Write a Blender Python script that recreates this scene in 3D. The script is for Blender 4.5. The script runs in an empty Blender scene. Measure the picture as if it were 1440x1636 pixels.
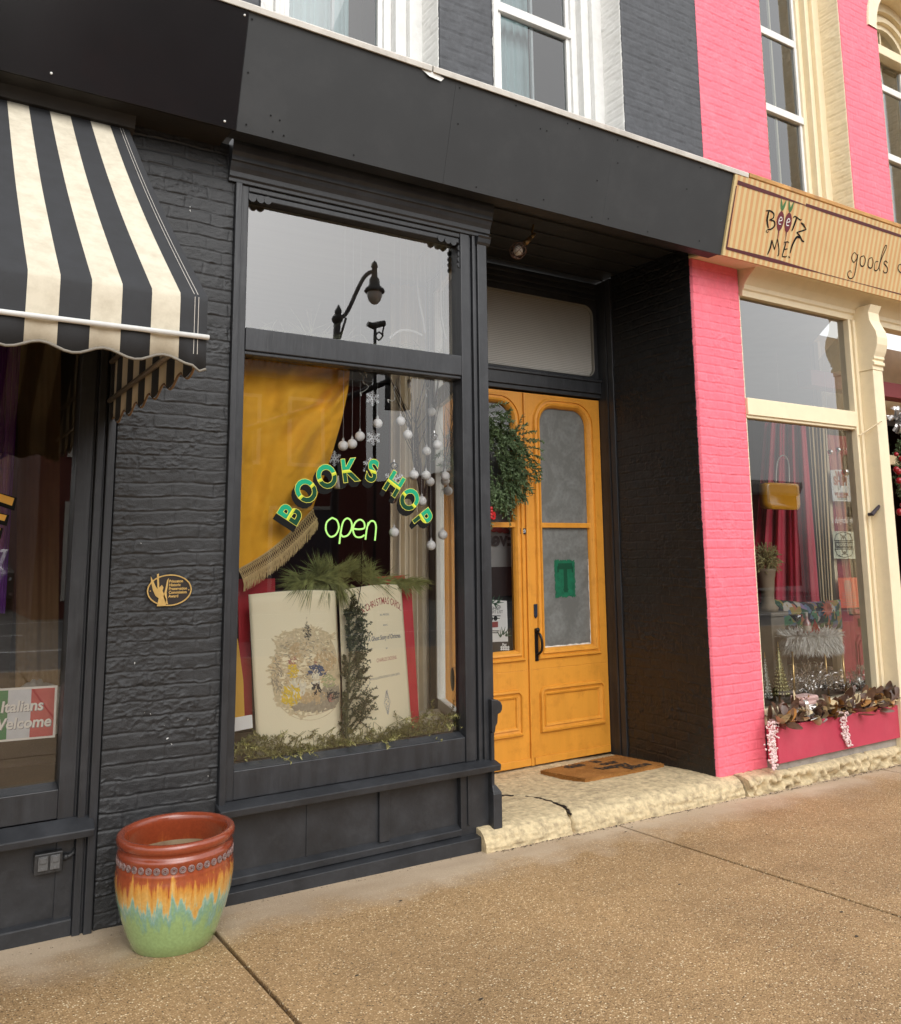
import bpy, math, random
import numpy as np
from mathutils import Vector, Matrix

random.seed(7)
S = bpy.context.scene
COL = S.collection
R = math.radians

# ------------------------------------------------------------------ camera
CAM = np.array([0.0, 0.0, 1.63])
FPX, PX, PY = 1365.0, 720.0, 676.0
_y, _p, _r = R(32.31), R(8.46), R(-0.56)
FW = np.array([math.sin(_y) * math.cos(_p), math.cos(_y) * math.cos(_p), math.sin(_p)])
_ri = np.array([math.cos(_y), -math.sin(_y), 0.0])
_up = np.cross(_ri, FW)
RT = math.cos(_r) * _ri + math.sin(_r) * _up
UP = -math.sin(_r) * _ri + math.cos(_r) * _up
cd = bpy.data.cameras.new('camera')
cam = bpy.data.objects.new('camera', cd)
COL.objects.link(cam)
cam.matrix_world = Matrix(((RT[0], UP[0], -FW[0], CAM[0]), (RT[1], UP[1], -FW[1], CAM[1]), (RT[2], UP[2], -FW[2], CAM[2]), (0, 0, 0, 1)))
cd.sensor_fit = 'HORIZONTAL'
cd.sensor_width = 36.0
cd.lens = 36.0 * FPX / 1440.0
cd.shift_y = -(818.0 - PY) / 1440.0
cd.clip_start = 0.05
cd.clip_end = 500.0
S.camera = cam

# ------------------------------------------------------------------ sky, sun, exposure
SUN_EL, SUN_ROT = R(40), R(186)
w = bpy.data.worlds.new('World')
S.world = w
w.use_nodes = True
wn, wl = w.node_tree.nodes, w.node_tree.links
wn.clear()
sky = wn.new('ShaderNodeTexSky')
sky.sky_type = 'NISHITA'
sky.sun_disc = False
sky.sun_elevation = SUN_EL
sky.sun_rotation = SUN_ROT
sky.air_density = 1.5
sky.dust_density = 6.0
sky.ozone_density = 0.6
hs = wn.new('ShaderNodeHueSaturation')
hs.inputs['Saturation'].default_value = 0.13
bg = wn.new('ShaderNodeBackground')
bg.inputs['Strength'].default_value = 0.15
wo = wn.new('ShaderNodeOutputWorld')
wl.new(sky.outputs[0], hs.inputs['Color'])
# overcast: the cloud layer evens the clear sky's gradient out
gm = wn.new('ShaderNodeGamma')
gm.inputs['Gamma'].default_value = 0.5
ml_ = wn.new('ShaderNodeVectorMath')
ml_.operation = 'SCALE'
ml_.inputs['Scale'].default_value = 2.7
wl.new(hs.outputs[0], gm.inputs['Color'])
wl.new(gm.outputs[0], ml_.inputs[0])
wl.new(ml_.outputs[0], bg.inputs['Color'])
wl.new(bg.outputs[0], wo.inputs['Surface'])
sl = bpy.data.lights.new('sun', 'SUN')
sl.energy = 0.5
sl.angle = R(50)
sl.color = (1.0, 0.98, 0.95)
so = bpy.data.objects.new('sun', sl)
COL.objects.link(so)
_sd = Vector((math.sin(SUN_ROT) * math.cos(SUN_EL), math.cos(SUN_ROT) * math.cos(SUN_EL), math.sin(SUN_EL)))
so.rotation_euler = _sd.to_track_quat('Z', 'Y').to_euler()
so.location = (0, -5, 12)
S.view_settings.view_transform = 'Standard'
S.view_settings.look = 'None'
S.view_settings.gamma = 1.0
S.view_settings.exposure = 0.82
S.render.engine = 'CYCLES'
S.cycles.use_denoising = True
S.cycles.denoising_prefilter = 'ACCURATE'
S.cycles.adaptive_threshold = 0.006
S.cycles.max_bounces = 8
S.cycles.transparent_max_bounces = 16
S.cycles.caustics_reflective = False
S.cycles.caustics_refractive = False
S.cycles.sample_clamp_indirect = 6.0

# ------------------------------------------------------------------ surveying: a pixel of the photograph on a real plane
def ray(u, v):
    return RT * ((u - PX) / FPX) - UP * ((v - PY) / FPX) + FW

def at(u, v, y=4.2):
    d = ray(u, v)
    return CAM + d * ((y - CAM[1]) / d[1])

def on(u, v, p0, n):
    d = ray(u, v)
    return CAM + d * (np.dot(np.asarray(p0) - CAM, n) / np.dot(d, n))

def ground_z(x, y):
    return 0.025 - 0.0145 * x - 0.036 * (y - 4.2)

# ------------------------------------------------------------------ numpy noise
def _hash(ix, iy, seed):
    h = (ix.astype(np.int64) * 374761393 + iy.astype(np.int64) * 668265263 + int(seed) * 974634777) & 0x7fffffff
    h = (h ^ (h >> 13)) * 1274126177 & 0x7fffffff
    h = (h ^ (h >> 16)) & 0xffffff
    return h / float(0xffffff)

def vnoise(x, y, seed=0):
    ix, iy = np.floor(x), np.floor(y)
    fx, fy = x - ix, y - iy
    fx = fx * fx * (3 - 2 * fx)
    fy = fy * fy * (3 - 2 * fy)
    a, b = _hash(ix, iy, seed), _hash(ix + 1, iy, seed)
    c, d = _hash(ix, iy + 1, seed), _hash(ix + 1, iy + 1, seed)
    return (a * (1 - fx) + b * fx) * (1 - fy) + (c * (1 - fx) + d * fx) * fy

def sstep(a, b, x):
    t = np.clip((x - a) / (b - a), 0, 1)
    return t * t * (3 - 2 * t)

# ------------------------------------------------------------------ objects, tags
def tag(o, label=None, cat=None, group=None, kind=None):
    if label: o['label'] = label
    if cat: o['category'] = cat
    if group: o['group'] = group
    if kind: o['kind'] = kind
    return o

def thing(name, label, cat, loc=(0, 0, 0), group=None):
    o = bpy.data.objects.new(name, None)
    o.empty_display_size = 0.1
    COL.objects.link(o)
    o.location = loc
    return tag(o, label, cat, group)

def adopt(o, parent):
    o.parent = parent
    p, m = parent, Matrix.Identity(4)
    while p is not None:
        m = Matrix.Translation(p.location) @ m if p.type == 'EMPTY' else m
        p = p.parent
    o.matrix_parent_inverse = m.inverted() if parent.type == 'EMPTY' else Matrix.Identity(4)
    return o

class MB:
    """collects shapes, links them as ONE mesh object"""
    def __init__(s):
        s.v, s.f, s.m = [], [], []
        s.k = 0
    def add(s, vs, fs):
        n = len(s.v)
        s.v += [tuple(float(c) for c in p) for p in vs]
        for f in fs:
            s.f.append(tuple(n + i for i in f))
            s.m.append(s.k)
        return s
    def box(s, x0, x1, y0, y1, z0, z1):
        return s.add([(x0, y0, z0), (x1, y0, z0), (x1, y1, z0), (x0, y1, z0), (x0, y0, z1), (x1, y0, z1), (x1, y1, z1), (x0, y1, z1)],
                     [(0, 3, 2, 1), (4, 5, 6, 7), (0, 1, 5, 4), (1, 2, 6, 5), (2, 3, 7, 6), (3, 0, 4, 7)])
    def prism(s, poly, off):
        n = len(poly)
        off = np.asarray(off, float)
        vs = [np.asarray(p, float) for p in poly] + [np.asarray(p, float) + off for p in poly]
        fs = [tuple(range(n))[::-1], tuple(range(n, 2 * n))] + [(i, (i + 1) % n, n + (i + 1) % n, n + i) for i in range(n)]
        return s.add(vs, fs)
    def quad(s, a, b, c, d):
        return s.add([a, b, c, d], [(0, 1, 2, 3)])
    def frame(s, x0, x1, z0, z1, wd, y0, y1, wt=None, wb=None):
        wt = wd if wt is None else wt
        wb = wd if wb is None else wb
        s.box(x0, x0 + wd, y0, y1, z0, z1)
        s.box(x1 - wd, x1, y0, y1, z0, z1)
        s.box(x0 + wd, x1 - wd, y0, y1, z1 - wt, z1)
        s.box(x0 + wd, x1 - wd, y0, y1, z0, z0 + wb)
        return s
    def sweep(s, prof, x0, x1, axis='x'):
        n = len(prof)
        if axis == 'x':
            vs = [(x0, a, b) for a, b in prof] + [(x1, a, b) for a, b in prof]
        elif axis == 'y':
            vs = [(a, x0, b) for a, b in prof] + [(a, x1, b) for a, b in prof]
        else:
            vs = [(a, b, x0) for a, b in prof] + [(a, b, x1) for a, b in prof]
        fs = [tuple(range(n)), tuple(range(2 * n - 1, n - 1, -1))] + [(i, n + i, n + (i + 1) % n, (i + 1) % n) for i in range(n)]
        return s.add(vs, fs)
    def tube(s, pts, r, n=8, cap=True):
        P_ = [Vector(p) for p in pts]
        rs = r if hasattr(r, '__len__') else [r] * len(P_)
        vs, fs = [], []
        prev = None
        for i, p in enumerate(P_):
            t = (P_[min(i + 1, len(P_) - 1)] - P_[max(i - 1, 0)])
            if t.length < 1e-9: t = Vector((0, 0, 1))
            t.normalize()
            if prev is None:
                a = t.orthogonal().normalized()
            else:
                a = prev - t * prev.dot(t)
                if a.length < 1e-6: a = t.orthogonal()
                a.normalize()
            prev = a
            b = t.cross(a)
            for k in range(n):
                q = 2 * math.pi * k / n
                vs.append(p + (a * math.cos(q) + b * math.sin(q)) * rs[i])
        for i in range(len(P_) - 1):
            for k in range(n):
                fs.append((i * n + k, i * n + (k + 1) % n, (i + 1) * n + (k + 1) % n, (i + 1) * n + k))
        if cap and n > 2:
            fs.append(tuple(range(n))[::-1])
            fs.append(tuple(range((len(P_) - 1) * n, len(P_) * n)))
        return s.add(vs, fs)
    def lathe(s, prof, c=(0, 0, 0), n=32):
        vs, fs = [], []
        for r_, z in prof:
            for k in range(n):
                q = 2 * math.pi * k / n
                vs.append((c[0] + r_ * math.cos(q), c[1] + r_ * math.sin(q), c[2] + z))
        for i in range(len(prof) - 1):
            for k in range(n):
                fs.append((i * n + k, i * n + (k + 1) % n, (i + 1) * n + (k + 1) % n, (i + 1) * n + k))
        return s.add(vs, fs)
    def ball(s, c, r, n=16, m=10, sq=(1, 1, 1)):
        prof = [(max(1e-5, math.sin(math.pi * i / m)), -math.cos(math.pi * i / m)) for i in range(m + 1)]
        vs, fs = [], []
        for a, z in prof:
            for k in range(n):
                q = 2 * math.pi * k / n
                vs.append((c[0] + r * sq[0] * a * math.cos(q), c[1] + r * sq[1] * a * math.sin(q), c[2] + r * sq[2] * z))
        for i in range(m):
            for k in range(n):
                fs.append((i * n + k, i * n + (k + 1) % n, (i + 1) * n + (k + 1) % n, (i + 1) * n + k))
        return s.add(vs, fs)
    def loops(s, ls, closed=True, cap0=False, cap1=False):
        n = len(ls[0])
        vs = [p for l in ls for p in l]
        fs = []
        for i in range(len(ls) - 1):
            for k in range(n if closed else n - 1):
                fs.append((i * n + k, i * n + (k + 1) % n, (i + 1) * n + (k + 1) % n, (i + 1) * n + k))
        if cap0: fs.append(tuple(range(n))[::-1])
        if cap1: fs.append(tuple(range((len(ls) - 1) * n, len(ls) * n)))
        return s.add(vs, fs)
    def grid(s, G):
        nu, nv = len(G), len(G[0])
        return s.add([p for row in G for p in row], [(i * nv + j, (i + 1) * nv + j, (i + 1) * nv + j + 1, i * nv + j + 1) for i in range(nu - 1) for j in range(nv - 1)])
    def ribbon(s, pts, wd, n):
        """flat brush stroke along pts on a plane of normal n; wd one width or one per point"""
        n = Vector(n).normalized()
        P_ = [Vector(p) for p in pts]
        ws = wd if hasattr(wd, '__len__') else [wd] * len(P_)
        vs = []
        for i, p in enumerate(P_):
            t = (P_[min(i + 1, len(P_) - 1)] - P_[max(i - 1, 0)])
            if t.length < 1e-9: t = Vector((1, 0, 0))
            b = n.cross(t.normalized())
            vs += [p + b * ws[i] / 2, p - b * ws[i] / 2]
        return s.add(vs, [(2 * i, 2 * i + 1, 2 * i + 3, 2 * i + 2) for i in range(len(P_) - 1)])
    def needle(s, p, d, L, wd):
        d = Vector(d)
        if d.length < 1e-6: return s
        d.normalize()
        a = d.orthogonal().normalized()
        a.rotate(Matrix.Rotation(random.random() * 6.28, 3, d))
        p = Vector(p)
        return s.add([p - a * wd / 2, p + a * wd / 2, p + d * L * .6 + a * wd * .45, p + d * L, p + d * L * .6 - a * wd * .45], [(0, 1, 2, 3, 4)])
    def text(s, txt, size, O, U=(1, 0, 0), V=(0, 0, 1), center=True, bold=0.0, shear=0.0, sx=1.0, space=1.0, depth=0.0):
        vs, fs = text_mesh(txt, bold / size, shear, space, center)
        O, U, V = (np.asarray(a, float) for a in (O, U, V))
        N = np.cross(U, V)
        s.add([O + U * (p[0] * size * sx) + V * (p[1] * size) + N * depth for p in vs], fs)
        return s
    def build(s, name, mt, parent=None, bevel=0, smooth=False, segs=2):
        me = bpy.data.meshes.new(name)
        me.from_pydata(s.v, [], s.f)
        mts = mt if isinstance(mt, (list, tuple)) else [mt]
        for q in mts: me.materials.append(q)
        if len(mts) > 1: me.polygons.foreach_set('material_index', s.m)
        if smooth:
            me.polygons.foreach_set('use_smooth', [True] * len(me.polygons))
        me.update()
        o = bpy.data.objects.new(name, me)
        COL.objects.link(o)
        if bevel:
            b = o.modifiers.new('bevel', 'BEVEL')
            b.width = bevel
            b.segments = segs
            b.limit_method = 'ANGLE'
            b.angle_limit = R(40)
            b.harden_normals = False
        if smooth == 'auto' or (smooth and smooth is not True):
            try: me.set_sharp_from_angle(angle=R(35))
            except Exception: pass
        if parent is not None: adopt(o, parent)
        return o

_tc = {}
def text_mesh(txt, bold=0.0, shear=0.0, space=1.0, center=True):
    key = (txt, round(bold, 5), shear, space, center)
    if key in _tc: return _tc[key]
    c = bpy.data.curves.new('t', 'FONT')
    c.body = txt
    c.size = 1.0
    c.offset = bold
    c.shear = shear
    c.space_character = space
    c.align_x = 'CENTER' if center else 'LEFT'
    c.align_y = 'CENTER' if center else 'BOTTOM_BASELINE'
    c.resolution_u = 4
    o = bpy.data.objects.new('t', c)
    COL.objects.link(o)
    dg = bpy.context.evaluated_depsgraph_get()
    me = bpy.data.meshes.new_from_object(o.evaluated_get(dg))
    vs = [tuple(v.co) for v in me.vertices]
    fs = [tuple(p.vertices) for p in me.polygons]
    bpy.data.objects.remove(o)
    bpy.data.curves.remove(c)
    bpy.data.meshes.remove(me)
    _tc[key] = (vs, fs)
    return vs, fs

def smooth_pts(pts, k=6):
    P_ = [np.asarray(p, float) for p in pts]
    out = []
    for i in range(len(P_) - 1):
        a, b, c, d = P_[max(i - 1, 0)], P_[i], P_[i + 1], P_[min(i + 2, len(P_) - 1)]
        for j in range(k):
            t = j / k
            out.append(.5 * ((2 * b) + (c - a) * t + (2 * a - 5 * b + 4 * c - d) * t * t + (3 * b - a - 3 * c + d) * t ** 3))
    out.append(P_[-1])
    return out

def rrect(x0, x1, z0, z1, rt=0.0, rb=0.0, n=8):
    """rounded rectangle in XZ, radius rt for the top corners and rb for the bottom ones"""
    out = []
    for cx, cz, r_, a0 in ((x1 - rb, z0 + rb, rb, -90), (x1 - rt, z1 - rt, rt, 0), (x0 + rt, z1 - rt, rt, 90), (x0 + rb, z0 + rb, rb, 180)):
        for k in range(n + 1):
            a = R(a0 + 90 * k / n)
            out.append((cx + max(r_, 1e-4) * math.cos(a), cz + max(r_, 1e-4) * math.sin(a)))
    return out

def ring_mould(mb, x0, x1, z0, z1, rt, rb, prof):
    """sweep a moulding profile [(outward distance, y)] round a rounded rectangle"""
    ls = []
    for d, y in prof:
        ls.append([(a, y, b) for a, b in rrect(x0 - d, x1 + d, z0 - d, z1 + d, max(rt + d, 0) if rt or d > 0 else 0, max(rb + d, 0) if rb else 0)])
    mb.loops(ls)

# ------------------------------------------------------------------ materials
_m = {}
def newmat(name):
    m = bpy.data.materials.new(name)
    m.use_nodes = True
    nt = m.node_tree
    return m, nt.nodes, nt.links, nt.nodes['Principled BSDF']

def rgb(h):
    """sRGB 0-255 to linear"""
    return tuple(((c / 255) / 12.92 if c / 255 <= .04045 else ((c / 255 + .055) / 1.055) ** 2.4) for c in h) + (1.0,)

def mat(name, col, rough=.5, var=.12, vs=6.0, bump=0.0, bs=60.0, metal=0.0, spec=.5, stretch=(1, 1, 1), dirt=None, ds=2.0, damt=.5, coat=0.0, rvar=0.0, sheen=0.0):
    if name in _m: return _m[name]
    m, n, l, b = newmat(name)
    col = tuple(col)[:3] + (1.0,)
    tc = n.new('ShaderNodeTexCoord')
    mp = n.new('ShaderNodeMapping')
    mp.inputs['Scale'].default_value = stretch
    l.new(tc.outputs['Object'], mp.inputs[0])
    nz = n.new('ShaderNodeTexNoise')
    nz.inputs['Scale'].default_value = vs
    nz.inputs['Detail'].default_value = 6
    nz.inputs['Roughness'].default_value = .6
    l.new(mp.outputs[0], nz.inputs['Vector'])
    cr = n.new('ShaderNodeValToRGB')
    cr.color_ramp.elements[0].position = .3
    cr.color_ramp.elements[1].position = .7
    cr.color_ramp.elements[0].color = tuple(c * (1 - var) for c in col[:3]) + (1,)
    cr.color_ramp.elements[1].color = tuple(min(1, c * (1 + var)) for c in col[:3]) + (1,)
    l.new(nz.outputs['Fac'], cr.inputs[0])
    out = cr.outputs[0]
    if dirt is not None:
        d = n.new('ShaderNodeTexNoise')
        d.inputs['Scale'].default_value = ds
        d.inputs['Detail'].default_value = 8
        d.inputs['Roughness'].default_value = .7
        l.new(tc.outputs['Object'], d.inputs['Vector'])
        dr = n.new('ShaderNodeMapRange')
        dr.inputs['From Min'].default_value = .5
        dr.inputs['From Max'].default_value = .72
        dr.inputs['To Max'].default_value = damt
        l.new(d.outputs['Fac'], dr.inputs['Value'])
        mx = n.new('ShaderNodeMix')
        mx.data_type = 'RGBA'
        l.new(dr.outputs[0], mx.inputs['Factor'])
        l.new(out, mx.inputs['A'])
        mx.inputs['B'].default_value = tuple(dirt)[:3] + (1,)
        out = mx.outputs['Result']
    l.new(out, b.inputs['Base Color'])
    b.inputs['Roughness'].default_value = rough
    if rvar:
        rr = n.new('ShaderNodeMapRange')
        rr.inputs['To Min'].default_value = max(0.02, rough - rvar)
        rr.inputs['To Max'].default_value = min(1, rough + rvar)
        l.new(nz.outputs['Fac'], rr.inputs['Value'])
        l.new(rr.outputs[0], b.inputs['Roughness'])
    b.inputs['Metallic'].default_value = metal
    b.inputs['Specular IOR Level'].default_value = spec
    b.inputs['Coat Weight'].default_value = coat
    if sheen:
        b.inputs['Sheen Weight'].default_value = sheen
        b.inputs['Sheen Roughness'].default_value = .4
    if bump:
        bz = n.new('ShaderNodeTexNoise')
        bz.inputs['Scale'].default_value = bs
        bz.inputs['Detail'].default_value = 5
        l.new(mp.outputs[0], bz.inputs['Vector'])
        bp = n.new('ShaderNodeBump')
        bp.inputs['Strength'].default_value = bump
        bp.inputs['Distance'].default_value = .004
        l.new(bz.outputs['Fac'], bp.inputs['Height'])
        l.new(bp.outputs[0], b.inputs['Normal'])
    _m[name] = m
    return m

def glass_mat(name, tint=(.93, .95, .94), ior=1.5, gain=1.9, wobble=.0):
    if name in _m: return _m[name]
    m, n, l, b = newmat(name)
    n.remove(b)
    o = n['Material Output']
    t = n.new('ShaderNodeBsdfTransparent')
    t.inputs['Color'].default_value = tuple(tint) + (1,)
    g = n.new('ShaderNodeBsdfGlossy')
    g.inputs['Roughness'].default_value = 0.0
    f = n.new('ShaderNodeFresnel')
    f.inputs['IOR'].default_value = ior
    ma = n.new('ShaderNodeMath')
    ma.operation = 'MULTIPLY'
    ma.use_clamp = True
    ma.inputs[1].default_value = gain
    mx = n.new('ShaderNodeMixShader')
    if wobble:
        tc = n.new('ShaderNodeTexCoord')
        nz = n.new('ShaderNodeTexNoise')
        nz.inputs['Scale'].default_value = 1.7
        nz.inputs['Detail'].default_value = 1
        bp = n.new('ShaderNodeBump')
        bp.inputs['Strength'].default_value = wobble
        bp.inputs['Distance'].default_value = .01
        l.new(tc.outputs['Object'], nz.inputs['Vector'])
        l.new(nz.outputs['Fac'], bp.inputs['Height'])
        l.new(bp.outputs[0], g.inputs['Normal'])
    l.new(f.outputs[0], ma.inputs[0])
    l.new(ma.outputs[0], mx.inputs[0])
    l.new(t.outputs[0], mx.inputs[1])
    l.new(g.outputs[0], mx.inputs[2])
    l.new(mx.outputs[0], o.inputs['Surface'])
    _m[name] = m
    return m

def glow(name, col, strength):
    m, n, l, b = newmat(name)
    b.inputs['Base Color'].default_value = tuple(col)[:3] + (1,)
    b.inputs['Emission Color'].default_value = tuple(col)[:3] + (1,)
    b.inputs['Emission Strength'].default_value = strength
    return m

def stripes(name, cols, width, x0=0.0, rough=.7, wob=0.0, bump=.1, bs=300, dirt=None, axis=0, stretch=(1, 1, 1), coat=0):
    """real painted / woven stripes along one object axis"""
    m, n, l, b = newmat(name)
    tc = n.new('ShaderNodeTexCoord')
    sp = n.new('ShaderNodeSeparateXYZ')
    l.new(tc.outputs['Object'], sp.inputs[0])
    nz = n.new('ShaderNodeTexNoise')
    nz.inputs['Scale'].default_value = 9
    l.new(tc.outputs['Object'], nz.inputs['Vector'])
    a = n.new('ShaderNodeMath'); a.operation = 'MULTIPLY_ADD'
    a.inputs[1].default_value = wob; l.new(nz.outputs['Fac'], a.inputs[0])
    l.new(sp.outputs[axis], a.inputs[2])
    q = n.new('ShaderNodeMath'); q.operation = 'MULTIPLY_ADD'
    l.new(a.outputs[0], q.inputs[0])
    q.inputs[1].default_value = 1.0 / (width * len(cols))
    q.inputs[2].default_value = -x0 / (width * len(cols))
    fr = n.new('ShaderNodeMath'); fr.operation = 'FRACT'
    l.new(q.outputs[0], fr.inputs[0])
    cr = n.new('ShaderNodeValToRGB')
    cr.color_ramp.interpolation = 'CONSTANT'
    while len(cr.color_ramp.elements) < len(cols): cr.color_ramp.elements.new(.5)
    for i, c in enumerate(cols):
        cr.color_ramp.elements[i].position = i / len(cols)
        cr.color_ramp.elements[i].color = tuple(c)[:3] + (1,)
    l.new(fr.outputs[0], cr.inputs[0])
    out = cr.outputs[0]
    d = n.new('ShaderNodeTexNoise')
    d.inputs['Scale'].default_value = 5
    d.inputs['Detail'].default_value = 8
    d.inputs['Roughness'].default_value = .7
    mp = n.new('ShaderNodeMapping')
    mp.inputs['Scale'].default_value = stretch
    l.new(tc.outputs['Object'], mp.inputs[0])
    l.new(mp.outputs[0], d.inputs['Vector'])
    dr = n.new('ShaderNodeMapRange')
    dr.inputs['From Min'].default_value = .4
    dr.inputs['From Max'].default_value = .75
    dr.inputs['To Max'].default_value = .55
    l.new(d.outputs['Fac'], dr.inputs['Value'])
    mx = n.new('ShaderNodeMix'); mx.data_type = 'RGBA'; mx.blend_type = 'MULTIPLY'
    l.new(dr.outputs[0], mx.inputs['Factor'])
    l.new(out, mx.inputs['A'])
    mx.inputs['B'].default_value = (dirt or (.75, .7, .6)) + (1,)
    l.new(mx.outputs['Result'], b.inputs['Base Color'])
    b.inputs['Roughness'].default_value = rough
    b.inputs['Coat Weight'].default_value = coat
    bz = n.new('ShaderNodeTexNoise')
    bz.inputs['Scale'].default_value = bs
    l.new(tc.outputs['Object'], bz.inputs['Vector'])
    bp = n.new('ShaderNodeBump')
    bp.inputs['Strength'].default_value = bump
    bp.inputs['Distance'].default_value = .003
    l.new(bz.outputs['Fac'], bp.inputs['Height'])
    l.new(bp.outputs[0], b.inputs['Normal'])
    return m

BLACKWOOD = mat('black painted wood', (.021, .0225, .026), .42, .35, 5, .35, 40, stretch=(1, 1, 1), dirt=(.042, .044, .049), ds=9, damt=.6, rvar=.12)
BLACKWOODV = mat('black painted upright wood', (.021, .0225, .026), .4, .3, 14, .5, 60, stretch=(1, 1, .12), dirt=(.046, .048, .053), ds=7, damt=.5, rvar=.12)
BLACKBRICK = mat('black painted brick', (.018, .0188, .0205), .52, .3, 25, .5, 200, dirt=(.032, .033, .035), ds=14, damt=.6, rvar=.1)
BLACKRECESS = mat('black painted brick shaded for recess', (.0095, .0098, .0105), .36, .3, 25, .6, 170, dirt=(.022, .0225, .024), ds=14, damt=.6, rvar=.1)  # darker copy of the black brick; recess shade put into its colour
GREYBRICK = mat('slate grey painted brick', (.047, .050, .057), .55, .22, 18, .35, 130, dirt=(.085, .09, .10), ds=6, damt=.5)
PINKBRICK = mat('pink painted brick', (.84, .155, .215), .6, .07, 20, .3, 130, dirt=(.88, .26, .32), ds=5, damt=.45)
WHITEPAINT = mat('white paint', (.74, .74, .72), .5, .05, 20, .25, 60, dirt=(.52, .50, .46), ds=7, damt=.35)
CREAMPAINT = mat('cream paint', (.80, .69, .48), .5, .05, 12, .2, 50, dirt=(.62, .51, .34), ds=6, damt=.3)
FASCIA = mat('black sign board', (.025, .0265, .028), .6, .12, 3, .08, 200, dirt=(.042, .042, .043), ds=3, damt=.4)
FASCIAGLOSS = mat('glossy black sign board', (.0095, .009, .010), .16, .2, 2, .03, 8, dirt=(.018, .011, .011), ds=1.5, damt=.6)
DARK = mat('dark interior', (.02, .016, .014), .8, .3, 3)
YELLOWDOOR = mat('ochre door paint', (.64, .275, .032), .46, .10, 6, .4, 60, stretch=(1, 1, .15), dirt=(.42, .16, .016), ds=10, damt=.5, rvar=.12)
GLASS = glass_mat('window glass', tint=(1, 1, 1), gain=2.2, wobble=.05)
GLASST = glass_mat('old transom glass', tint=(.85, .85, .85), gain=5.6, wobble=.08)
GLASSUP = glass_mat('upper window glass', tint=(.80, .86, .88), gain=2.8, wobble=.08)
WHITE = mat('white', (.78, .78, .76), .6, .03)
SILVER = mat('silver metal', (.75, .74, .72), .22, .1, 30, metal=1.0)
GOLD = mat('gold metal', (.75, .52, .22), .3, .1, 30, metal=1.0)
BLACKINK = mat('black ink', (.006, .006, .006), .7, .1, spec=.15)

# ------------------------------------------------------------------ brickwork with real relief
def brick_panel(name, O, U, V, w_, h_, m, parent, step=.009, rough=1.0, seed=1, course=.0672, L=.212, depth=1.0, ret=.08, row0=0.0, wav=1.0):
    O, U, V = (np.asarray(a, float) for a in (O, U, V))
    N = np.cross(U, V)
    nu, nv = max(3, int(w_ / step)), max(3, int(h_ / step))
    u, v = np.meshgrid(np.linspace(0, w_, nu), np.linspace(0, h_, nv), indexing='ij')
    vv = (v + row0) / course + (vnoise(u * 2.2, v * 1.1, seed) - .5) * .35 * wav + (vnoise(u * 9, v * 3, seed + 1) - .5) * .16 * wav
    r = np.floor(vv)
    fv = vv - r
    off = (np.mod(r, 2)) * .5 * L + _hash(r, r * 0, seed + 2) * .28 * L
    uu = (u + off) / L + (vnoise(u * 20, v * 20, seed + 3) - .5) * .06
    c = np.floor(uu)
    fu = uu - c
    dv = np.minimum(fv, 1 - fv) * course
    du = np.minimum(fu, 1 - fu) * L
    face = sstep(.0005, .008, dv) * (.35 + .65 * sstep(.0005, .008, du))
    pat = sstep(.42, .70, vnoise(u * 4.2, v * 6.5, seed + 15))
    h = (face - 1) * .0042 * depth + (_hash(r, c, seed + 4) - .5) * .0026 * face * rough
    h += (vnoise(u * 12, v * 16, seed + 5) - .5) * .0022 * rough
    h += (vnoise(u * 40, v * 70, seed + 6) - .5) * (.0012 + .0024 * pat) * rough
    h += (vnoise(u * 90, v * 150, seed + 7) - .5) * (.0010 + .0016 * pat) * rough
    crk = np.abs(vnoise(u * 24 + vnoise(u * 60, v * 60, seed + 13) * .8, v * 40, seed + 14) - .5)
    h += np.exp(-(crk / .03) ** 2) * .0036 * rough * pat
    rag = np.maximum(0, vnoise(u * 24, r * 3.3, seed + 8) - .40) * .014 * rough
    h += rag * np.exp(-((fv * course - .005 + (vnoise(u * 40, r * 1.7, seed + 9) - .5) * .010) / .0038) ** 2)
    P0 = O[None, None, :] + U * u[..., None] + V * v[..., None] + N * h[..., None]
    # turn the edge of the sheet back into the wall
    P1 = np.zeros((nu + 2, nv + 2, 3))
    P1[1:-1, 1:-1] = P0
    P1[0, 1:-1] = P0[0] - N * ret; P1[-1, 1:-1] = P0[-1] - N * ret
    P1[1:-1, 0] = P0[:, 0] - N * ret; P1[1:-1, -1] = P0[:, -1] - N * ret
    P1[0, 0] = P1[0, 1]; P1[0, -1] = P1[0, -2]; P1[-1, 0] = P1[-1, 1]; P1[-1, -1] = P1[-1, -2]
    a, b = P1.shape[:2]
    idx = np.arange(a * b).reshape(a, b)
    q = np.stack([idx[:-1, :-1], idx[1:, :-1], idx[1:, 1:], idx[:-1, 1:]], -1).reshape(-1, 4)
    me = bpy.data.meshes.new(name)
    me.vertices.add(a * b)
    me.vertices.foreach_set('co', P1.reshape(-1))
    me.loops.add(q.size)
    me.loops.foreach_set('vertex_index', q.reshape(-1).astype(np.int32))
    me.polygons.add(len(q))
    me.polygons.foreach_set('loop_start', np.arange(0, q.size, 4, dtype=np.int32))
    me.polygons.foreach_set('loop_total', np.full(len(q), 4, dtype=np.int32))
    me.polygons.foreach_set('use_smooth', np.ones(len(q), dtype=bool))
    me.materials.append(m)
    me.update(calc_edges=True)
    me.validate()
    o = bpy.data.objects.new(name, me)
    COL.objects.link(o)
    if parent is not None: adopt(o, parent)
    return o

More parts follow.
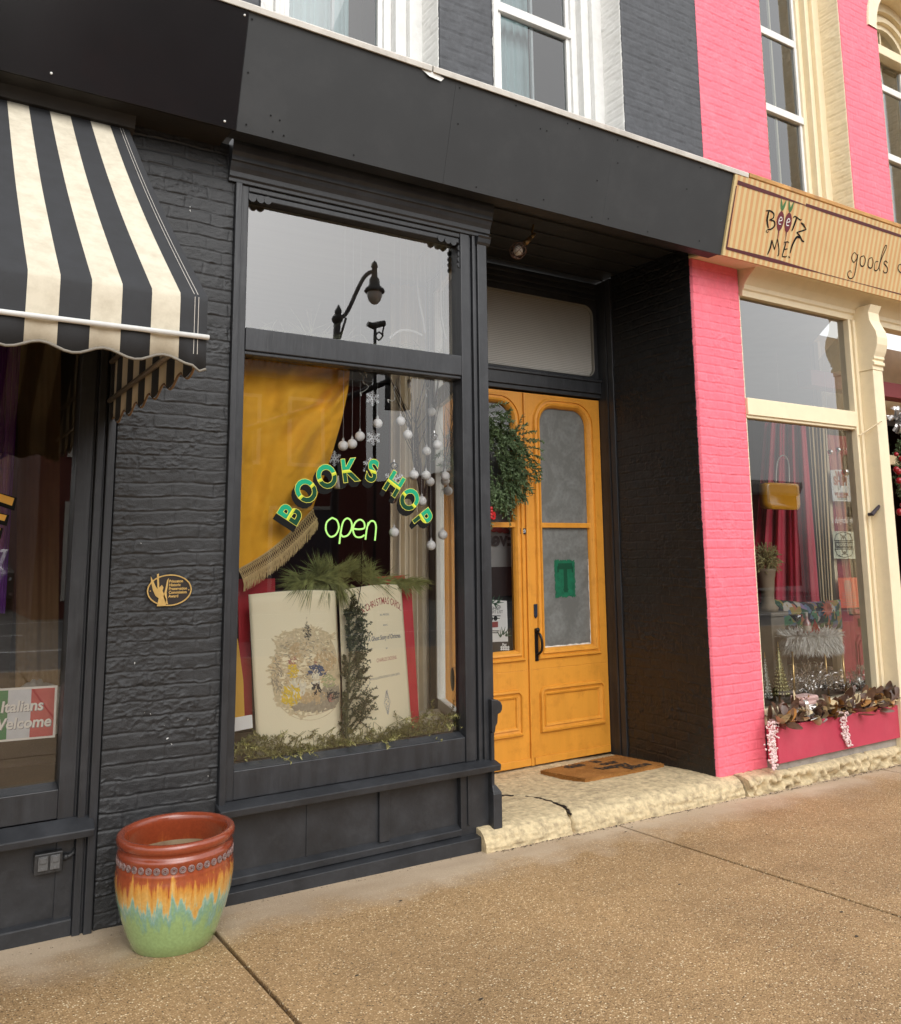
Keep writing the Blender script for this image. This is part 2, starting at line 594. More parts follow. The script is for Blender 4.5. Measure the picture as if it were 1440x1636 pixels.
# ------------------------------------------------------------------ ground, road, pavement
def pavement_mat():
    m, n, l, b = newmat('exposed aggregate paving')
    tc = n.new('ShaderNodeTexCoord')
    v1 = n.new('ShaderNodeTexVoronoi'); v1.inputs['Scale'].default_value = 125
    v2 = n.new('ShaderNodeTexVoronoi'); v2.inputs['Scale'].default_value = 260
    nz = n.new('ShaderNodeTexNoise'); nz.inputs['Scale'].default_value = 22; nz.inputs['Detail'].default_value = 6
    wv = n.new('ShaderNodeVectorMath'); wv.operation = 'MULTIPLY_ADD'
    l.new(nz.outputs['Color'], wv.inputs[0]); wv.inputs[1].default_value = (.02, .02, .02); l.new(tc.outputs['Object'], wv.inputs[2])
    for v in (v1, v2): l.new(wv.outputs[0], v.inputs['Vector'])
    sp = n.new('ShaderNodeSeparateColor'); l.new(v1.outputs['Color'], sp.inputs[0])
    c1 = n.new('ShaderNodeValToRGB'); c1.color_ramp.interpolation = 'CONSTANT'
    cs = [(0, (.16, .10, .05)), (.14, (.38, .245, .122)), (.38, (.475, .320, .170)), (.62, (.58, .40, .22)), (.8, (.70, .52, .32)), (.91, (.90, .77, .54)), (.96, (.075, .055, .04))]
    while len(c1.color_ramp.elements) < len(cs): c1.color_ramp.elements.new(.5)
    for i, (p, c) in enumerate(cs):
        c1.color_ramp.elements[i].position = p; c1.color_ramp.elements[i].color = c + (1,)
    l.new(sp.outputs[0], c1.inputs[0])
    # mortar between the pebbles
    ds = n.new('ShaderNodeMapRange'); ds.inputs['From Min'].default_value = .28; ds.inputs['From Max'].default_value = .55
    l.new(v1.outputs['Distance'], ds.inputs['Value'])
    m1 = n.new('ShaderNodeMix'); m1.data_type = 'RGBA'
    l.new(ds.outputs[0], m1.inputs['Factor']); l.new(c1.outputs[0], m1.inputs['A']); m1.inputs['B'].default_value = (.33, .215, .105, 1)
    # big stains
    st = n.new('ShaderNodeTexNoise'); st.inputs['Scale'].default_value = 1.3; st.inputs['Detail'].default_value = 7; st.inputs['Roughness'].default_value = .65
    l.new(tc.outputs['Object'], st.inputs['Vector'])
    sr = n.new('ShaderNodeValToRGB'); sr.color_ramp.elements[0].position = .3; sr.color_ramp.elements[0].color = (.80, .785, .77, 1)
    sr.color_ramp.elements[1].position = .68; sr.color_ramp.elements[1].color = (1.12, 1.1, 1.06, 1)
    l.new(st.outputs['Fac'], sr.inputs[0])
    m2 = n.new('ShaderNodeMix'); m2.data_type = 'RGBA'; m2.blend_type = 'MULTIPLY'; m2.inputs['Factor'].default_value = 1
    l.new(m1.outputs['Result'], m2.inputs['A']); l.new(sr.outputs[0], m2.inputs['B'])
    # worn cement along the shop fronts
    xy = n.new('ShaderNodeSeparateXYZ'); l.new(tc.outputs['Object'], xy.inputs[0])
    ny = n.new('ShaderNodeTexNoise'); ny.inputs['Scale'].default_value = 3.2; ny.inputs['Detail'].default_value = 8; ny.inputs['Roughness'].default_value = .65
    l.new(tc.outputs['Object'], ny.inputs['Vector'])
    ad = n.new('ShaderNodeMath'); ad.operation = 'MULTIPLY_ADD'; l.new(ny.outputs['Fac'], ad.inputs[0]); ad.inputs[1].default_value = .85; l.new(xy.outputs[1], ad.inputs[2])
    wr = n.new('ShaderNodeMapRange'); wr.inputs['From Min'].default_value = 4.12; wr.inputs['From Max'].default_value = 4.45; wr.inputs['To Max'].default_value = .85
    l.new(ad.outputs[0], wr.inputs['Value'])
    cm = n.new('ShaderNodeValToRGB'); cm.color_ramp.elements[0].position = .3; cm.color_ramp.elements[0].color = (.36, .275, .19, 1)
    cm.color_ramp.elements[1].position = .7; cm.color_ramp.elements[1].color = (.56, .45, .33, 1)
    l.new(nz.outputs['Fac'], cm.inputs[0])
    m3 = n.new('ShaderNodeMix'); m3.data_type = 'RGBA'
    l.new(wr.outputs[0], m3.inputs['Factor']); l.new(m2.outputs['Result'], m3.inputs['A']); l.new(cm.outputs[0], m3.inputs['B'])
    # old chewing-gum and oil spots
    vg = n.new('ShaderNodeTexVoronoi'); vg.inputs['Scale'].default_value = 2.3; l.new(wv.outputs[0], vg.inputs['Vector'])
    vr = n.new('ShaderNodeMapRange'); vr.inputs['From Min'].default_value = .035; vr.inputs['From Max'].default_value = .055; vr.inputs['To Min'].default_value = .62; vr.inputs['To Max'].default_value = 0
    l.new(vg.outputs['Distance'], vr.inputs['Value'])
    m4 = n.new('ShaderNodeMix'); m4.data_type = 'RGBA'; l.new(vr.outputs[0], m4.inputs['Factor']); l.new(m3.outputs['Result'], m4.inputs['A']); m4.inputs['B'].default_value = (.13, .10, .07, 1)
    # long dark damp streaks
    mps = n.new('ShaderNodeMapping'); mps.inputs['Scale'].default_value = (.35, 1.1, 1); l.new(tc.outputs['Object'], mps.inputs[0])
    n5 = n.new('ShaderNodeTexNoise'); n5.inputs['Scale'].default_value = 1.9; n5.inputs['Detail'].default_value = 6; n5.inputs['Roughness'].default_value = .6; l.new(mps.outputs[0], n5.inputs['Vector'])
    r5 = n.new('ShaderNodeMapRange'); r5.inputs['From Min'].default_value = .53; r5.inputs['From Max'].default_value = .70; r5.inputs['To Max'].default_value = .26; l.new(n5.outputs['Fac'], r5.inputs['Value'])
    m5 = n.new('ShaderNodeMix'); m5.data_type = 'RGBA'; m5.blend_type = 'MULTIPLY'; l.new(r5.outputs[0], m5.inputs['Factor']); l.new(m4.outputs['Result'], m5.inputs['A']); m5.inputs['B'].default_value = (.42, .37, .33, 1)
    l.new(m5.outputs['Result'], b.inputs['Base Color'])
    b.inputs['Roughness'].default_value = .72
    b.inputs['Specular IOR Level'].default_value = .35
    hh = n.new('ShaderNodeMath'); hh.operation = 'MULTIPLY_ADD'
    l.new(v1.outputs['Distance'], hh.inputs[0]); hh.inputs[1].default_value = -1.0
    h2 = n.new('ShaderNodeMath'); h2.operation = 'MULTIPLY_ADD'
    l.new(v2.outputs['Distance'], h2.inputs[0]); h2.inputs[1].default_value = -.5; l.new(nz.outputs['Fac'], h2.inputs[2])
    l.new(h2.outputs[0], hh.inputs[2])
    bp = n.new('ShaderNodeBump'); bp.inputs['Distance'].default_value = .0035
    iv = n.new('ShaderNodeMapRange'); iv.inputs['To Min'].default_value = .75; iv.inputs['To Max'].default_value = .25
    l.new(wr.outputs[0], iv.inputs['Value']); l.new(iv.outputs[0], bp.inputs['Strength'])
    l.new(hh.outputs[0], bp.inputs['Height']); l.new(bp.outputs[0], b.inputs['Normal'])
    return m

PAVE = pavement_mat()
SEAM = mat('seam dirt', (.022, .014, .009), .95, .5, 40, .5, 80)
mb = MB()
xs = [-8, -3.84, -1.3, 1.236, 3.765, 6.44, 8.97, 11.5, 20]
for y0, y1 in ((1.15, 4.62), (-2.95, 1.15)):
    for x0, x1 in zip(xs[:-1], xs[1:]):
        g = .0085
        c = [(x0 + g, y0 + g), (x1 - g, y0 + g), (x1 - g, y1 - g), (x0 + g, y1 - g)]
        mb.prism([(a, b_, ground_z(a, b_)) for a, b_ in c], (0, 0, -.12))
walk = mb.build('sidewalk', PAVE, None, bevel=.005)
tag(walk, kind='structure')
mb = MB()
mb.prism([(a, b_, ground_z(a, b_) - .05) for a, b_ in ((-8, -2.95), (20, -2.95), (20, 4.62), (-8, 4.62))], (0, 0, -.3))
tag(mb.build('sidewalk_bed', SEAM), kind='structure')
KERB = mat('kerb concrete', (.36, .33, .29), .8, .2, 8, .3, 60)
mb = MB()
for k in range(12):
    x0 = -8 + k * 2.35
    mb.prism([(x0, -3.1, ground_z(x0, -3) - .01), (x0 + 2.34, -3.1, ground_z(x0 + 2.34, -3) - .01), (x0 + 2.34, -2.955, ground_z(x0 + 2.34, -3) - .005), (x0, -2.955, ground_z(x0, -3) - .005)], (0, 0, -.4))
tag(mb.build('kerb', KERB, None, bevel=.015), kind='structure')
ASPH = mat('asphalt', (.075, .072, .068), .75, .25, 3, .4, 200, dirt=(.11, .105, .10), ds=.4, damt=.6)
mb = MB()
def road_z(x): return .13 - .0145 * x
mb.add([(-160, -160, road_z(-160)), (160, -160, road_z(160)), (160, -2.96, road_z(160)), (-160, -2.96, road_z(-160))], [(0, 1, 2, 3)])
tag(mb.build('road', ASPH), kind='structure')
mb = MB()
mb.add([(-160, -2.96, -.42 + .0145 * 160), (160, -2.96, -.42 - .0145 * 160), (160, 160, -.42 - .0145 * 160), (-160, 160, -.42 + .0145 * 160)], [(0, 1, 2, 3)])
tag(mb.build('ground', ASPH), kind='structure')
mb = MB()
for yy in (-6.9, -13.2):
    mb.add([(-60, yy, road_z(-60) + .005), (60, yy, road_z(60) + .005), (60, yy + .12, road_z(60) + .005), (-60, yy + .12, road_z(-60) + .005)], [(0, 1, 2, 3)])
for k in range(-10, 11):
    mb.add([(k * 4, -10, road_z(k * 4) + .005), (k * 4 + 2, -10, road_z(k * 4 + 2) + .005), (k * 4 + 2, -9.88, road_z(k * 4 + 2) + .005), (k * 4, -9.88, road_z(k * 4) + .005)], [(0, 1, 2, 3)])
tag(mb.build('road_marking', WHITEPAINT), kind='structure')

# ------------------------------------------------------------------ limestone doorstep and ledge
def stone_mat():
    m = mat('old limestone', (.52, .42, .255), .9, .30, 28, 1.0, 70, dirt=(.17, .13, .085), ds=16, damt=.75)
    return m
STONE = stone_mat()

def stone_sheet(name, x0, x1, prof, parent, seed, crack=None, step=.007, amp=1.0):
    """prof: polyline (y, z) from the back of the stone over its front edge to the ground; crack: list of polylines (x, y)"""
    pr = smooth_pts([(a, b_) for a, b_ in prof], 4)
    pr = np.array(pr)
    sl_ = np.r_[0, np.cumsum(np.hypot(*np.diff(pr, axis=0).T))]
    n = int(sl_[-1] / step)
    s_ = np.linspace(0, sl_[-1], n)
    py_, pz_ = np.interp(s_, sl_, pr[:, 0]), np.interp(s_, sl_, pr[:, 1])
    ty, tz = np.gradient(py_), np.gradient(pz_)
    ln = np.hypot(ty, tz) + 1e-9
    ny, nz_ = tz / ln, -ty / ln
    xs_ = np.linspace(x0, x1, int((x1 - x0) / step))
    X_, S_ = np.meshgrid(xs_, s_, indexing='ij')
    Y_, Z_ = np.broadcast_to(py_, X_.shape).copy(), np.broadcast_to(pz_, X_.shape).copy()
    steep = np.broadcast_to(np.abs(tz / ln), X_.shape)
    h = (vnoise(X_ * 3, S_ * 4, seed) - .5) * .010 + (vnoise(X_ * 14, S_ * 18, seed + 1) - .5) * .003 + (vnoise(X_ * 45, S_ * 45, seed + 2) - .5) * .0025 + (vnoise(X_ * 75, S_ * 75, seed + 9) - .5) * .0025
    h += steep * ((vnoise(X_ * 8, S_ * 70, seed + 3) - .5) * .011 + (vnoise(X_ * 22, S_ * 140, seed + 4) - .5) * .009)
    h *= amp
    Z_ = Z_ + (ground_z(X_, 4.2) - ground_z(x0, 4.2)) * .6
    if crack:
        for line in crack:
            d = np.full(X_.shape, 9.0)
            for (ax, ay), (bx, by) in zip(line[:-1], line[1:]):
                vx, vy = bx - ax, by - ay
                t = np.clip(((X_ - ax) * vx + (Y_ - ay) * vy) / (vx * vx + vy * vy + 1e-9), 0, 1)
                wob = (vnoise(X_ * 30, S_ * 30, seed + 6) - .5) * .02
                d = np.minimum(d, np.hypot(X_ - ax - t * vx, Y_ - ay - t * vy) + wob)
            h -= .055 * np.exp(-(np.maximum(d, 0) / .0075) ** 2)
    Y_ += ny * h
    Z_ += nz_ * h
    G = np.stack([X_, Y_, Z_], -1)
    mb = MB()
    a, b_ = X_.shape
    base = G[:, -1].copy()
    mb.add(G.reshape(-1, 3), [(i * b_ + j, i * b_ + j + 1, (i + 1) * b_ + j + 1, (i + 1) * b_ + j) for i in range(a - 1) for j in range(b_ - 1)])
    for row in (0, a - 1):       # close the ends
        pts = [tuple(p) for p in G[row]] + [(G[row][0][0], G[row][0][1], -.2), ][::-1]
        pts = [tuple(p) for p in G[row]] + [(G[row][-1][0], G[row][-1][1], -.2), (G[row][0][0], G[row][0][1], -.2)]
        mb.add(pts, [tuple(range(len(pts)))])
    return mb.build(name, STONE, parent, smooth=True)

# ================================================================== bookshop building
F = 4.2
book = thing('bookshop_building', 'black painted brick bookshop building with ochre double doors in a deep recess', 'building', (3.0, F, 0))
brick_panel('brick_pier', (.80, F, -.06), (1, 0, 0), (0, 0, 1), .528, 3.82, BLACKBRICK, book, step=.0045, rough=1.1, seed=11)
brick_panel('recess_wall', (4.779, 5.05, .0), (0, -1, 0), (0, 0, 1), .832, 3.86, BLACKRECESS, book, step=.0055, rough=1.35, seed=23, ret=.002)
# upper floor brick between the windows
UZ0, UZ1 = 4.34, 7.3
brick_panel('upper_wall', (2.604, F, UZ0), (1, 0, 0), (0, 0, 1), .405, UZ1 - UZ0, GREYBRICK, book, step=.010, rough=.55, seed=31)
brick_panel('upper_wall', (4.176, F, UZ0), (1, 0, 0), (0, 0, 1), .812, UZ1 - UZ0, GREYBRICK, book, step=.010, rough=.55, seed=37)
brick_panel('upper_wall', (.3, F, UZ0), (1, 0, 0), (0, 0, 1), 1.137, UZ1 - UZ0, GREYBRICK, book, step=.012, rough=.55, seed=39)

def upper_window(parent, xl, xr, trim, brickm, rails, seed, blind, arch=False, storm=False):
    """a sash window deep in its opening: frame + sashes, panes, brick reveal on both sides"""
    yw = 4.46
    z0, z1 = UZ0, UZ1
    mb = MB()
    tw = .25
    mb.box(xl, xl + .10, yw - .06, yw + .1, z0, z1); mb.box(xr - .10, xr, yw - .06, yw + .1, z0, z1)
    mb.box(xl + .10, xl + .17, yw - .02, yw + .1, z0, z1); mb.box(xr - .17, xr - .10, yw - .02, yw + .1, z0, z1)
    mb.box(xl + .17, xl + .195, yw - .045, yw + .1, z0, z1); mb.box(xr - .195, xr - .17, yw - .045, yw + .1, z0, z1)
    mb.box(xl + .195, xl + tw, yw + .01, yw + .1, z0, z1); mb.box(xr - tw, xr - .195, yw + .01, yw + .1, z0, z1)
    mb.box(xl, xr, yw - .05, yw + .1, z1, z1 + .1)
    fr = mb.build('window', trim, parent, bevel=.006)
    a, b_ = xl + tw, xr - tw
    mb = MB()
    zs = [z0] + rails + [z1]
    for i, zr in enumerate(rails):
        mb.box(a, b_, yw + .012 + .02 * (i % 2), yw + .07, zr - .035, zr + .035)
    for i in range(len(zs) - 1):
        mb.box(a, a + .035, yw + .03, yw + .075, zs[i] + .035 * (i > 0), zs[i + 1] - .035)
        mb.box(b_ - .035, b_, yw + .03, yw + .075, zs[i] + .035 * (i > 0), zs[i + 1] - .035)
    mb.build('sash', WHITEPAINT if trim is WHITEPAINT or storm else trim, fr, bevel=.004)
    mb = MB()
    for i in range(len(zs) - 1):
        mb.box((a + b_) / 2 - .009, (a + b_) / 2 + .009, yw + .06, yw + .08, zs[i] + .035 * (i > 0), zs[i + 1] - .035)
    mb.build('muntin', trim, fr)
    for i in range(len(zs) - 1):
        q = MB().quad((a + .03, yw + .05, zs[i] + .02), (b_ - .03, yw + .05, zs[i] + .02), (b_ - .03, yw + .05, zs[i + 1] - .02), (a + .03, yw + .05, zs[i + 1] - .02))
        q.build('pane', GLASSUP, fr)
    # blind and dark room right behind the glass
    G = []
    for k in range(60):
        x = a - .1 + (b_ - a) * blind * k / 59
        yy = yw + .19 + .018 * math.sin(k * .9) + .01 * math.sin(k * 2.3)
        G.append([(x, yy, z0 - .1), (x, yy, z1)])
    MB().grid(G).build('curtain', mat('pale teal curtain', (.50, .62, .61), .8, .08, 4), fr, smooth=True)
    mb = MB()
    mb.box(xl - .05, xr + .05, yw + .9, yw + .92, z0 - .2, z1 + .1)
    mb.box(xl - .05, xl - .03, yw + .1, yw + .9, z0 - .2, z1 + .1); mb.box(xr + .03, xr + .05, yw + .1, yw + .9, z0 - .2, z1 + .1)
    mb.box(xl - .03, xr + .03, yw + .1, yw + .9, z1 + .05, z1 + .1); mb.box(xl - .03, xr + .03, yw + .1, yw + .9, z0 - .2, z0 - .15)
    mb.build('room', mat('upper room wall', (.10, .085, .075), .8, .2, 2), fr)
    brick_panel('reveal', (xr - .010, yw, z0), (0, -1, 0), (0, 0, 1), yw - F - .002, z1 - z0, brickm, parent, step=.010, rough=.9, seed=seed, ret=.002)
    brick_panel('reveal', (xl + .010, F + .006, z0), (0, 1, 0), (0, 0, 1), yw - F - .002, z1 - z0, brickm, parent, step=.02, rough=.9, seed=seed + 5, ret=.002)
    return fr

WHITEBRICK = mat('white painted brick', (.76, .755, .73), .5, .04, 20, .25, 120, dirt=(.60, .585, .55), ds=9, damt=.35)
CREAMBRICK = mat('cream painted brick', (.82, .71, .50), .5, .05, 20, .25, 120, dirt=(.55, .43, .25), ds=9, damt=.35)
zr = at(860, 33, 4.47)[2]
upper_window(book, 1.437, 2.604, WHITEPAINT, WHITEBRICK, [zr], 41, .9)
upper_window(book, 3.009, 4.176, WHITEPAINT, WHITEBRICK, [zr], 47, .75)

# sign board over the shop front
FA, FB = (3.811, 4.287), (3.968, 3.724)         # top and bottom edge (y, z)
def board_prof(off, t=.02):
    d = np.array([FB[0] - FA[0], FB[1] - FA[1]]); d /= np.linalg.norm(d)
    n = np.array([d[1], -d[0]])                 # outward (towards the street)
    if n[0] > 0: n = -n
    a, b_ = np.array(FA) + n * off, np.array(FB) + n * off
    return [tuple(b_), tuple(a), tuple(a - n * t), tuple(b_ - n * t)]
mb = MB()
for x0, x1, o in ((1.254, 2.472, 0), (2.4726, 3.692, .0006), (3.6926, 4.838, 0)):
    mb.sweep(board_prof(o), x0, x1)
mb.build('sign_board', FASCIA, book, bevel=.0007)
mb = MB()
random.seed(3)
FN = np.cross([1, 0, 0], np.array([0, FB[0] - FA[0], FB[1] - FA[1]])); FN /= np.linalg.norm(FN)
if FN[1] > 0: FN = -FN
def on_board(x, t, off=.002):
    return np.array([x, FA[0] + (FB[0] - FA[0]) * t, FA[1] + (FB[1] - FA[1]) * t]) + FN * off
for x, t in [(1.27, .06), (1.28, .5), (1.3, .93), (1.42, .80), (1.47, .82), (1.44, .93), (1.5, .94), (1.9, .95), (2.3, .05), (2.5, .06), (2.52, .4), (2.9, .05), (2.7, .95), (3.1, .2), (3.15, .2), (3.3, .06), (3.4, .07), (3.6, .95), (3.72, .06), (3.75, .3), (3.9, .06), (3.74, .92), (4.1, .95), (4.4, .35), (4.5, .06), (4.6, .9), (3.6, .55), (3.2, .9), (3.0, .97)]:
    c = on_board(x, t, .0025)
    mb = MB(); mb.add([c + np.array([1, 0, 0]) * .005 * math.cos(a) + np.array([0, FA[0] - FB[0], FA[1] - FB[1]]) / .585 * .005 * math.sin(a) for a in np.linspace(0, 5.5, 8)], [tuple(range(8))])
    mb.build('screw_hole', BLACKINK, book)
mb = MB()
mb.sweep([(3.796, 4.282), (3.790, 4.312), (3.80, 4.322), (4.19, 4.40), (4.19, 4.38), (3.83, 4.29), (3.81, 4.288)], 0.6, 2.302)
mb.sweep([(3.794, 4.280), (3.788, 4.312), (3.80, 4.322), (4.19, 4.40), (4.19, 4.38), (3.83, 4.29), (3.81, 4.288)], 2.31, 4.98)
mb.build('metal_flashing', mat('pale metal flashing', (.58, .55, .50), .45, .12, 6, .1, 60, dirt=(.30, .26, .22), ds=8, damt=.5), book, bevel=.003)
# torn bit of flashing
mb = MB()
p = on_board(2.27, .02, .004)
mb.add([p + np.array(q) for q in ((-.03, 0, .01), (.02, -.004, -.02), (.10, 0, -.025), (.12, 0, .0), (.05, -.006, .012))], [(0, 1, 2, 3, 4)])
mb.build('bent_flashing_edge', WHITE, book)
# soffit + cornice
mb = MB()
mb.box(1.24, 4.84, 3.985, 4.085, 3.735, 3.755)
mb.sweep([(4.20, 3.552), (4.182, 3.552), (4.182, 3.572), (4.172, 3.578), (4.170, 3.605), (4.158, 3.628), (4.150, 3.652), (4.140, 3.655), (4.140, 3.68), (4.130, 3.70), (4.122, 3.735), (4.122, 3.77), (4.20, 3.77)], 1.29, 2.945)
mb.sweep([(4.31, 3.66), (4.20, 3.66), (4.20, 3.77), (4.31, 3.77)], 1.33, 2.925)
mb.build('cornice', BLACKWOOD, book, bevel=.003)
mb = MB()
mb.box(2.85, 4.95, 4.086, 5.35, 3.858, 3.88)
for y_ in (4.35, 4.55, 4.75, 4.95, 5.15):
    mb.box(2.95, 4.78, y_, y_ + .012, 3.846, 3.858)
mb.box(2.946, 4.79, 4.088, 4.12, 3.755, 3.858)
mb.build('recess_ceiling', BLACKWOOD, book, bevel=.003)

# ------------------------------------------------------------------ display window
GY = 4.262
win = MB()
win.box(1.328, 1.362, 4.172, 4.30, .395, 3.552)                 # outer fillet of the left jamb
win.box(1.362, 1.405, 4.196, 4.30, .455, 3.552)
win.box(1.405, 2.735, 4.196, 4.30, 3.522, 3.552)                # head
win.box(1.405, 2.735, 4.205, 4.285, 3.490, 3.522)
win.box(1.405, 2.735, 4.19, 4.30, 2.660, 2.782)                 # transom bar
win.box(1.405, 2.735, 4.20, 4.285, 2.640, 2.660)
win.box(1.405, 2.735, 4.20, 4.30, .455, .590)                   # bottom rail
win.prism([(1.405, 4.20, .590), (1.405, 4.27, .612), (1.405, 4.30, .612), (1.405, 4.30, .590)], (1.33, 0, 0))
win.box(2.735, 2.800, 4.190, 4.30, .455, 3.552)                 # right jamb
win.box(2.800, 2.818, 4.205, 4.30, .455, 3.552)
frame = win.build('shop_window', BLACKWOODV, book, bevel=.005)
# little carved corners in the head of the frame
mb = MB()
for i, (x, z) in enumerate([(1.425, 3.492), (1.47, 3.494), (1.51, 3.496), (2.60, 3.494), (2.65, 3.492), (2.69, 3.488)]):
    mb.lathe([(0.0001, -.008), (.022, -.008), (.022, .008), (.0001, .008)], (0, 0, 0), 10)
    n = 40
    for j in range(len(mb.v) - 40, len(mb.v)):
        a, b_, c = mb.v[j]
        mb.v[j] = (x + a, 4.206 + c, z + b_)
mb.build('corner_carving', BLACKWOOD, frame)
mb = MB()
for z in (3.46, 3.42, 3.385, 3.35):
    s0 = len(mb.v)
    mb.lathe([(0.0001, -.006), (.018, -.006), (.018, .006), (.0001, .006)], (0, 0, 0), 10)
    for x0 in (2.735,):
        for j in range(s0, len(mb.v)):
            a, b_, c = mb.v[j]
            mb.v[j] = (x0 + a * .8, 4.207 + c, z + b_)
mb.build('corner_carving', BLACKWOOD, frame)
MB().quad((1.40, GY, .60), (2.74, GY, .60), (2.74, GY, 2.67), (1.40, GY, 2.67)).build('pane', GLASS, frame)
MB().quad((1.40, GY, 2.77), (2.74, GY, 2.77), (2.74, GY, 3.53), (1.40, GY, 3.53)).build('transom_pane', GLASST, frame)
mb = MB()                                                       # sill ledge
mb.prism([(1.318, 4.118, .402), (1.318, 4.112, .436), (1.318, 4.20, .456), (1.318, 4.205, .402)], (1.60, 0, 0))
mb.build('sill', BLACKWOOD, frame, bevel=.004)
# bulkhead below the sill
mb = MB()
mb.box(1.332, 2.70, 4.232, 4.30, -.08, .402)
mb.box(1.332, 1.40, 4.205, 4.232, .0, .402)
mb.box(2.20, 2.262, 4.212, 4.232, .12, .402)
mb.box(1.795, 1.803, 4.226, 4.232, .12, .402)
mb.box(2.70, 2.90, 4.20, 4.30, -.08, .402)
mb.box(2.742, 2.76, 4.19, 4.20, .12, .402)
mb.prism([(1.332, 4.232, .125), (1.332, 4.196, .104), (1.332, 4.196, .072), (1.332, 4.232, .072)], (1.37, 0, 0))
mb.prism([(1.332, 4.232, .072), (1.332, 4.150, .060), (1.332, 4.150, -.1), (1.332, 4.232, -.1)], (1.56, 0, 0))
mb.build('bulkhead', BLACKWOOD, book, bevel=.004)
# corner column
mb = MB()
mb.box(2.820, 2.842, 4.188, 4.30, .445, 3.56)
mb.box(2.842, 2.856, 4.20, 4.30, .445, 3.56)
mb.box(2.856, 2.925, 4.186, 4.30, .445, 3.56)
colm = mb.build('corner_column', BLACKWOODV, book, bevel=.005)
mb = MB()
mb.sweep([(4.186, 3.50), (4.172, 3.515), (4.165, 3.54), (4.152, 3.552), (4.30, 3.552), (4.30, 3.50)], 2.85, 2.945)
mb.build('capital', BLACKWOOD, colm, bevel=.004)
mb = MB()                                                       # plinth with its scrolled cap
pf = [(2.885, .60), (2.905, .60), (2.912, .635), (2.925, .655), (2.928, .70), (2.946, .705), (2.958, .722), (2.960, .745), (2.950, .765), (2.93, .778), (2.885, .785)]
mb.prism([(a, 4.150, b_) for a, b_ in pf], (0, .09, 0))
mb.box(2.885, 2.903, 4.160, 4.24, .445, .60)
mb.box(2.887, 2.915, 4.158, 4.24, .402, .445)
mb.box(2.885, 2.905, 4.160, 4.24, .300, .402)
mb.sweep([(2.885, 4.148), (2.945, 4.148), (2.945, 4.26), (2.885, 4.26)], .055, .275, 'z')
mb.loops([[(2.885, 4.148, .275), (2.945, 4.148, .275), (2.945, 4.26, .275), (2.885, 4.26, .275)], [(2.885, 4.16, .318), (2.912, 4.16, .318), (2.912, 4.26, .318), (2.885, 4.26, .318)]], cap1=True)
mb.build('plinth', BLACKWOOD, colm, bevel=.006)
# splayed side glass of the bay and its jamb
SA, SB = (2.875, 4.30), (3.198, 5.22)
dx, dy = SB[0] - SA[0], SB[1] - SA[1]
def splay(t, z, o=0.0):
    L_ = math.hypot(dx, dy)
    return (SA[0] + dx * t + o * dy / L_, SA[1] + dy * t - o * dx / L_, z)
MB().quad(splay(.02, .62), splay(.97, .62), splay(.97, 3.52), splay(.02, 3.52)).build('side_pane', glass_mat('side glass', tint=(.86, .87, .84), gain=.45, wobble=.1), frame)
mb = MB()
for z0, z1 in ((.45, .62), (2.66, 2.78), (3.52, 3.62)):
    mb.prism([splay(0, z0, -.02), splay(1, z0, -.02), splay(1, z0, .03), splay(0, z0, .03)], (0, 0, z1 - z0))
mb.prism([splay(.97, .62, -.03), splay(1.0, .62, -.03), splay(1.0, .62, .03), splay(.97, .62, .03)], (0, 0, 2.9))
mb.build('side_frame', mat('white inside trim', (.82, .81, .76), .5, .06, 8, .1, 50), frame, bevel=.004)
for z_, h_, nm_ in ((.0, .45, 'side_bulkhead'), (3.62, .24, 'side_header')):
    MB().prism([splay(0, z_, -.02), splay(1, z_, -.02), splay(1, z_, .03), splay(0, z_, .03)], (0, 0, h_)).build(nm_, BLACKWOOD, book)
# inside of the shop
room = MB()
WX0, WX1, WY1, CZ = 1.352, 5.25, 9.0, 3.64
room.box(WX0 - .02, WX0, 4.30, WY1, -.1, CZ)
room.box(WX0, WX1, WY1, WY1 + .02, -.1, CZ)
room.box(WX1, WX1 + .02, 5.32, WY1, -.1, CZ)
room.build('inner_wall', mat('maroon shop wall', (.085, .022, .018), .7, .25, 2, dirt=(.05, .03, .025), ds=1, damt=.6), book)
mb = MB()
mb.prism([(WX0, 4.30, CZ), (2.87, 4.30, CZ), (3.2, 5.30, CZ), (WX1, 5.30, CZ), (WX1, WY1, CZ), (WX0, WY1, CZ)], (0, 0, .02))
mb.build('inner_ceiling', mat('white board ceiling', (.66, .66, .63), .6, .05, 2, .25, 6, stretch=(.4, 6, 1)), book)
mb = MB()
mb.prism([(WX0, 4.30, -.02), (2.87, 4.30, -.02), (3.2, 5.30, -.02), (WX1, 5.30, -.02), (WX1, WY1, -.02), (WX0, WY1, -.02)], (0, 0, -.02))
mb.build('inner_floor', mat('dark wood floor', (.06, .035, .02), .5, .3, 3), book)
mb = MB()
mb.prism([(WX0, 4.30, .56), (2.86, 4.30, .56), (3.15, 5.18, .56), (WX0, 5.18, .56)], (0, 0, -.03))
mb.build('display_floor', mat('display floor', (.60, .52, .40), .7, .2, 3), book)
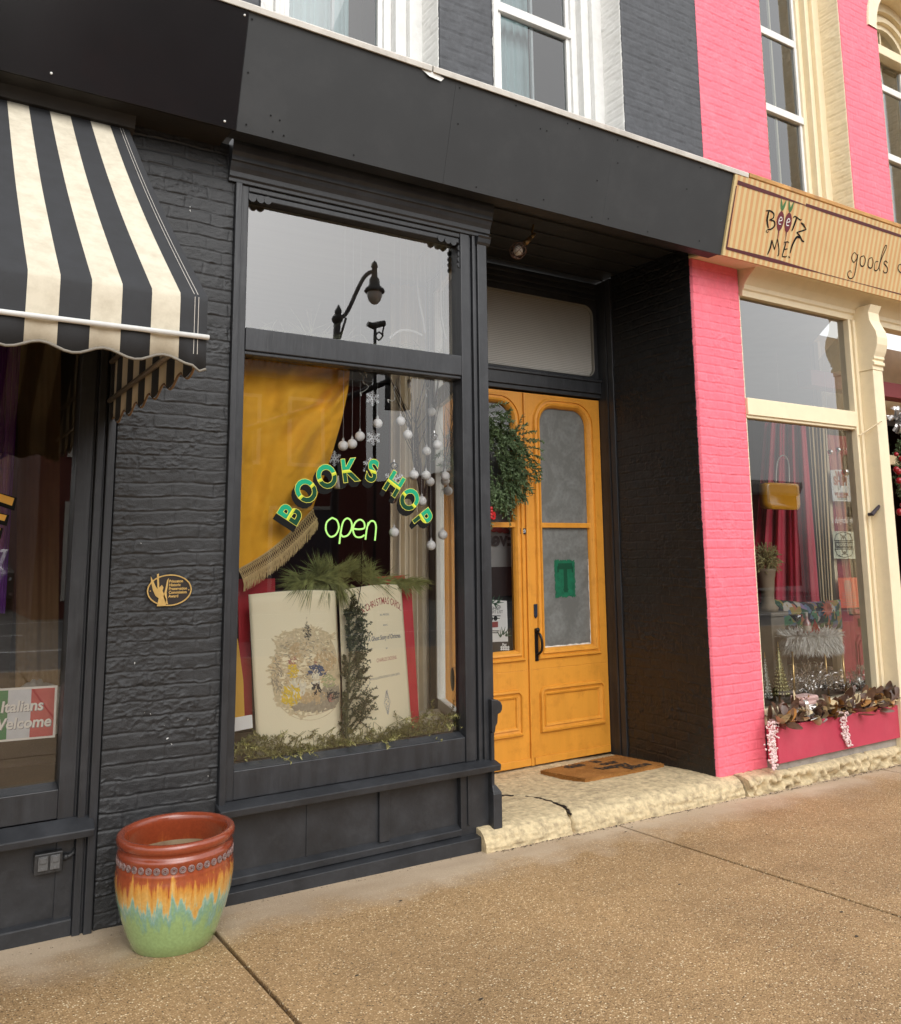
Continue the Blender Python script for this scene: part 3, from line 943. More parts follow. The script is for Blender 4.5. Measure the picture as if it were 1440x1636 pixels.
# ------------------------------------------------------------------ double doors
DY = 5.25
def door_leaf(x0, x1, gx0, gx1, px0, px1, pane_mat, label=None):
    z0, z1, zg0, zg1, zm = .058, 2.845, .884, 2.747, 1.815
    mb = MB()
    zs = .74
    ls = []
    inner, outer = rrect(gx0, gx1, zg0, zg1, .13, 0), rrect(x0, x1, zs, z1, 0, 0)
    mb.loops([[(a, DY + .05, b_) for a, b_ in inner], [(a, DY, b_) for a, b_ in inner], [(a, DY, b_) for a, b_ in outer], [(a, DY + .05, b_) for a, b_ in outer]])
    mb.box(x0, x1, DY, DY + .05, z0, zs)
    mb.box(gx0 - .01, gx1 + .01, DY - .004, DY + .04, zm - .019, zm + .019)
    mb.box(x0 + .01, x1 - .01, DY - .012, DY, z0 + .005, z0 + .055)
    leaf = mb.build('door', YELLOWDOOR, book, bevel=.003)
    if label: leaf['label'] = label
    mb = MB()
    ring_mould(mb, gx0, gx1, zg0, zg1, .13, 0, [(-.006, DY + .02), (.004, DY - .004), (.016, DY - .018), (.030, DY - .022), (.036, DY - .010), (.050, DY - .008), (.054, DY - .020), (.066, DY - .020), (.074, DY - .004), (.080, DY + .002)])
    ring_mould(mb, px0, px1, .335, .555, 0, 0, [(-.012, DY + .002), (-.004, DY - .012), (.008, DY - .016), (.014, DY - .006), (.030, DY - .010), (.036, DY - .024), (.048, DY - .022), (.056, DY + .002)])
    mb.build('moulding', YELLOWDOOR, leaf)
    for a, b_ in ((zg0, zm - .015), (zm + .015, zg1)):
        rt = .13 if b_ > 2 else 0
        mb = MB()
        pts = rrect(gx0 - .003, gx1 + .003, a, b_, rt, 0)
        mb.add([(p_, DY + .025, q_) for p_, q_ in pts], [tuple(range(len(pts)))])
        mb.build('pane', pane_mat, leaf)
    return leaf

def frost_mat():
    m, n, l, b = newmat('frosted door glass')
    tc = n.new('ShaderNodeTexCoord')
    nz = n.new('ShaderNodeTexNoise'); nz.inputs['Scale'].default_value = 3.0; nz.inputs['Detail'].default_value = 9; nz.inputs['Roughness'].default_value = .7; nz.inputs['Distortion'].default_value = 1.5
    l.new(tc.outputs['Object'], nz.inputs['Vector'])
    n2 = n.new('ShaderNodeTexVoronoi'); n2.inputs['Scale'].default_value = 38; n2.inputs['Randomness'].default_value = 1
    l.new(tc.outputs['Object'], n2.inputs['Vector'])
    a = n.new('ShaderNodeMath'); a.operation = 'MULTIPLY_ADD'; l.new(n2.outputs['Distance'], a.inputs[0]); a.inputs[1].default_value = .14; l.new(nz.outputs['Fac'], a.inputs[2])
    cr = n.new('ShaderNodeValToRGB'); cr.color_ramp.elements[0].position = .5; cr.color_ramp.elements[0].color = (.13, .132, .124, 1)
    cr.color_ramp.elements[1].position = .85; cr.color_ramp.elements[1].color = (.24, .25, .245, 1)
    l.new(a.outputs[0], cr.inputs[0]); l.new(cr.outputs[0], b.inputs['Base Color'])
    b.inputs['Roughness'].default_value = .28
    b.inputs['Specular IOR Level'].default_value = .7
    b.inputs['Coat Weight'].default_value = .6
    b.inputs['Coat Roughness'].default_value = .06
    return m
FROST = frost_mat()
leafL = door_leaf(3.232, 4.006, 3.372, 3.885, 3.362, 3.868, GLASS)
leafR = door_leaf(4.014, 4.778, 4.151, 4.632, 4.138, 4.672, FROST)
mb = MB(); mb.box(3.985, 4.012, DY - .018, DY - .0005, .06, 2.84)
mb.build('astragal', YELLOWDOOR, leafL, bevel=.004)
# pull handle + lock
mb = MB()
hx = 4.066
mb.box(hx - .016, hx + .016, DY - .008, DY - .0005, .80, 1.04)
mb.tube(smooth_pts([(hx, DY - .006, 1.01), (hx + .004, DY - .045, .995), (hx + .008, DY - .06, .94), (hx + .006, DY - .055, .88), (hx, DY - .008, .845)], 5), .010, 8)
mb.ball((hx, DY - .02, 1.03), .018, 10, 8)
mb.build('handle', mat('black iron', (.012, .012, .013), .3, .2, 20, metal=.4), leafR, bevel=.002)
mb = MB()
mb.prism([(hx - .018, DY - .009, 1.13), (hx - .004, DY - .009, 1.112), (hx + .012, DY - .009, 1.13), (hx + .014, DY - .009, 1.22), (hx - .018, DY - .009, 1.22)], (0, .0085, 0))
mb.build('keypad', mat('blue black plate', (.02, .03, .05), .25, .2, 20), leafR, bevel=.002)
mb = MB()
mb.box(3.93, 3.985, DY - .009, DY - .0005, 1.745, 1.79)
pl_ = mb.build('number_plate', mat('navy enamel', (.012, .016, .035), .3, .1), leafL, bevel=.002)
mb = MB(); mb.text('523', .032, (3.957, DY - .0105, 1.767))
mb.build('lettering', WHITE, leafL)
# cracked white putty round the frosted panes
random.seed(17)
def putty(x0, z0, x1, z1, w0):
    n_ = max(6, int(math.hypot(x1 - x0, z1 - z0) / .03))
    pts = [(x0 + (x1 - x0) * k / n_, DY + .0215, z0 + (z1 - z0) * k / n_) for k in range(n_ + 1)]
    MB().ribbon(pts, [w0 * random.uniform(.35, 1.5) for _ in pts], (0, -1, 0)).build('putty', mat('cracked putty', (.62, .60, .55), .8, .2, 40), leafR)
putty(4.627, .89, 4.627, 1.55, .010); putty(4.16, .893, 4.63, .893, .012); putty(4.156, 1.90, 4.156, 2.58, .012); putty(4.628, 1.84, 4.628, 2.3, .005)
# jambs, lintel, transom light
mb = MB()
mb.box(4.782, 4.812, 5.055, 5.36, .04, 3.846)
mb.box(4.770, 4.782, 5.062, 5.115, .04, 3.846)
mb.box(4.774, 4.782, 5.135, 5.16, .04, 3.846)
mb.box(3.19, 3.228, 5.225, 5.36, .04, 3.846)
mb.box(3.228, 4.782, 5.215, 5.33, 2.895, 3.02)
mb.box(3.228, 4.782, 5.232, 5.33, 2.86, 2.895)
mb.box(3.228, 4.782, 5.20, 5.215, 2.99, 3.012)
mb.build('door_frame', BLACKWOODV, book, bevel=.004)
mb = MB()
inner, outer = rrect(3.27, 4.732, 3.045, 3.64, .085, .07), rrect(3.228, 4.782, 3.02, 3.846, 0, 0)
mb.loops([[(a, 5.30, b_) for a, b_ in inner], [(a, 5.245, b_) for a, b_ in inner], [(a, 5.245, b_) for a, b_ in outer], [(a, 5.30, b_) for a, b_ in outer]])
for z in (3.70, 3.75, 3.80):
    mb.box(3.23, 4.76, 5.225, 5.245, z, z + .022)
tr = mb.build('transom_light', BLACKWOOD, book, bevel=.003)
mb = MB(); ring_mould(mb, 3.27, 4.732, 3.045, 3.64, .085, .07, [(-.004, 5.262), (.0, 5.242), (.006, 5.240), (.008, 5.246)])
mb.build('bead', mat('pale putty', (.20, .19, .165), .6, .1), tr)

def ribbed():
    m, n, l, b = newmat('ribbed privacy glass')
    tc = n.new('ShaderNodeTexCoord')
    w1 = n.new('ShaderNodeTexWave'); w1.bands_direction = 'X'; w1.inputs['Scale'].default_value = 32
    w2 = n.new('ShaderNodeTexWave'); w2.bands_direction = 'Z'; w2.inputs['Scale'].default_value = 22
    l.new(tc.outputs['Object'], w1.inputs['Vector']); l.new(tc.outputs['Object'], w2.inputs['Vector'])
    ad = n.new('ShaderNodeMath'); ad.operation = 'MULTIPLY_ADD'; l.new(w2.outputs['Fac'], ad.inputs[0]); ad.inputs[1].default_value = .35; l.new(w1.outputs['Fac'], ad.inputs[2])
    bp = n.new('ShaderNodeBump'); bp.inputs['Strength'].default_value = .5; bp.inputs['Distance'].default_value = .004
    l.new(ad.outputs[0], bp.inputs['Height']); l.new(bp.outputs[0], b.inputs['Normal'])
    rc = n.new('ShaderNodeValToRGB'); rc.color_ramp.elements[0].position = .15; rc.color_ramp.elements[0].color = (.10, .088, .068, 1); rc.color_ramp.elements[1].position = 1.1; rc.color_ramp.elements[1].color = (.42, .39, .33, 1)
    l.new(ad.outputs[0], rc.inputs[0]); l.new(rc.outputs[0], b.inputs['Base Color'])
    b.inputs['Roughness'].default_value = .18
    b.inputs['Specular IOR Level'].default_value = .9
    return m
pts = rrect(3.268, 4.734, 3.043, 3.642, .085, .07)
MB().add([(a, 5.268, b_) for a, b_ in pts], [tuple(range(len(pts)))]).build('pane', ribbed(), tr)
# writing on the show window: an arc of letters, black block shadow, yellow line, two greens with a bright band
LY = GY - .004
def green_mat():
    m, n, l, b = newmat('two tone green sign paint')
    tc = n.new('ShaderNodeTexCoord'); sp = n.new('ShaderNodeSeparateXYZ'); l.new(tc.outputs['UV'], sp.inputs[0])
    cr = n.new('ShaderNodeValToRGB'); cr.color_ramp.interpolation = 'CONSTANT'
    cs = [(0, (.003, .050, .022)), (.40, (.45, .52, .03)), (.47, (.62, .64, .06)), (.53, (.006, .26, .13)), (.58, (.008, .30, .155))]
    while len(cr.color_ramp.elements) < len(cs): cr.color_ramp.elements.new(.5)
    for i, (p_, c) in enumerate(cs):
        cr.color_ramp.elements[i].position = p_; cr.color_ramp.elements[i].color = c + (1,)
    l.new(sp.outputs[1], cr.inputs[0]); l.new(cr.outputs[0], b.inputs['Base Color'])
    b.inputs['Roughness'].default_value = .5
    b.inputs['Specular IOR Level'].default_value = .2
    return m
GREENP = green_mat()
YELP = mat('yellow sign paint', (.66, .62, .10), .5, .05, spec=.2)
letters = [('B', 464, 820), ('O', 489, 784), ('O', 522, 761), ('K', 560, 751), ('S', 595, 752), ('H', 630, 773), ('O', 654.5, 798), ('P', 676.5, 829)]
C3 = [at(u, v, LY) for _, u, v in letters]
sh, ye, gr = MB(), MB(), MB()
uvs = []
cx0, cz0 = np.mean([c[0] for c in C3]), C3[3][2]
for i, (ch, u, v) in enumerate(letters):
    c = C3[i]
    a, b_ = C3[max(i - 1, 0)], C3[min(i + 1, 7)]
    ang = math.atan2(b_[2] - a[2], b_[0] - a[0])
    if i in (0, 7): ang *= 1.08
    U = np.array([math.cos(ang), 0, math.sin(ang)]); V = np.array([-math.sin(ang), 0, math.cos(ang)])
    size, sx_ = .172, .84
    vs, fs = text_mesh(ch, .030)
    vo, fo = text_mesh(ch, .048)
    # centre the glyph
    bb = np.array(vs)[:, :2]; mid = (bb.max(0) + bb.min(0)) / 2; hh = bb[:, 1].max() - bb[:, 1].min()
    def put(mbx, vv, ff, off, y):
        mbx.add([c + U * ((p_[0] - mid[0]) * size * sx_) + V * ((p_[1] - mid[1]) * size) + np.array([off[0], y, off[1]]) for p_ in vv], ff)
    for k in range(9):
        put(sh, vo, fo, (-.0022 * k - .0, -.0038 * k), -.0003 + .0002 * k)
    put(ye, vo, fo, (0, 0), -.0012)
    n0 = len(gr.v)
    put(gr, vs, fs, (0, 0), -.0022)
    uvs += [(0, (p_[1] - bb[:, 1].min()) / hh) for p_ in vs]
gob = gr.build('lettering', GREENP, frame)
uvl = gob.data.uv_layers.new(name='UVMap')
for lp in gob.data.loops:
    uvl.data[lp.index].uv = uvs[lp.vertex_index]
ye.build('lettering_outline', YELP, frame)
sh.build('lettering_shadow', BLACKINK, frame)

# ------------------------------------------------------------------ doorstep
STEP = stone_sheet('stone_step', 2.80, 4.93, [(5.30, .056), (4.9, .072), (4.45, .095), (4.24, .100), (4.16, .088), (4.115, .050), (4.10, -.01), (4.10, -.12)], None, 61,
                   crack=[[(3.05, 4.72), (3.345, 4.695), (3.46, 4.55), (3.485, 4.40), (3.475, 4.25), (3.43, 4.14), (3.42, 4.0)]])
tag(STEP, 'worn cream limestone doorstep with a long crack in front of the ochre doors', 'doorstep')

# ================================================================== left shop: dark window under the striped awning
shop = thing('corner_shop_building', 'black painted shop front with a wide dark window and glossy black sign board', 'building', (-.9, F, 0))
LX = -3.2
mb = MB()
for x0, x1 in ((LX, -2.45), (-2.447, -1.22), (-1.217, .012), (.0145, 1.2515)):
    mb.sweep(board_prof(.004), x0, x1)
mb.build('sign_board', FASCIAGLOSS, shop, bevel=.0015)
for x, t in [(1.23, .05), (1.19, .95), (.40, .93), (.015, .5), (.6, .04), (-.4, .9), (-.8, .06)]:
    c = on_board(x, t, .006)
    MB().ball(c, .006, 8, 5).build('screw', WHITE, shop)
mb = MB()
mb.box(LX, 1.24, 3.985, 4.36, 3.735, 3.755)
mb.sweep([(4.22, 3.60), (4.19, 3.61), (4.17, 3.66), (4.12, 3.68), (4.10, 3.735), (4.22, 3.735)], LX, .80)
mb.build('soffit', mat('dark brown soffit', (.022, .018, .015), .6, .3, 5, .3, 30), shop)
mb = MB()
mb.sweep([(3.796, 4.282), (3.790, 4.312), (3.80, 4.322), (4.19, 4.40), (4.19, 4.38), (3.83, 4.29), (3.81, 4.288)], LX, .598)
mb.build('metal_flashing', bpy.data.materials['pale metal flashing'], shop, bevel=.003)
brick_panel('upper_wall', (LX, F, UZ0), (1, 0, 0), (0, 0, 1), .29 - LX, 2.0, GREYBRICK, shop, step=.03, rough=.5, seed=71)
brick_panel('head_wall', (LX, F + .02, 3.30), (1, 0, 0), (0, 0, 1), .79 - LX, .42, BLACKBRICK, shop, step=.02, rough=1, seed=73)
mb = MB()
mb.box(.632, .700, 4.205, 4.32, .43, 3.32)
mb.box(.700, .712, 4.215, 4.32, .43, 3.32)
mb.box(.712, .745, 4.190, 4.32, .0, 3.32)
mb.box(.745, .757, 4.205, 4.32, .0, 3.32)
mb.box(.757, .792, 4.180, 4.32, .0, 3.32)
mb.box(LX, .632, 4.205, 4.32, .50, .622)
mb.prism([(LX, 4.205, .622), (LX, 4.275, .640), (LX, 4.32, .640), (LX, 4.32, .622)], (.632 - LX, 0, 0))
mb.box(LX, .632, 4.205, 4.32, 3.22, 3.32)
mb.box(-1.36, -1.28, 4.205, 4.32, .64, 3.22)
wf = mb.build('shop_window', BLACKWOODV, shop, bevel=.004)
mb = MB()
mb.prism([(LX, 4.13, .425), (LX, 4.125, .455), (LX, 4.20, .50), (LX, 4.205, .425)], (.775 - LX, 0, 0))
mb.build('sill', BLACKWOOD, wf, bevel=.004)
mb = MB()
mb.box(LX, .712, 4.232, 4.30, -.08, .425)
mb.box(.640, .712, 4.222, 4.232, .085, .425)
mb.prism([(LX, 4.232, .095), (LX, 4.205, .08), (LX, 4.205, -.1), (LX, 4.232, -.1)], (.712 - LX, 0, 0))
mb.build('bulkhead', BLACKWOOD, shop, bevel=.004)
MB().quad((LX, 4.275, .63), (.64, 4.275, .63), (.64, 4.275, 3.23), (LX, 4.275, 3.23)).build('pane', glass_mat('dark shop glass', tint=(1, .98, .95), gain=3.6, wobble=.05), wf)
mb = MB()
mb.box(LX, .80, 8.0, 8.02, -.1, 3.7); mb.box(LX - .02, LX, 4.3, 8.0, -.1, 3.7); mb.box(.78, .80, 4.33, 8.0, -.1, 3.7)
mb.build('inner_wall', mat('brown shop wall', (.10, .065, .035), .7, .2, 2), shop)
MB().box(LX, .78, 4.33, 8.0, 3.62, 3.64).build('inner_ceiling', DARK, shop)
MB().box(LX, .78, 4.33, 8.0, -.1, -.08).build('inner_floor', DARK, shop)
mb = MB(); mb.box(LX, .77, 4.33, 4.85, .58, .60); mb.box(LX, .77, 4.83, 4.86, .60, .80)
mb.build('display_shelf', mat('brown stained board', (.085, .055, .032), .5, .3, 4), shop, bevel=.004)
# painted lettering on the left window: only the ends of three gold strokes reach into the picture
mb, mk = MB(), MB()
for (u0, v0), (u1, v1), wd in (((-40, 782), (25, 802), 18), ((-40, 815), (13, 828), 15), ((-40, 842), (3, 849), 15)):
    for m_, o, e in ((mk, .0, 2), (mb, -.0015, -2)):
        k = 6 if m_ is mk else 0
        pts = [at(u0, v0 - wd / 2 + 2 - e * .5 + k * .2, 4.270 + o), at(u1 + e, v1 - wd / 2 + 2 - e * .5 + k * .2, 4.270 + o), at(u1 - 4 + e, v1 + wd / 2 - 2 + e * .5 + k, 4.270 + o), at(u0, v0 + wd / 2 - 2 + e * .5 + k, 4.270 + o)]
        m_.add(pts[::-1], [(0, 1, 2, 3)])
mk.build('lettering_shadow', BLACKINK, wf)
mb.build('lettering', mat('gold sign paint', (.80, .42, .05), .4, .05), wf)

# ================================================================== pink shop on the right
pink = thing('gift_shop_building', 'pink painted brick shop building with cream window trim', 'building', (6.6, F, 0))
PXL, PXR = 4.793, 5.302
brick_panel('brick_pilaster', (PXL, F, .075), (1, 0, 0), (0, 0, 1), PXR - PXL, 3.69, PINKBRICK, pink, step=.006, rough=.8, seed=83, depth=1.1, wav=.6)
brick_panel('upper_wall', (4.990, F, UZ0), (1, 0, 0), (0, 0, 1), .803, 3.6, PINKBRICK, pink, step=.0085, rough=.75, seed=87, depth=1.1, wav=.6)
brick_panel('upper_wall', (6.957, F, UZ0), (1, 0, 0), (0, 0, 1), .605, 3.6, PINKBRICK, pink, step=.0085, rough=.6, seed=89, depth=1.1, wav=.6)
brick_panel('upper_wall', (8.735, F, UZ0), (1, 0, 0), (0, 0, 1), 1.6, 3.6, PINKBRICK, pink, step=.02, rough=.42, seed=91, depth=.8)
r1, r2 = at(1250, 58, 4.47)[2], at(1255, 181, 4.47)[2]
upper_window(pink, 5.795, 6.955, CREAMPAINT, CREAMBRICK, [r2, r1], 93, .55, storm=True)
zs_ = at(1412, 88, 4.46)[2] - .05
_uz = UZ1
UZ1 = zs_
upper_window(pink, 7.565, 8.732, CREAMPAINT, CREAMBRICK, [r2, r1], 97, .55, storm=True)
UZ1 = _uz
# arch over the second window
cxa = (7.565 + 8.732) / 2
def arc(r_, y, n=24):
    return [(cxa + r_ * math.cos(a), y, zs_ + r_ * math.sin(a)) for a in np.linspace(math.pi, 0, n + 1)]
mb = MB()
mb.loops([arc(.335, 4.54), arc(.335, 4.46), arc(.39, 4.46), arc(.39, 4.42), arc(.44, 4.42), arc(.44, 4.45), arc(.49, 4.45), arc(.49, 4.40), arc(.584, 4.40), arc(.584, 4.56)], closed=False)
mb.build('arch_frame', CREAMPAINT, pink, smooth=False)
mb = MB()
mb.loops([arc(.584, 4.46), arc(.584, 4.20), arc(.60, 4.19), arc(.74, 4.185), arc(.75, 4.21)], closed=False)
mb.build('brick_arch', CREAMBRICK, pink)
a_ = arc(.335, 4.51)
MB().add(a_, [tuple(range(len(a_)))]).build('arch_pane', GLASSUP, pink)
mb = MB()
mb.box(cxa - .01, cxa + .01, 4.50, 4.53, zs_, zs_ + .33)
mb.build('muntin', CREAMPAINT, pink)
mb = MB()
o_ = arc(.745, 4.203)
top = [(7.565 - .0 + 1.167 * k / 24, 4.203, UZ0 + 3.6) for k in range(25)]
mb.loops([o_, top], closed=False)
mb.build('upper_wall', mat('crimson painted brick', (.30, .03, .035), .6, .1, 20, .4, 60), pink)
mb = MB(); mb.box(7.5, 8.8, 4.95, 4.97, zs_ - .2, zs_ + .9)
mb.build('room', DARK, pink)

# sign-board soffit, pilaster cap, window head
mb = MB()
mb.box(4.80, 9.6, 3.99, 4.45, 3.79, 3.81)
mb.prism([(4.785, 3.985, 3.737), (5.33, 3.985, 3.737), (5.33, 4.23, 3.768), (4.785, 4.23, 3.768)], (0, 0, .022))
mb.sweep([(4.30, 3.555), (4.19, 3.555), (4.185, 3.60), (4.17, 3.61), (4.165, 3.64), (4.12, 3.69), (4.05, 3.75), (3.99, 3.757), (3.99, 3.79), (4.30, 3.79)], 5.331, 9.6)
mb.build('cornice', CREAMPAINT, pink, bevel=.003)
mb = MB()
mb.box(5.306, 6.685, 4.180, 4.29, 2.622, 2.752)
mb.box(5.306, 6.685, 4.195, 4.28, 2.60, 2.622)
mb.box(5.300, 5.318, 4.205, 4.29, .36, 3.555)
mb.box(6.685, 6.720, 4.185, 4.29, .36, 3.555)
mb.box(6.720, 6.738, 4.200, 4.29, .36, 3.555)
mb.box(6.738, 6.775, 4.175, 4.29, .36, 3.555)
mb.box(5.318, 6.685, 4.195, 4.29, .36, .47)
pw = mb.build('shop_window', CREAMPAINT, pink, bevel=.004)
GP = 4.235
MB().quad((5.31, GP, .46), (6.69, GP, .46), (6.69, GP, 2.61), (5.31, GP, 2.61)).build('pane', GLASS, pw)
MB().quad((5.31, GP, 2.75), (6.69, GP, 2.75), (6.69, GP, 3.56), (5.31, GP, 3.56)).build('transom_pane', glass_mat('transom glass', tint=(.75, .78, .78), gain=5.0), pw)
mb = MB()
mb.box(6.776, 6.918, 4.055, 4.30, .05, 3.10)
cl = mb.build('column', CREAMPAINT, pink, bevel=.006)
mb = MB()
pf = [(4.30, 3.10), (4.050, 3.10), (4.050, 3.135), (4.032, 3.14), (4.032, 3.165), (4.046, 3.172), (4.046, 3.185), (4.032, 3.192), (4.032, 3.215), (4.015, 3.25), (3.995, 3.31), (3.99, 3.37), (4.00, 3.43), (4.03, 3.49), (4.045, 3.53), (4.05, 3.60), (4.02, 3.66), (4.30, 3.66)]
mb.prism([(6.770, a, b_) for a, b_ in pf], (.154, 0, 0))
mb.build('bracket', CREAMPAINT, cl, bevel=.004)
mb = MB()
mb.tube(smooth_pts([(6.70, 4.18, 2.55), (6.71, 4.16, 2.56), (6.80, 4.03, 2.66)], 4), .006, 6)
mb.build('hook', CREAMPAINT, cl)
mb = MB()
p0, p1 = at(1388, 822, 4.16), at(1405, 803, 4.12)
mb.tube([p0, p0 + np.array([0, -.03, 0]), p1 + np.array([0, -.03, .0])], [.014, .018, .010], 8)
mb.tube([p1 + np.array([0, -.03, .0]), p1 + np.array([.01, -.04, .02])], .006, 6)
mb.build('shutter_catch', mat('dark iron', (.05, .04, .05), .4, .3, 60, metal=.6), cl)
mb = MB()
mb.box(5.30, 9.6, 4.12, 4.32, .02, .128)
mb.build('footing', mat('grey mortar', (.30, .27, .24), .85, .25, 9, .5, 60, dirt=(.16, .14, .12), ds=6), pink, bevel=.01)
# inside of the right bay
mb = MB()
mb.box(5.262, 5.28, 4.30, 8.0, -.1, 3.75); mb.box(5.28, 11, 8.0, 8.02, -.1, 3.75); mb.box(10.98, 11, 5.4, 8.0, -.1, 3.75)
mb.build('inner_wall', mat('dim red shop wall', (.085, .03, .026), .8, .25, 2), pink)
mb = MB()
mb.prism([(5.28, 4.30, 3.70), (6.80, 4.30, 3.70), (7.72, 5.24, 3.70), (11, 5.24, 3.70), (11, 8.0, 3.70), (5.28, 8.0, 3.70)], (0, 0, .02))
mb.build('inner_ceiling', mat('grey ceiling', (.30, .30, .28), .8, .1, 3), pink)
mb = MB()
mb.prism([(5.28, 4.30, .40), (6.80, 4.30, .40), (7.68, 5.2, .40), (5.28, 5.2, .40)], (0, 0, -.03))
mb.prism([(5.28, 5.2, -.02), (11, 5.26, -.02), (11, 8.0, -.02), (5.28, 8.0, -.02)], (0, 0, -.03))
mb.build('inner_floor', mat('pale shelf board', (.34, .28, .22), .6, .2, 3), pink)
mb = MB()
for (x0, y0), (x1, y1) in (((7.70, 5.17), (7.745, 5.215)), ((6.80, 4.31), (6.825, 4.335))):
    mb.box(x0, x1, y0, y1, .40, 3.7)
mb.build('corner_post', CREAMPAINT, pink)
ex, ey = (7.70 - 6.82), (5.18 - 4.33)
MB().quad((6.82, 4.33, .42), (7.70, 5.18, .42), (7.70, 5.18, 3.5), (6.82, 4.33, 3.5)).build('side_pane', glass_mat('side glass', tint=(.86, .87, .84), gain=.45), pink)
# entrance door, seen through the side glass, and the recess beyond the column
MAROON = mat('raspberry door paint', (.36, .035, .06), .4, .1, 8, .15, 40)
mb = MB()
mb.frame(7.80, 8.62, .10, 2.75, .13, 5.20, 5.25, wt=.14, wb=.85)
dr = mb.build('door', MAROON, pink, bevel=.004)
mb = MB()
ring_mould(mb, 7.98, 8.44, 1.0, 2.56, .06, .06, [(-.01, 5.20), (.0, 5.18), (.03, 5.175), (.05, 5.20)])
o8 = [(7.99, .25), (8.05, .19), (8.37, .19), (8.43, .25), (8.43, .70), (8.37, .76), (8.05, .76), (7.99, .70)]
for s_ in (1.0, .82):
    c8 = (8.21, .475)
    o9 = [((a - c8[0]) * s_ + c8[0], (b_ - c8[1]) * s_ + c8[1]) for a, b_ in o8]
    oo = [((a - c8[0]) * (s_ - .08) + c8[0], (b_ - c8[1]) * (s_ - .08) + c8[1]) for a, b_ in o8]
    mb.loops([[(a, 5.20, b_) for a, b_ in o9], [(a, 5.182, b_) for a, b_ in o9], [(a, 5.182, b_) for a, b_ in oo], [(a, 5.20, b_) for a, b_ in oo]])
mb.build('moulding', MAROON, dr)
mb = MB(); mb.box(8.06, 8.30, 5.183, 5.20, .84, .92)
mb.build('letter_slot', mat('aged brass', (.16, .11, .05), .35, .2, 30, metal=.8), dr, bevel=.004)
MB().quad((7.93, 5.225, .95), (8.49, 5.225, .95), (8.49, 5.225, 2.61), (7.93, 5.225, 2.61)).build('pane', GLASS, dr)
mb = MB()
mb.box(7.72, 11, 5.22, 5.28, 2.98, 3.79); mb.box(7.72, 7.80, 5.22, 5.28, -.02, 2.98); mb.box(8.62, 8.72, 5.22, 5.28, -.02, 2.98); mb.box(9.5, 11, 5.22, 5.28, -.02, 2.98)
mb.box(8.72, 9.5, 5.22, 5.28, -.02, .8); mb.box(8.72, 9.5, 5.22, 5.28, 2.5, 2.60)
mb.build('recess_wall', mat('cream boarding', (.62, .50, .32), .6, .06, 10, .1, 40), pink, bevel=.003)
mb = MB(); mb.box(6.94, 9.5, 4.75, 4.90, 3.10, 3.25)
mb.build('lintel', mat('maroon paint', (.22, .025, .03), .5, .1), pink, bevel=.004)
mb = MB(); mb.frame(8.73, 9.48, .82, 2.98, .06, 5.20, 5.24)
mb.build('side_window', mat('black frame paint', (.02, .016, .018), .4, .1), pink)
mb = MB(); mb.box(6.9, 10.5, 4.1, 5.3, -.03, .06)
mb.build('recess_floor', STONE, pink)
mb = MB(); mb.box(9.55, 9.6, 4.2, 5.25, 0, 3.79)
mb.build('recess_side', CREAMPAINT, pink)
stl = stone_sheet('stone_ledge', 4.945, 9.6, [(4.30, .085), (4.14, .080), (4.085, .070), (4.062, .045), (4.055, -.01), (4.05, -.14)], None, 67,
                  crack=[[(5.03, 4.3), (5.04, 4.0)], [(5.22, 4.3), (5.24, 4.0)], [(5.42, 4.3), (5.40, 4.1), (5.43, 4.0)], [(6.3, 4.3), (6.33, 4.0)], [(7.25, 4.3), (7.2, 4.0)], [(4.9, 4.05), (7.5, 4.045)]], step=.011, amp=1.1)
tag(stl, 'rough cream limestone ledge along the foot of the pink shop', 'stone ledge')

# ------------------------------------------------------------------ the striped sign of the pink shop
sgn = thing('shop_sign', 'tan and cream striped sign board with hand painted lettering and maroon border', 'sign', (6.9, 3.85, 3.72))
mb = MB()
mb.sweep(board_prof(.014, .03), 4.842, 9.6)
SIGNST = stripes('striped sign paint', [(.60, .33, .14), (.64, .50, .25)], .029, 0, .6, .006, .1, 60, dirt=(.88, .84, .78))
sb_ = mb.build('board', SIGNST, sgn, bevel=.002)
mb = MB()
mb.sweep([(3.805, 4.283), (3.79, 4.29), (3.787, 4.318), (3.80, 4.326), (4.19, 4.36), (4.19, 4.34), (3.83, 4.30)], 4.99, 9.6)
mb.build('top_edge', mat('orange timber edge', (.50, .26, .075), .6, .3, 9, .3, 40, stretch=(.3, 1, 1), dirt=(.16, .08, .04), ds=8, damt=.7), sgn, bevel=.003)
SP0 = on_board(5, 0, .0165)
MAR = mat('maroon sign paint', (.085, .010, .014), .5, .1)
def sg(u, v): return on(u, v, SP0, FN)
mb = MB()
def taper(a, b_, w0, w1, w2, n=14):
    A, B = sg(*a), sg(*b_)
    pts = [A + (B - A) * t + FN * .0005 * math.sin(t * 9) for t in np.linspace(0, 1, n)]
    ws = [(w0 + (w1 - w0) * min(1, t * 2) if t < .5 else w1 + (w2 - w1) * (t - .5) * 2) for t in np.linspace(0, 1, n)]
    mb.ribbon(pts, ws, FN)
taper((1179, 291), (1288, 328), .030, .026, .004)
taper((1288, 327), (1440, 377), .022, .026, .022)
taper((1440, 377), (1600, 428), .022, .022, .022)
taper((1177, 297), (1161, 397), .008, .014, .016)
taper((1161, 396), (1308, 435), .020, .030, .006)
taper((1308, 435), (1440, 470), .005, .004, .008)
taper((1440, 470), (1620, 518), .008, .008, .008)
mb.build('border', MAR, sgn)
mb = MB()
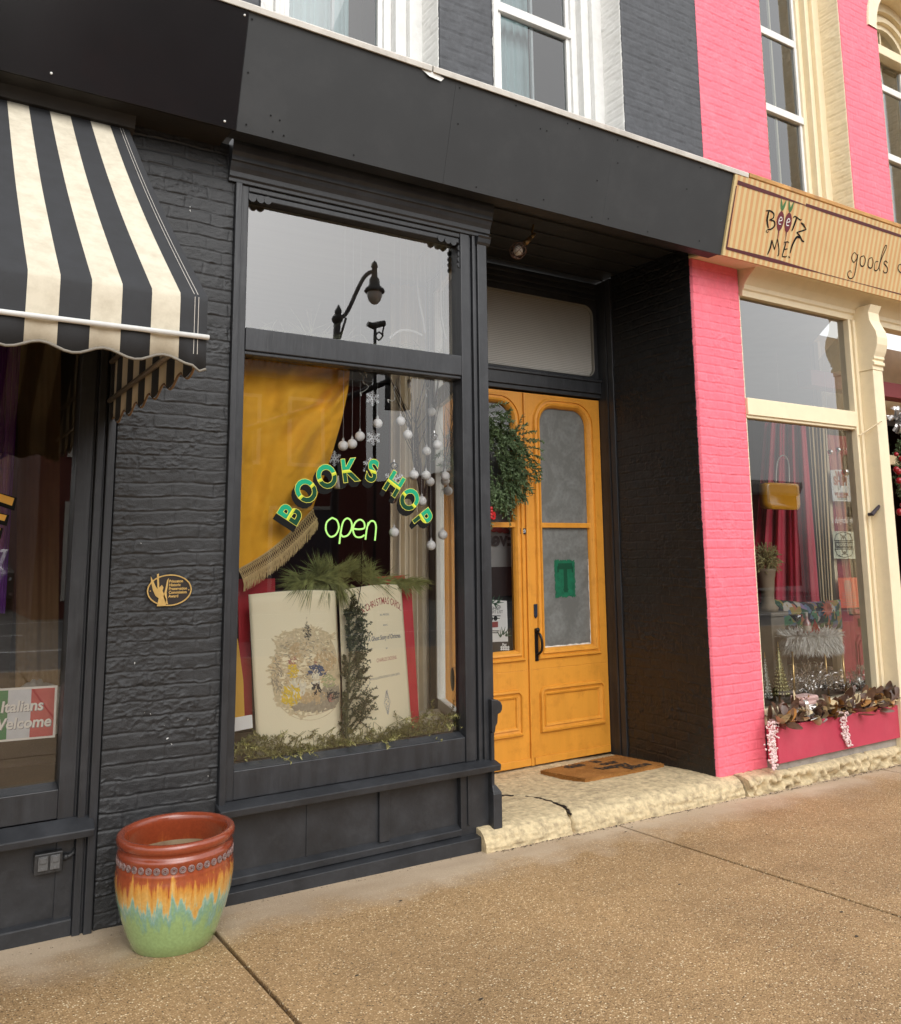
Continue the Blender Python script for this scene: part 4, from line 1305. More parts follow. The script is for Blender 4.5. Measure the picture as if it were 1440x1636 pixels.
def z3(pts, wd=.010):
    """strokes traced in the 4.5x view of the sign (origin 1120, 260)"""
    P_ = [sg(1120 + a / 4.5, 260 + b_ / 4.5) for a, b_ in pts]
    P_ = smooth_pts(P_, 5) if len(P_) > 2 else P_
    n = len(P_)
    mb.ribbon(P_, [wd * (.55 + .6 * math.sin(math.pi * min(1, (i + 1.5) / (n + 1)))) for i in range(n)], FN)
z3([(490, 350), (478, 410), (486, 470)], .017)                     # B
z3([(470, 345), (500, 345), (525, 365), (522, 395), (495, 410)], .011)
z3([(495, 410), (528, 420), (532, 450), (508, 475), (480, 480)], .012)
z3([(480, 480), (470, 492), (482, 500), (490, 490)], .005)
z3([(690, 395), (675, 440), (655, 490)], .016)                     # T
z3([(665, 395), (680, 385), (715, 410), (725, 405)], .009)
z3([(720, 430), (760, 478)], .008)                                 # Z
z3([(760, 478), (725, 490), (690, 500)], .010)
z3([(690, 500), (712, 525), (730, 560), (745, 565)], .013)
z3([(720, 430), (740, 440), (755, 470)], .006)
z3([(512, 555), (500, 610), (480, 660)], .014)                     # M
z3([(512, 555), (530, 620)], .009)
z3([(530, 625), (552, 545)], .008)
z3([(552, 545), (562, 610), (560, 660), (552, 668)], .010)
z3([(612, 575), (600, 620), (585, 672)], .012)                     # E
z3([(598, 572), (625, 568), (635, 575)], .008)
z3([(600, 622), (625, 618)], .008)
z3([(585, 672), (610, 676), (620, 668)], .008)
z3([(715, 540), (690, 535), (660, 590), (642, 650)], .016)         # !
z3([(632, 672), (640, 684)], .012)
# goods &
z3([(1128, 668), (1105, 645), (1086, 680), (1100, 715), (1122, 690), (1130, 660), (1112, 780), (1095, 825), (1068, 828), (1056, 795), (1075, 775), (1084, 792)], .008)
z3([(1175, 668), (1150, 680), (1150, 735), (1172, 740), (1185, 700), (1175, 668)], .009)
z3([(1232, 680), (1208, 695), (1205, 745), (1228, 755), (1240, 715), (1232, 680)], .009)
z3([(1278, 710), (1255, 715), (1250, 770), (1275, 765), (1300, 690), (1335, 610), (1328, 595), (1305, 650), (1285, 740), (1290, 778)], .008)
z3([(1345, 720), (1330, 705), (1318, 722), (1340, 750), (1340, 785), (1320, 790), (1312, 772)], .009)
z3([(1450, 730), (1425, 735), (1420, 765), (1440, 790), (1470, 780)], .009)
z3([(1470, 780), (1520, 820), (1490, 850), (1460, 820), (1510, 760), (1530, 770)], .009)
mb.build('lettering', BLACKINK, sgn)
BEETP = mat('beet red paint', (.13, .008, .018), .5, .2); LEAFP = mat('leaf green paint', (.06, .16, .05), .5, .2)
for cx_, cy_ in ((572, 420), (628, 430)):
    mb, ml, mw = MB(), MB(), MB()
    c = sg(1120 + cx_ / 4.5, 260 + cy_ / 4.5)
    Ux, Vx = np.array([1, 0, 0]), np.array([0, FA[0] - FB[0], FA[1] - FB[1]]) / .585
    pts = [c + Ux * .040 * math.cos(a) * (1 - .25 * max(0, -math.sin(a))) + Vx * .075 * math.sin(a) for a in np.linspace(0, 2 * math.pi, 24)[:-1]]
    mb.add(pts, [tuple(range(len(pts)))])
    mb.ribbon([c - Vx * .07, c - Vx * .12 + Ux * .004, c - Vx * .17 - Ux * .006], [.014, .007, .003], FN)
    for s_ in (-1, 1):
        q = [c + Vx * .075, c + Vx * .11 + Ux * .012 * s_, c + Vx * .165 + Ux * .030 * s_]
        ml.ribbon(smooth_pts(q, 4), [.004, .008, .016, .022, .024, .022, .016, .010, .002], FN)
    mw.ribbon(smooth_pts([c + FN * .001 + Ux * a_ + Vx * b_ for a_, b_ in ((-.014, .000), (.015, .010), (.010, .028), (-.006, .028), (-.018, .004), (-.010, -.022), (.014, -.018))], 5), .0065, FN)
    mb.build('painted_beet', BEETP, sgn); ml.build('painted_leaves', LEAFP, sgn); mw.build('beet_lettering', WHITE, sgn)

# ------------------------------------------------------------------ awning
aw = thing('awning', 'black and cream striped canvas awning with scalloped edge over the left shop window', 'awning', (.775, 4.18, 3.70))
AX0, AX1 = -2.75, .776
CAN = stripes('striped awning canvas', [(.60, .545, .43), (.022, .023, .026)], .0887, .245, .8, 0.0, .15, 500, dirt=(.55, .51, .45), stretch=(3, 1.6, 3))
CANS = stripes('striped side canvas', [(.66, .60, .48), (.020, .021, .024)], .115, 2.72, .8, 0.0, .15, 500, dirt=(.72, .62, .48), axis=1)
xs_ = np.arange(AX0, AX1 + .001, .0887 / 4)
xs_ = np.append(xs_, AX1)
G = []
for x in xs_:
    row = []
    for t in np.linspace(0, 1, 22):
        y = 4.175 + (2.71 - 4.175) * t
        z = 3.705 + (2.457 - 3.705) * t - .030 * math.sin(math.pi * t) * (1 + .12 * math.sin(x * 3)) + .007 * math.sin(math.pi * t) * (float(vnoise(np.array([x * 3.5]), np.array([t * 5.0 + x]), 8)[0]) - .5) * min(1, (AX1 - x) * 6)
        row.append((x, y, z))
    ph = math.cos(2 * math.pi * (x - .29) / .1774)
    zb = 2.238 + .014 * ph - (.02 if x > .74 else 0)
    for t in (.08, .3, .6, 1.0):
        row.append((x, 2.705 + .012 * ph * t * .6, 2.457 + (zb - 2.457) * t))
    G.append(row)
o = MB().grid(G).build('canopy', CAN, aw, smooth=True)
o.modifiers.new('s', 'SOLIDIFY').thickness = .003
G = []
for k in range(61):
    y = 2.706 + (4.178 - 2.706) * k / 60
    zt = 2.457 + (3.705 - 2.457) * k / 60 - .040 - .034 * math.sin(math.pi * k / 60)
    ph = math.cos(2 * math.pi * (y - 2.78) / .23 * 1.0)
    zb = 2.240 + .018 * ph
    G.append([(AX1 - .004 + .006 * ph * (1 - j / 12), y, zb + (zt - zb) * j / 12) for j in range(13)])
o = MB().grid(G).build('side_panel', CANS, aw, smooth=True)
o.modifiers.new('s', 'SOLIDIFY').thickness = .003
mb = MB()
mb.tube([(AX0, 2.690, 2.318), (AX1 + .004, 2.690, 2.318)], .0085, 10)
mb.build('front_rail', WHITEPAINT, aw, smooth=True)
ROD = mat('galvanised rod', (.32, .26, .20), .4, .2, 30, metal=.7)
for z, y0 in ((2.335, 2.74), (2.52, 2.85)):
    mb = MB(); mb.tube([(AX1 - .022, y0, z), (AX1 - .022, 4.17, z)], .011, 8)
    mb.build('side_rail', ROD, aw, smooth=True)
mb = MB()
for x in (AX1 - .030, AX1 - .042):
    mb.tube([(x, 4.175 + (2.71 - 4.175) * t, 3.708 + (2.457 - 3.705) * t - .030 * math.sin(math.pi * t) + .001) for t in np.linspace(0, 1, 14)], .0013, 4)
    mb.tube([(x, 2.700, 2.45), (x, 2.697, 2.26)], .0013, 4)
mb.build('stitching', mat('pale thread', (.45, .42, .38), .8, .1), aw)
mb = MB()
pts = [(x, 2.702 + .012 * .6 * math.cos(2 * math.pi * (x - .29) / .1774), 2.236 + .014 * math.cos(2 * math.pi * (x - .29) / .1774) - (.02 if x > .74 else 0)) for x in xs_]
mb.tube(pts, .0045, 6)
mb.build('edge_binding', mat('grey edge tape', (.20, .18, .15), .8, .15), aw, smooth=True)
mb = MB()
ys_ = np.linspace(2.71, 4.178, 90)
mb.tube([(AX1 - .002, y, 2.238 + .018 * math.cos(2 * math.pi * (y - 2.78) / .23)) for y in ys_], .0045, 6)
mb.build('side_binding', mat('tan edge tape', (.22, .14, .08), .8, .15), aw, smooth=True)

# ================================================================== things on the pavement and the walls
# glazed pot
def glaze_mat():
    m, n, l, b = newmat('drip glaze')
    tc = n.new('ShaderNodeTexCoord'); sp = n.new('ShaderNodeSeparateXYZ'); l.new(tc.outputs['Object'], sp.inputs[0])
    mp = n.new('ShaderNodeMapping'); mp.inputs['Scale'].default_value = (1, 1, .06); l.new(tc.outputs['Object'], mp.inputs[0])
    n1 = n.new('ShaderNodeTexNoise'); n1.inputs['Scale'].default_value = 34; n1.inputs['Detail'].default_value = 4; n1.inputs['Roughness'].default_value = .65
    l.new(mp.outputs[0], n1.inputs['Vector'])
    n2 = n.new('ShaderNodeTexNoise'); n2.inputs['Scale'].default_value = 5; n2.inputs['Detail'].default_value = 3; l.new(tc.outputs['Object'], n2.inputs['Vector'])
    a = n.new('ShaderNodeMath'); a.operation = 'MULTIPLY_ADD'; l.new(n1.outputs['Fac'], a.inputs[0]); a.inputs[1].default_value = .30; l.new(sp.outputs[2], a.inputs[2])
    a2 = n.new('ShaderNodeMath'); a2.operation = 'MULTIPLY_ADD'; l.new(n2.outputs['Fac'], a2.inputs[0]); a2.inputs[1].default_value = .10; l.new(a.outputs[0], a2.inputs[2])
    cr = n.new('ShaderNodeValToRGB')
    cs = [(.0, (.25, .36, .15)), (.325, (.26, .38, .16)), (.362, (.19, .33, .22)), (.382, (.20, .35, .31)), (.402, (.36, .42, .26)), (.412, (.56, .34, .10)), (.468, (.50, .22, .035)), (.492, (.30, .065, .02)), (.56, (.24, .045, .017)), (1, (.24, .045, .017))]
    while len(cr.color_ramp.elements) < len(cs): cr.color_ramp.elements.new(.5)
    for i, (p_, c) in enumerate(cs):
        cr.color_ramp.elements[i].position = p_; cr.color_ramp.elements[i].color = c + (1,)
    l.new(a2.outputs[0], cr.inputs[0])
    sp2 = n.new('ShaderNodeTexNoise'); sp2.inputs['Scale'].default_value = 90; sp2.inputs['Detail'].default_value = 3; l.new(tc.outputs['Object'], sp2.inputs['Vector'])
    mr = n.new('ShaderNodeMapRange'); mr.inputs['From Min'].default_value = .3; mr.inputs['From Max'].default_value = .7; mr.inputs['To Min'].default_value = .88; mr.inputs['To Max'].default_value = 1.08
    l.new(sp2.outputs['Fac'], mr.inputs['Value'])
    mx = n.new('ShaderNodeMix'); mx.data_type = 'RGBA'; mx.blend_type = 'MULTIPLY'; mx.inputs['Factor'].default_value = 1
    l.new(cr.outputs[0], mx.inputs['A']); l.new(mr.outputs[0], mx.inputs['B'])
    l.new(mx.outputs['Result'], b.inputs['Base Color'])
    b.inputs['Roughness'].default_value = .22
    b.inputs['Coat Weight'].default_value = .5
    b.inputs['Coat Roughness'].default_value = .06
    bp = n.new('ShaderNodeBump'); bp.inputs['Strength'].default_value = .12; bp.inputs['Distance'].default_value = .004
    l.new(n2.outputs['Fac'], bp.inputs['Height']); l.new(bp.outputs[0], b.inputs['Normal'])
    return m
px0, py0 = 1.062, 3.90
pz0 = ground_z(px0, py0) + .002
pot = thing('glazed_pot', 'empty barrel shaped flower pot with rust, ochre, teal and green drip glaze', 'flower pot', (px0, py0, pz0))
prof = [(.0001, .0), (.160, .0), (.168, .006), (.190, .06), (.214, .13), (.232, .20), (.2405, .265), (.2400, .300), (.236, .312), (.2375, .320), (.236, .328), (.2335, .336), (.2335, .364), (.2365, .370), (.2365, .378), (.232, .386), (.226, .392), (.2265, .402), (.234, .408), (.2405, .416), (.2420, .428), (.2395, .440), (.233, .4455), (.222, .4465), (.212, .443), (.2065, .434), (.206, .41), (.210, .36), (.216, .28), (.205, .16), (.17, .05), (.0001, .04)]
mb = MB(); mb.lathe(prof, (0, 0, 0), 72)
o = mb.build('body', glaze_mat(), None, smooth=True)
o.parent = pot
mb = MB()
for k in range(44):
    a = 2 * math.pi * k / 44
    U = Vector((-math.sin(a), math.cos(a), 0)); N = Vector((math.cos(a), math.sin(a), 0)); V = Vector((0, 0, 1))
    c = N * .2352 + V * .350
    for r_, w_, nn in ((.0115, .0034, 12),):
        mb.tube([c + U * r_ * math.cos(q) + V * r_ * math.sin(q) for q in np.linspace(0, 2 * math.pi, nn + 1)], w_, 5, cap=False)
    for q in range(6):
        p = c + U * .006 * math.cos(q * 1.047) + V * .006 * math.sin(q * 1.047)
        mb.ball(p, .0035, 6, 4)
o = mb.build('rosette_band', mat('greyish worn glaze', (.20, .13, .12), .3, .4, 60, .2, 90), None, smooth=True)
o.parent = pot
# bare clay patch inside
mb = MB(); mb.lathe([(.2035, .16), (.2145, .28), (.2115, .335)], (0, 0, 0), 60)
o = mb.build('inner_wash', mat('bare tan clay', (.30, .22, .13), .7, .25, 12, .2, 60, dirt=(.16, .04, .02), ds=9, damt=.9), None, smooth=True)
o.parent = pot

# electric outlet box
ob = thing('outlet_box', 'small black weatherproof outlet box with two flip covers low on the shop front', 'outlet box', (.607, 4.232, .33))
mb = MB(); mb.box(.550, .662, 4.188, 4.226, .288, .372)
BOXP = mat('black painted metal', (.026, .026, .027), .45, .3, 30, .2, 90)
mb.build('case', BOXP, ob, bevel=.005)
for k, x in enumerate((.583, .630)):
    mb = MB()
    mb.box(x - .019, x + .019, 4.178, 4.188, .305, .362)
    mb.box(x - .013, x + .013, 4.172, 4.178, .335, .358)
    mb.prism([(x - .009, 4.176, .318), (x + .009, 4.176, .318), (x + .006, 4.176, .306), (x - .006, 4.176, .306)], (0, .003, 0))
    mb.build('flip_cover', mat('grey plastic cover', (.10, .10, .10), .5, .15), ob, bevel=.002)
mb = MB(); mb.tube([(.662, 4.21, .338), (.69, 4.21, .338), (.705, 4.215, .345), (.712, 4.225, .36)], .010, 8); mb.tube([(.668, 4.21, .338), (.684, 4.21, .338)], .014, 8)
mb.build('conduit', BOXP, ob, smooth=True)

# oval plaque
pq = thing('award_plaque', 'oval black plaque with gold rim, winged figure and award lettering on the brick pier', 'plaque', (1.066, 4.19, 1.456))
PC = np.array([1.066, 4.186, 1.456])
def ell(a, b_, y, n=48): return [(PC[0] + a * math.cos(t), PC[1] + y, PC[2] + b_ * math.sin(t)) for t in np.linspace(0, 2 * math.pi, n + 1)[:-1]]
mb = MB(); mb.loops([ell(.104, .0735, .02), ell(.104, .0735, 0), ell(.094, .064, 0)], cap1=True)
mb.build('plate', mat('brown black enamel', (.02, .014, .012), .4, .1), pq)
PGOLD = mat('bright gold', (.72, .48, .17), .35, .1, 30, metal=.55)
mb = MB(); mb.loops([ell(.104, .0735, -.001), ell(.1035, .073, -.005), ell(.098, .068, -.005), ell(.0975, .0675, -.001)])
mb.build('rim', PGOLD, pq)
mb = MB()
def pz_(a, b_): return (1.066 + (a - 1048) / 270 * .206, PC[1] - .004, 1.456 - (b_ - 168) / 190 * .146)
for poly in ([(975, 262), (985, 215), (965, 200), (948, 165), (935, 120), (932, 82), (945, 105), (962, 140), (975, 160), (972, 120), (968, 70), (980, 66), (982, 110), (985, 150), (1000, 135), (1010, 150), (1005, 170), (1020, 200), (1030, 225), (1028, 262)],
             [(1012, 205), (1022, 160), (1030, 110), (1040, 95), (1036, 140), (1030, 180), (1035, 225), (1042, 252), (1030, 250)]):
    mb.prism([pz_(*p_) for p_ in poly], (0, .003, 0))
mb.build('figure', PGOLD, pq)
mb = MB()
for i, t in enumerate(('Princeton', 'Historic', 'Preservation', 'Commission', 'Award')):
    mb.text(t, .0182, (1.066 + (1043 - 1048) / 270 * .206, PC[1] - .003, 1.456 - (122 + i * 22.5 - 168) / 190 * .146), center=False, bold=.0006, sx=.92)
for x in (932, 1166): mb.ball(pz_(x, 170), .003, 8, 4)
mb.build('lettering', PGOLD, pq)

# coir door mat
def coir():
    m, n, l, b = newmat('coir fibre')
    tc = n.new('ShaderNodeTexCoord')
    nz = n.new('ShaderNodeTexNoise'); nz.inputs['Scale'].default_value = 160; nz.inputs['Detail'].default_value = 4; l.new(tc.outputs['Object'], nz.inputs['Vector'])
    n2 = n.new('ShaderNodeTexNoise'); n2.inputs['Scale'].default_value = 7; n2.inputs['Detail'].default_value = 5; l.new(tc.outputs['Object'], n2.inputs['Vector'])
    a = n.new('ShaderNodeMath'); a.operation = 'MULTIPLY_ADD'; l.new(n2.outputs['Fac'], a.inputs[0]); a.inputs[1].default_value = .6; l.new(nz.outputs['Fac'], a.inputs[2])
    cr = n.new('ShaderNodeValToRGB'); cr.color_ramp.elements[0].position = .5; cr.color_ramp.elements[0].color = (.20, .085, .022, 1); cr.color_ramp.elements[1].position = 1.0; cr.color_ramp.elements[1].color = (.43, .20, .06, 1)
    l.new(a.outputs[0], cr.inputs[0]); l.new(cr.outputs[0], b.inputs['Base Color']); b.inputs['Roughness'].default_value = .95; b.inputs['Specular IOR Level'].default_value = .1
    bp = n.new('ShaderNodeBump'); bp.inputs['Strength'].default_value = 1; bp.inputs['Distance'].default_value = .008; l.new(nz.outputs['Fac'], bp.inputs['Height']); l.new(bp.outputs[0], b.inputs['Normal'])
    return m
def stepz(x, y): return np.interp(y, [4.16, 4.24, 4.45, 4.9, 5.3], [.088, .100, .095, .072, .056]) + (-.0145 * (x - 2.8)) * .6
mq = [np.array(Zp) for Zp in ()]
def on_z(u, v, z):
    d = ray(u, v); return CAM + d * ((z - CAM[2]) / d[2])
ma_ = thing('door_mat', 'rectangular orange brown coir door mat printed with faded black words', 'door mat', (4.24, 4.78, .09))
c4 = [on_z(u, v, .088) for u, v in ((935, 1248), (1061, 1222), (985, 1203), (864, 1230))]
MT = [c4[3], c4[2], c4[1], c4[0]]      # back-left, back-right, front-right, front-left
def mat_pt(s, t, h=0):
    p_ = (MT[0] * (1 - s) + MT[1] * s) * (1 - t) + (MT[3] * (1 - s) + MT[2] * s) * t
    return np.array([p_[0], p_[1], stepz(p_[0], p_[1]) + .012 + h])
mb = MB()
N_ = 28
mb.grid([[mat_pt(i / N_, 1 - j / N_, .012 + .003 * random.random()) for j in range(N_ + 1)] for i in range(N_ + 1)])
for a, b_ in (((0, 0), (1, 0)), ((1, 0), (1, 1)), ((1, 1), (0, 1)), ((0, 1), (0, 0))):
    mb.quad(mat_pt(*a, -.02), mat_pt(*b_, -.02), mat_pt(*b_, .014), mat_pt(*a, .014))
for k in range(1400):
    e = random.random() * 4
    s, t = ((e, 0), (1, e - 1), (3 - e, 1), (0, 4 - e))[int(e)]
    mb.needle(mat_pt(s, t, .004 + .010 * random.random()), (random.gauss(0, 1), random.gauss(0, 1), .3), .012, .0025)
mb.build('pile', coir(), ma_)
mb = MB()
Um = (MT[1] - MT[0]); Um /= np.linalg.norm(Um); Vm = (MT[0] - MT[3]); Vm /= np.linalg.norm(Vm)
def mat_text(txt, s, t, size, bold=.002):
    vs, fs = text_mesh(txt, bold / size)
    W_, H_ = np.linalg.norm(MT[1] - MT[0]), np.linalg.norm(MT[3] - MT[0])
    mb.add([mat_pt(s + x * size / W_, t - y * size / H_, .0165) for x, y, _ in vs], fs)
mat_text('this', .34, .15, .12, .004); mat_text('is', .62, .15, .12, .004); mat_text('our', .66, .37, .12, .004); mat_text('happy', .58, .60, .125, .004); mat_text('place', .74, .84, .12, .004)
mb.build('lettering', mat('faded black print', (.025, .018, .012), .95, .5, 60), ma_)

# caged lamp under the recess ceiling
lp_ = thing('caged_lamp', 'small wire caged work lamp hanging under the recess ceiling', 'lamp', (3.45, 4.4, 3.75))
lc = at(828, 400, 4.42); lt = at(848, 380, 4.42)
dirv = (lc - lt) / np.linalg.norm(lc - lt)
mb = MB()
mb.tube([lt + dirv * .0, lt + dirv * .07], [.016, .020], 10)
mb.tube([lt - dirv * .05, lt], [.012, .013], 8)
mb.tube(smooth_pts([lt - dirv * .05, lt + np.array([.03, .02, .05]), lt + np.array([.05, .03, 3.846 - lt[2]])], 5), .008, 6)
mb.build('socket', mat('brass socket', (.25, .17, .08), .4, .2, metal=.7), lp_, smooth=True)
mb = MB(); mb.ball(lc + dirv * .0, .034, 14, 10)
mb.build('bulb', mat('clear bulb', (.55, .52, .48), .1, .1, spec=.8), lp_, smooth=True)
mb = MB()
dv = Vector(dirv); a1 = dv.orthogonal().normalized(); a2 = dv.cross(a1)
for k in range(8):
    q = k * math.pi / 4
    ax = a1 * math.cos(q) + a2 * math.sin(q)
    mb.tube([Vector(lc) - dv * .07 + ax * .02, Vector(lc) - dv * .02 + ax * .052, Vector(lc) + dv * .03 + ax * .052, Vector(lc) + dv * .07 + ax * .01], .0022, 5)
for o_, r_ in ((-.02, .052), (.03, .052)):
    mb.tube([Vector(lc) + dv * o_ + a1 * r_ * math.cos(t) + a2 * r_ * math.sin(t) for t in np.linspace(0, 6.2832, 17)], .0022, 5)
mb.build('cage', mat('rusty wire', (.20, .12, .09), .4, .3, metal=.6), lp_)

# ------------------------------------------------------------------ greenery
def sprig(mb, p, d, L, n, nl, nw, flat=0.0, stem=.0025, droop=0.0, up=0.55):
    p = Vector(p); d = Vector(d).normalized()
    pts = [p]
    for k in range(6):
        dd = (d + Vector((0, 0, -droop * k / 5))).normalized()
        pts.append(pts[-1] + dd * L / 6)
    if stem: mb.tube(pts, [stem * (1 - .12 * k) for k in range(7)], 4, cap=False)
    for k in range(n):
        t = (k + random.random()) / n
        i = min(5, int(t * 6)); q = pts[i].lerp(pts[i + 1], t * 6 - i)
        ax = (pts[i + 1] - pts[i]).normalized()
        side = Vector((random.gauss(0, 1), random.gauss(0, 1), random.gauss(0, 1)))
        side -= ax * side.dot(ax)
        if side.length < 1e-3: continue
        side.normalize()
        mb.needle(q, ax * up + side, nl * (.7 + .5 * random.random()), nw)

def needle_mat(name, c, v=.5):
    return mat(name, c, .5, v, 30, spec=.3)
FIR = needle_mat('fir needles', (.085, .125, .055))
PINE = needle_mat('pine needles', (.24, .26, .09))
CEDAR = needle_mat('cedar fronds', (.24, .225, .08))
DKFIR = needle_mat('dark fir needles', (.085, .095, .042))

random.seed(21)
wr = thing('wreath', 'bushy evergreen wreath with a small red ornament cluster hanging on the left ochre door', 'wreath', (3.62, 5.12, 2.29))
mb = MB()
WC = Vector((3.585, 5.165, 2.30))
for k in range(400):
    a = random.random() * 2 * math.pi
    r_ = .235 + random.gauss(0, .06)
    rad = Vector((math.cos(a), 0, math.sin(a)))
    tan = Vector((-math.sin(a), 0, math.cos(a)))
    p = WC + rad * r_ + Vector((0, random.uniform(-.06, .03), 0))
    d = rad * random.uniform(-.2, 1.0) + tan * random.gauss(0, .6) + Vector((0, random.uniform(-.6, 0.02), -.75))
    sprig(mb, p, d, random.uniform(.10, .21), 26, .030, .0090, droop=.5, up=.8)
for a, L_ in ((.62, .26), (.3, .27), (.05, .24), (-.25, .26), (-.75, .22), (1.2, .2), (.45, .3), (.15, .28), (-.5, .24), (.8, .22)):
    rad = Vector((math.cos(a), -.15, math.sin(a)))
    sprig(mb, WC + rad * .25, rad, L_ * .85, 60, .026, .009, droop=.6, up=.9)
mb.build('foliage', FIR, wr)
for k in range(4):
    MB().ball(at(784 + random.gauss(0, 1.5), 812 + k * 5, 5.05), .013, 10, 7).build('red_berry', mat('glossy red', (.45, .015, .02), .25, .1), wr, smooth=True)
mb = MB()
c = at(784, 826, 5.05)
for s_ in (-1, 1):
    mb.ribbon(smooth_pts([c, c + np.array([.026 * s_, -.01, .03]), c + np.array([.034 * s_, 0, -.01]), c], 4), .018, (0, -1, 0))
mb.build('red_bow', mat('glossy red', (.45, .015, .02), .25, .1), wr, smooth=True)

# ================================================================== the bookshop's show window
def r6(a, b_): return 360 + a / 3.4286, 540 + b_ / 3.4286
def r7(a, b_): return 340 + a / 3.1304, 880 + b_ / 3.1304
# mustard curtain, gathered to the left, with its fringe
cur = thing('velvet_curtain', 'mustard yellow velvet curtain swept to the left with a knotted fringe', 'curtain', (1.5, 4.44, 2.68))
def edgeR(t): # right boundary of the cloth, top to bottom
    P_ = [(560, 586), (556, 625), (546, 672), (531, 725), (513, 775), (499, 815)]
    x = t * 5; i = min(4, int(x)); f = x - i
    return P_[i][0] * (1 - f) + P_[i + 1][0] * f, P_[i][1] * (1 - f) + P_[i + 1][1] * f
def edgeL(t): return 391 - 11 * t, 573 + 338 * t
mb = MB()
NU, NV = 90, 110
G = []
CURVE = []
for i in range(NU + 1):
    s = i / NU
    row = []
    for j in range(NV + 1):
        t = j / NV
        l_, r_ = edgeL(t), edgeR(t)
        bow = 10 * math.sin(math.pi * s) * t * t
        u = l_[0] * (1 - s) + r_[0] * s; v = l_[1] * (1 - s) + r_[1] * s + bow - 4 * math.sin(math.pi * s) * (1 - t)
        # folds fan out from the upper right corner towards the tied lower left
        ang = math.atan2(v - 560, 600 - u)
        dist = math.hypot(v - 560, 600 - u) / 300
        f = .030 * math.sin(ang * 17 + 1.3 * math.sin(dist * 3)) * min(1, dist) * (s ** 1.2) + .015 * math.sin(ang * 31 + 2) * s * s * min(1, dist)
        f += .012 * math.sin(s * 9 + t * 2) * (1 - t) + .006 * math.sin(s * 23 + t * 5) * (1 - .6 * t)
        f += .0045 * (float(vnoise(np.array([s * 5.0]), np.array([t * 16.0 + s * 6]), 5)[0]) - .5) + .0035 * (float(vnoise(np.array([s * 14.0]), np.array([t * 34.0]), 6)[0]) - .5)
        if j < 5: f += .008 * math.sin(s * 110) * (1 - j / 5)
        row.append(at(u, v, 4.41 + f * 2.0))
    G.append(row)
VEL = mat('mustard velvet', (.80, .40, .030), .85, .08, 5, .25, 140, sheen=.3, dirt=(.86, .50, .08), ds=7, damt=.35, spec=.2)
o = mb.grid(G).build('cloth', VEL, cur, smooth=True)
bot = [np.array(G[i][NV]) for i in range(NU + 1)]
mb = MB()
FR = mat('ecru fringe', (.55, .40, .19), .9, .15, 60)
n_ = 46
bp_ = [bot[int(k * NU / n_)] for k in range(n_ + 1)]
for k in range(n_):
    a, b_ = bp_[k], bp_[k + 1]
    dn = np.array([.026, -.012, -.050])
    for q0, q1 in ((a, b_ + dn), (b_, a + dn)):
        mb.tube([q0 + np.array([0, -.010, .004]), q1], .0022, 4, cap=False)
    for f in (0, .33, .66):
        p = a + (b_ - a) * f + dn
        mb.tube([p, p + np.array([.004 + .006 * random.random(), 0, -.022]), p + np.array([.008 * random.random(), 0, -.050 - .014 * random.random()])], [.0022, .002, .0012], 4, cap=False)
mb.tube([p + np.array([0, -.012, .003]) for p in bp_], .005, 5)
mb.tube([p + np.array([.026, -.012, -.047]) for p in bp_], .004, 5)
mb.build('fringe', FR, cur)

# neon word
ne = thing('neon_sign', 'pale green neon tube sign spelling open in the bookshop window', 'neon sign', tuple(at(560, 847, 4.34)))
NEON = glow('green neon', (.42, .80, .20), .55)
mb = MB()
def nz_(pts, close=False):
    P_ = smooth_pts([at(*r6(a, b_), 4.34) for a, b_ in pts], 6)
    mb.tube(P_, .0050, 8)
nz_([(585, 985), (556, 1010), (552, 1055), (575, 1088), (605, 1078), (622, 1040), (612, 1000), (585, 985)])
nz_([(625, 1128), (632, 1070), (645, 1010), (668, 988), (690, 1005), (692, 1045), (672, 1080), (645, 1088), (634, 1075)])
nz_([(705, 1045), (735, 1048), (762, 1040), (760, 1010), (738, 995), (712, 1012), (700, 1050), (712, 1085), (740, 1092), (762, 1080)])
nz_([(768, 1105), (775, 1050), (785, 1010)])
nz_([(780, 1030), (795, 1005), (815, 1005), (826, 1030), (824, 1070), (820, 1110)])
mb.build('tube', NEON, ne, smooth=True)
mb = MB(); mb.tube(smooth_pts([at(*r6(752, 1110), 4.36), at(*r6(745, 1250), 4.36), at(*r7(745, 150), 4.36), at(*r7(722, 300), 4.36), at(*r7(722, 420), 4.38)], 6), .0022, 5)
mb.build('cable', BLACKINK, ne)

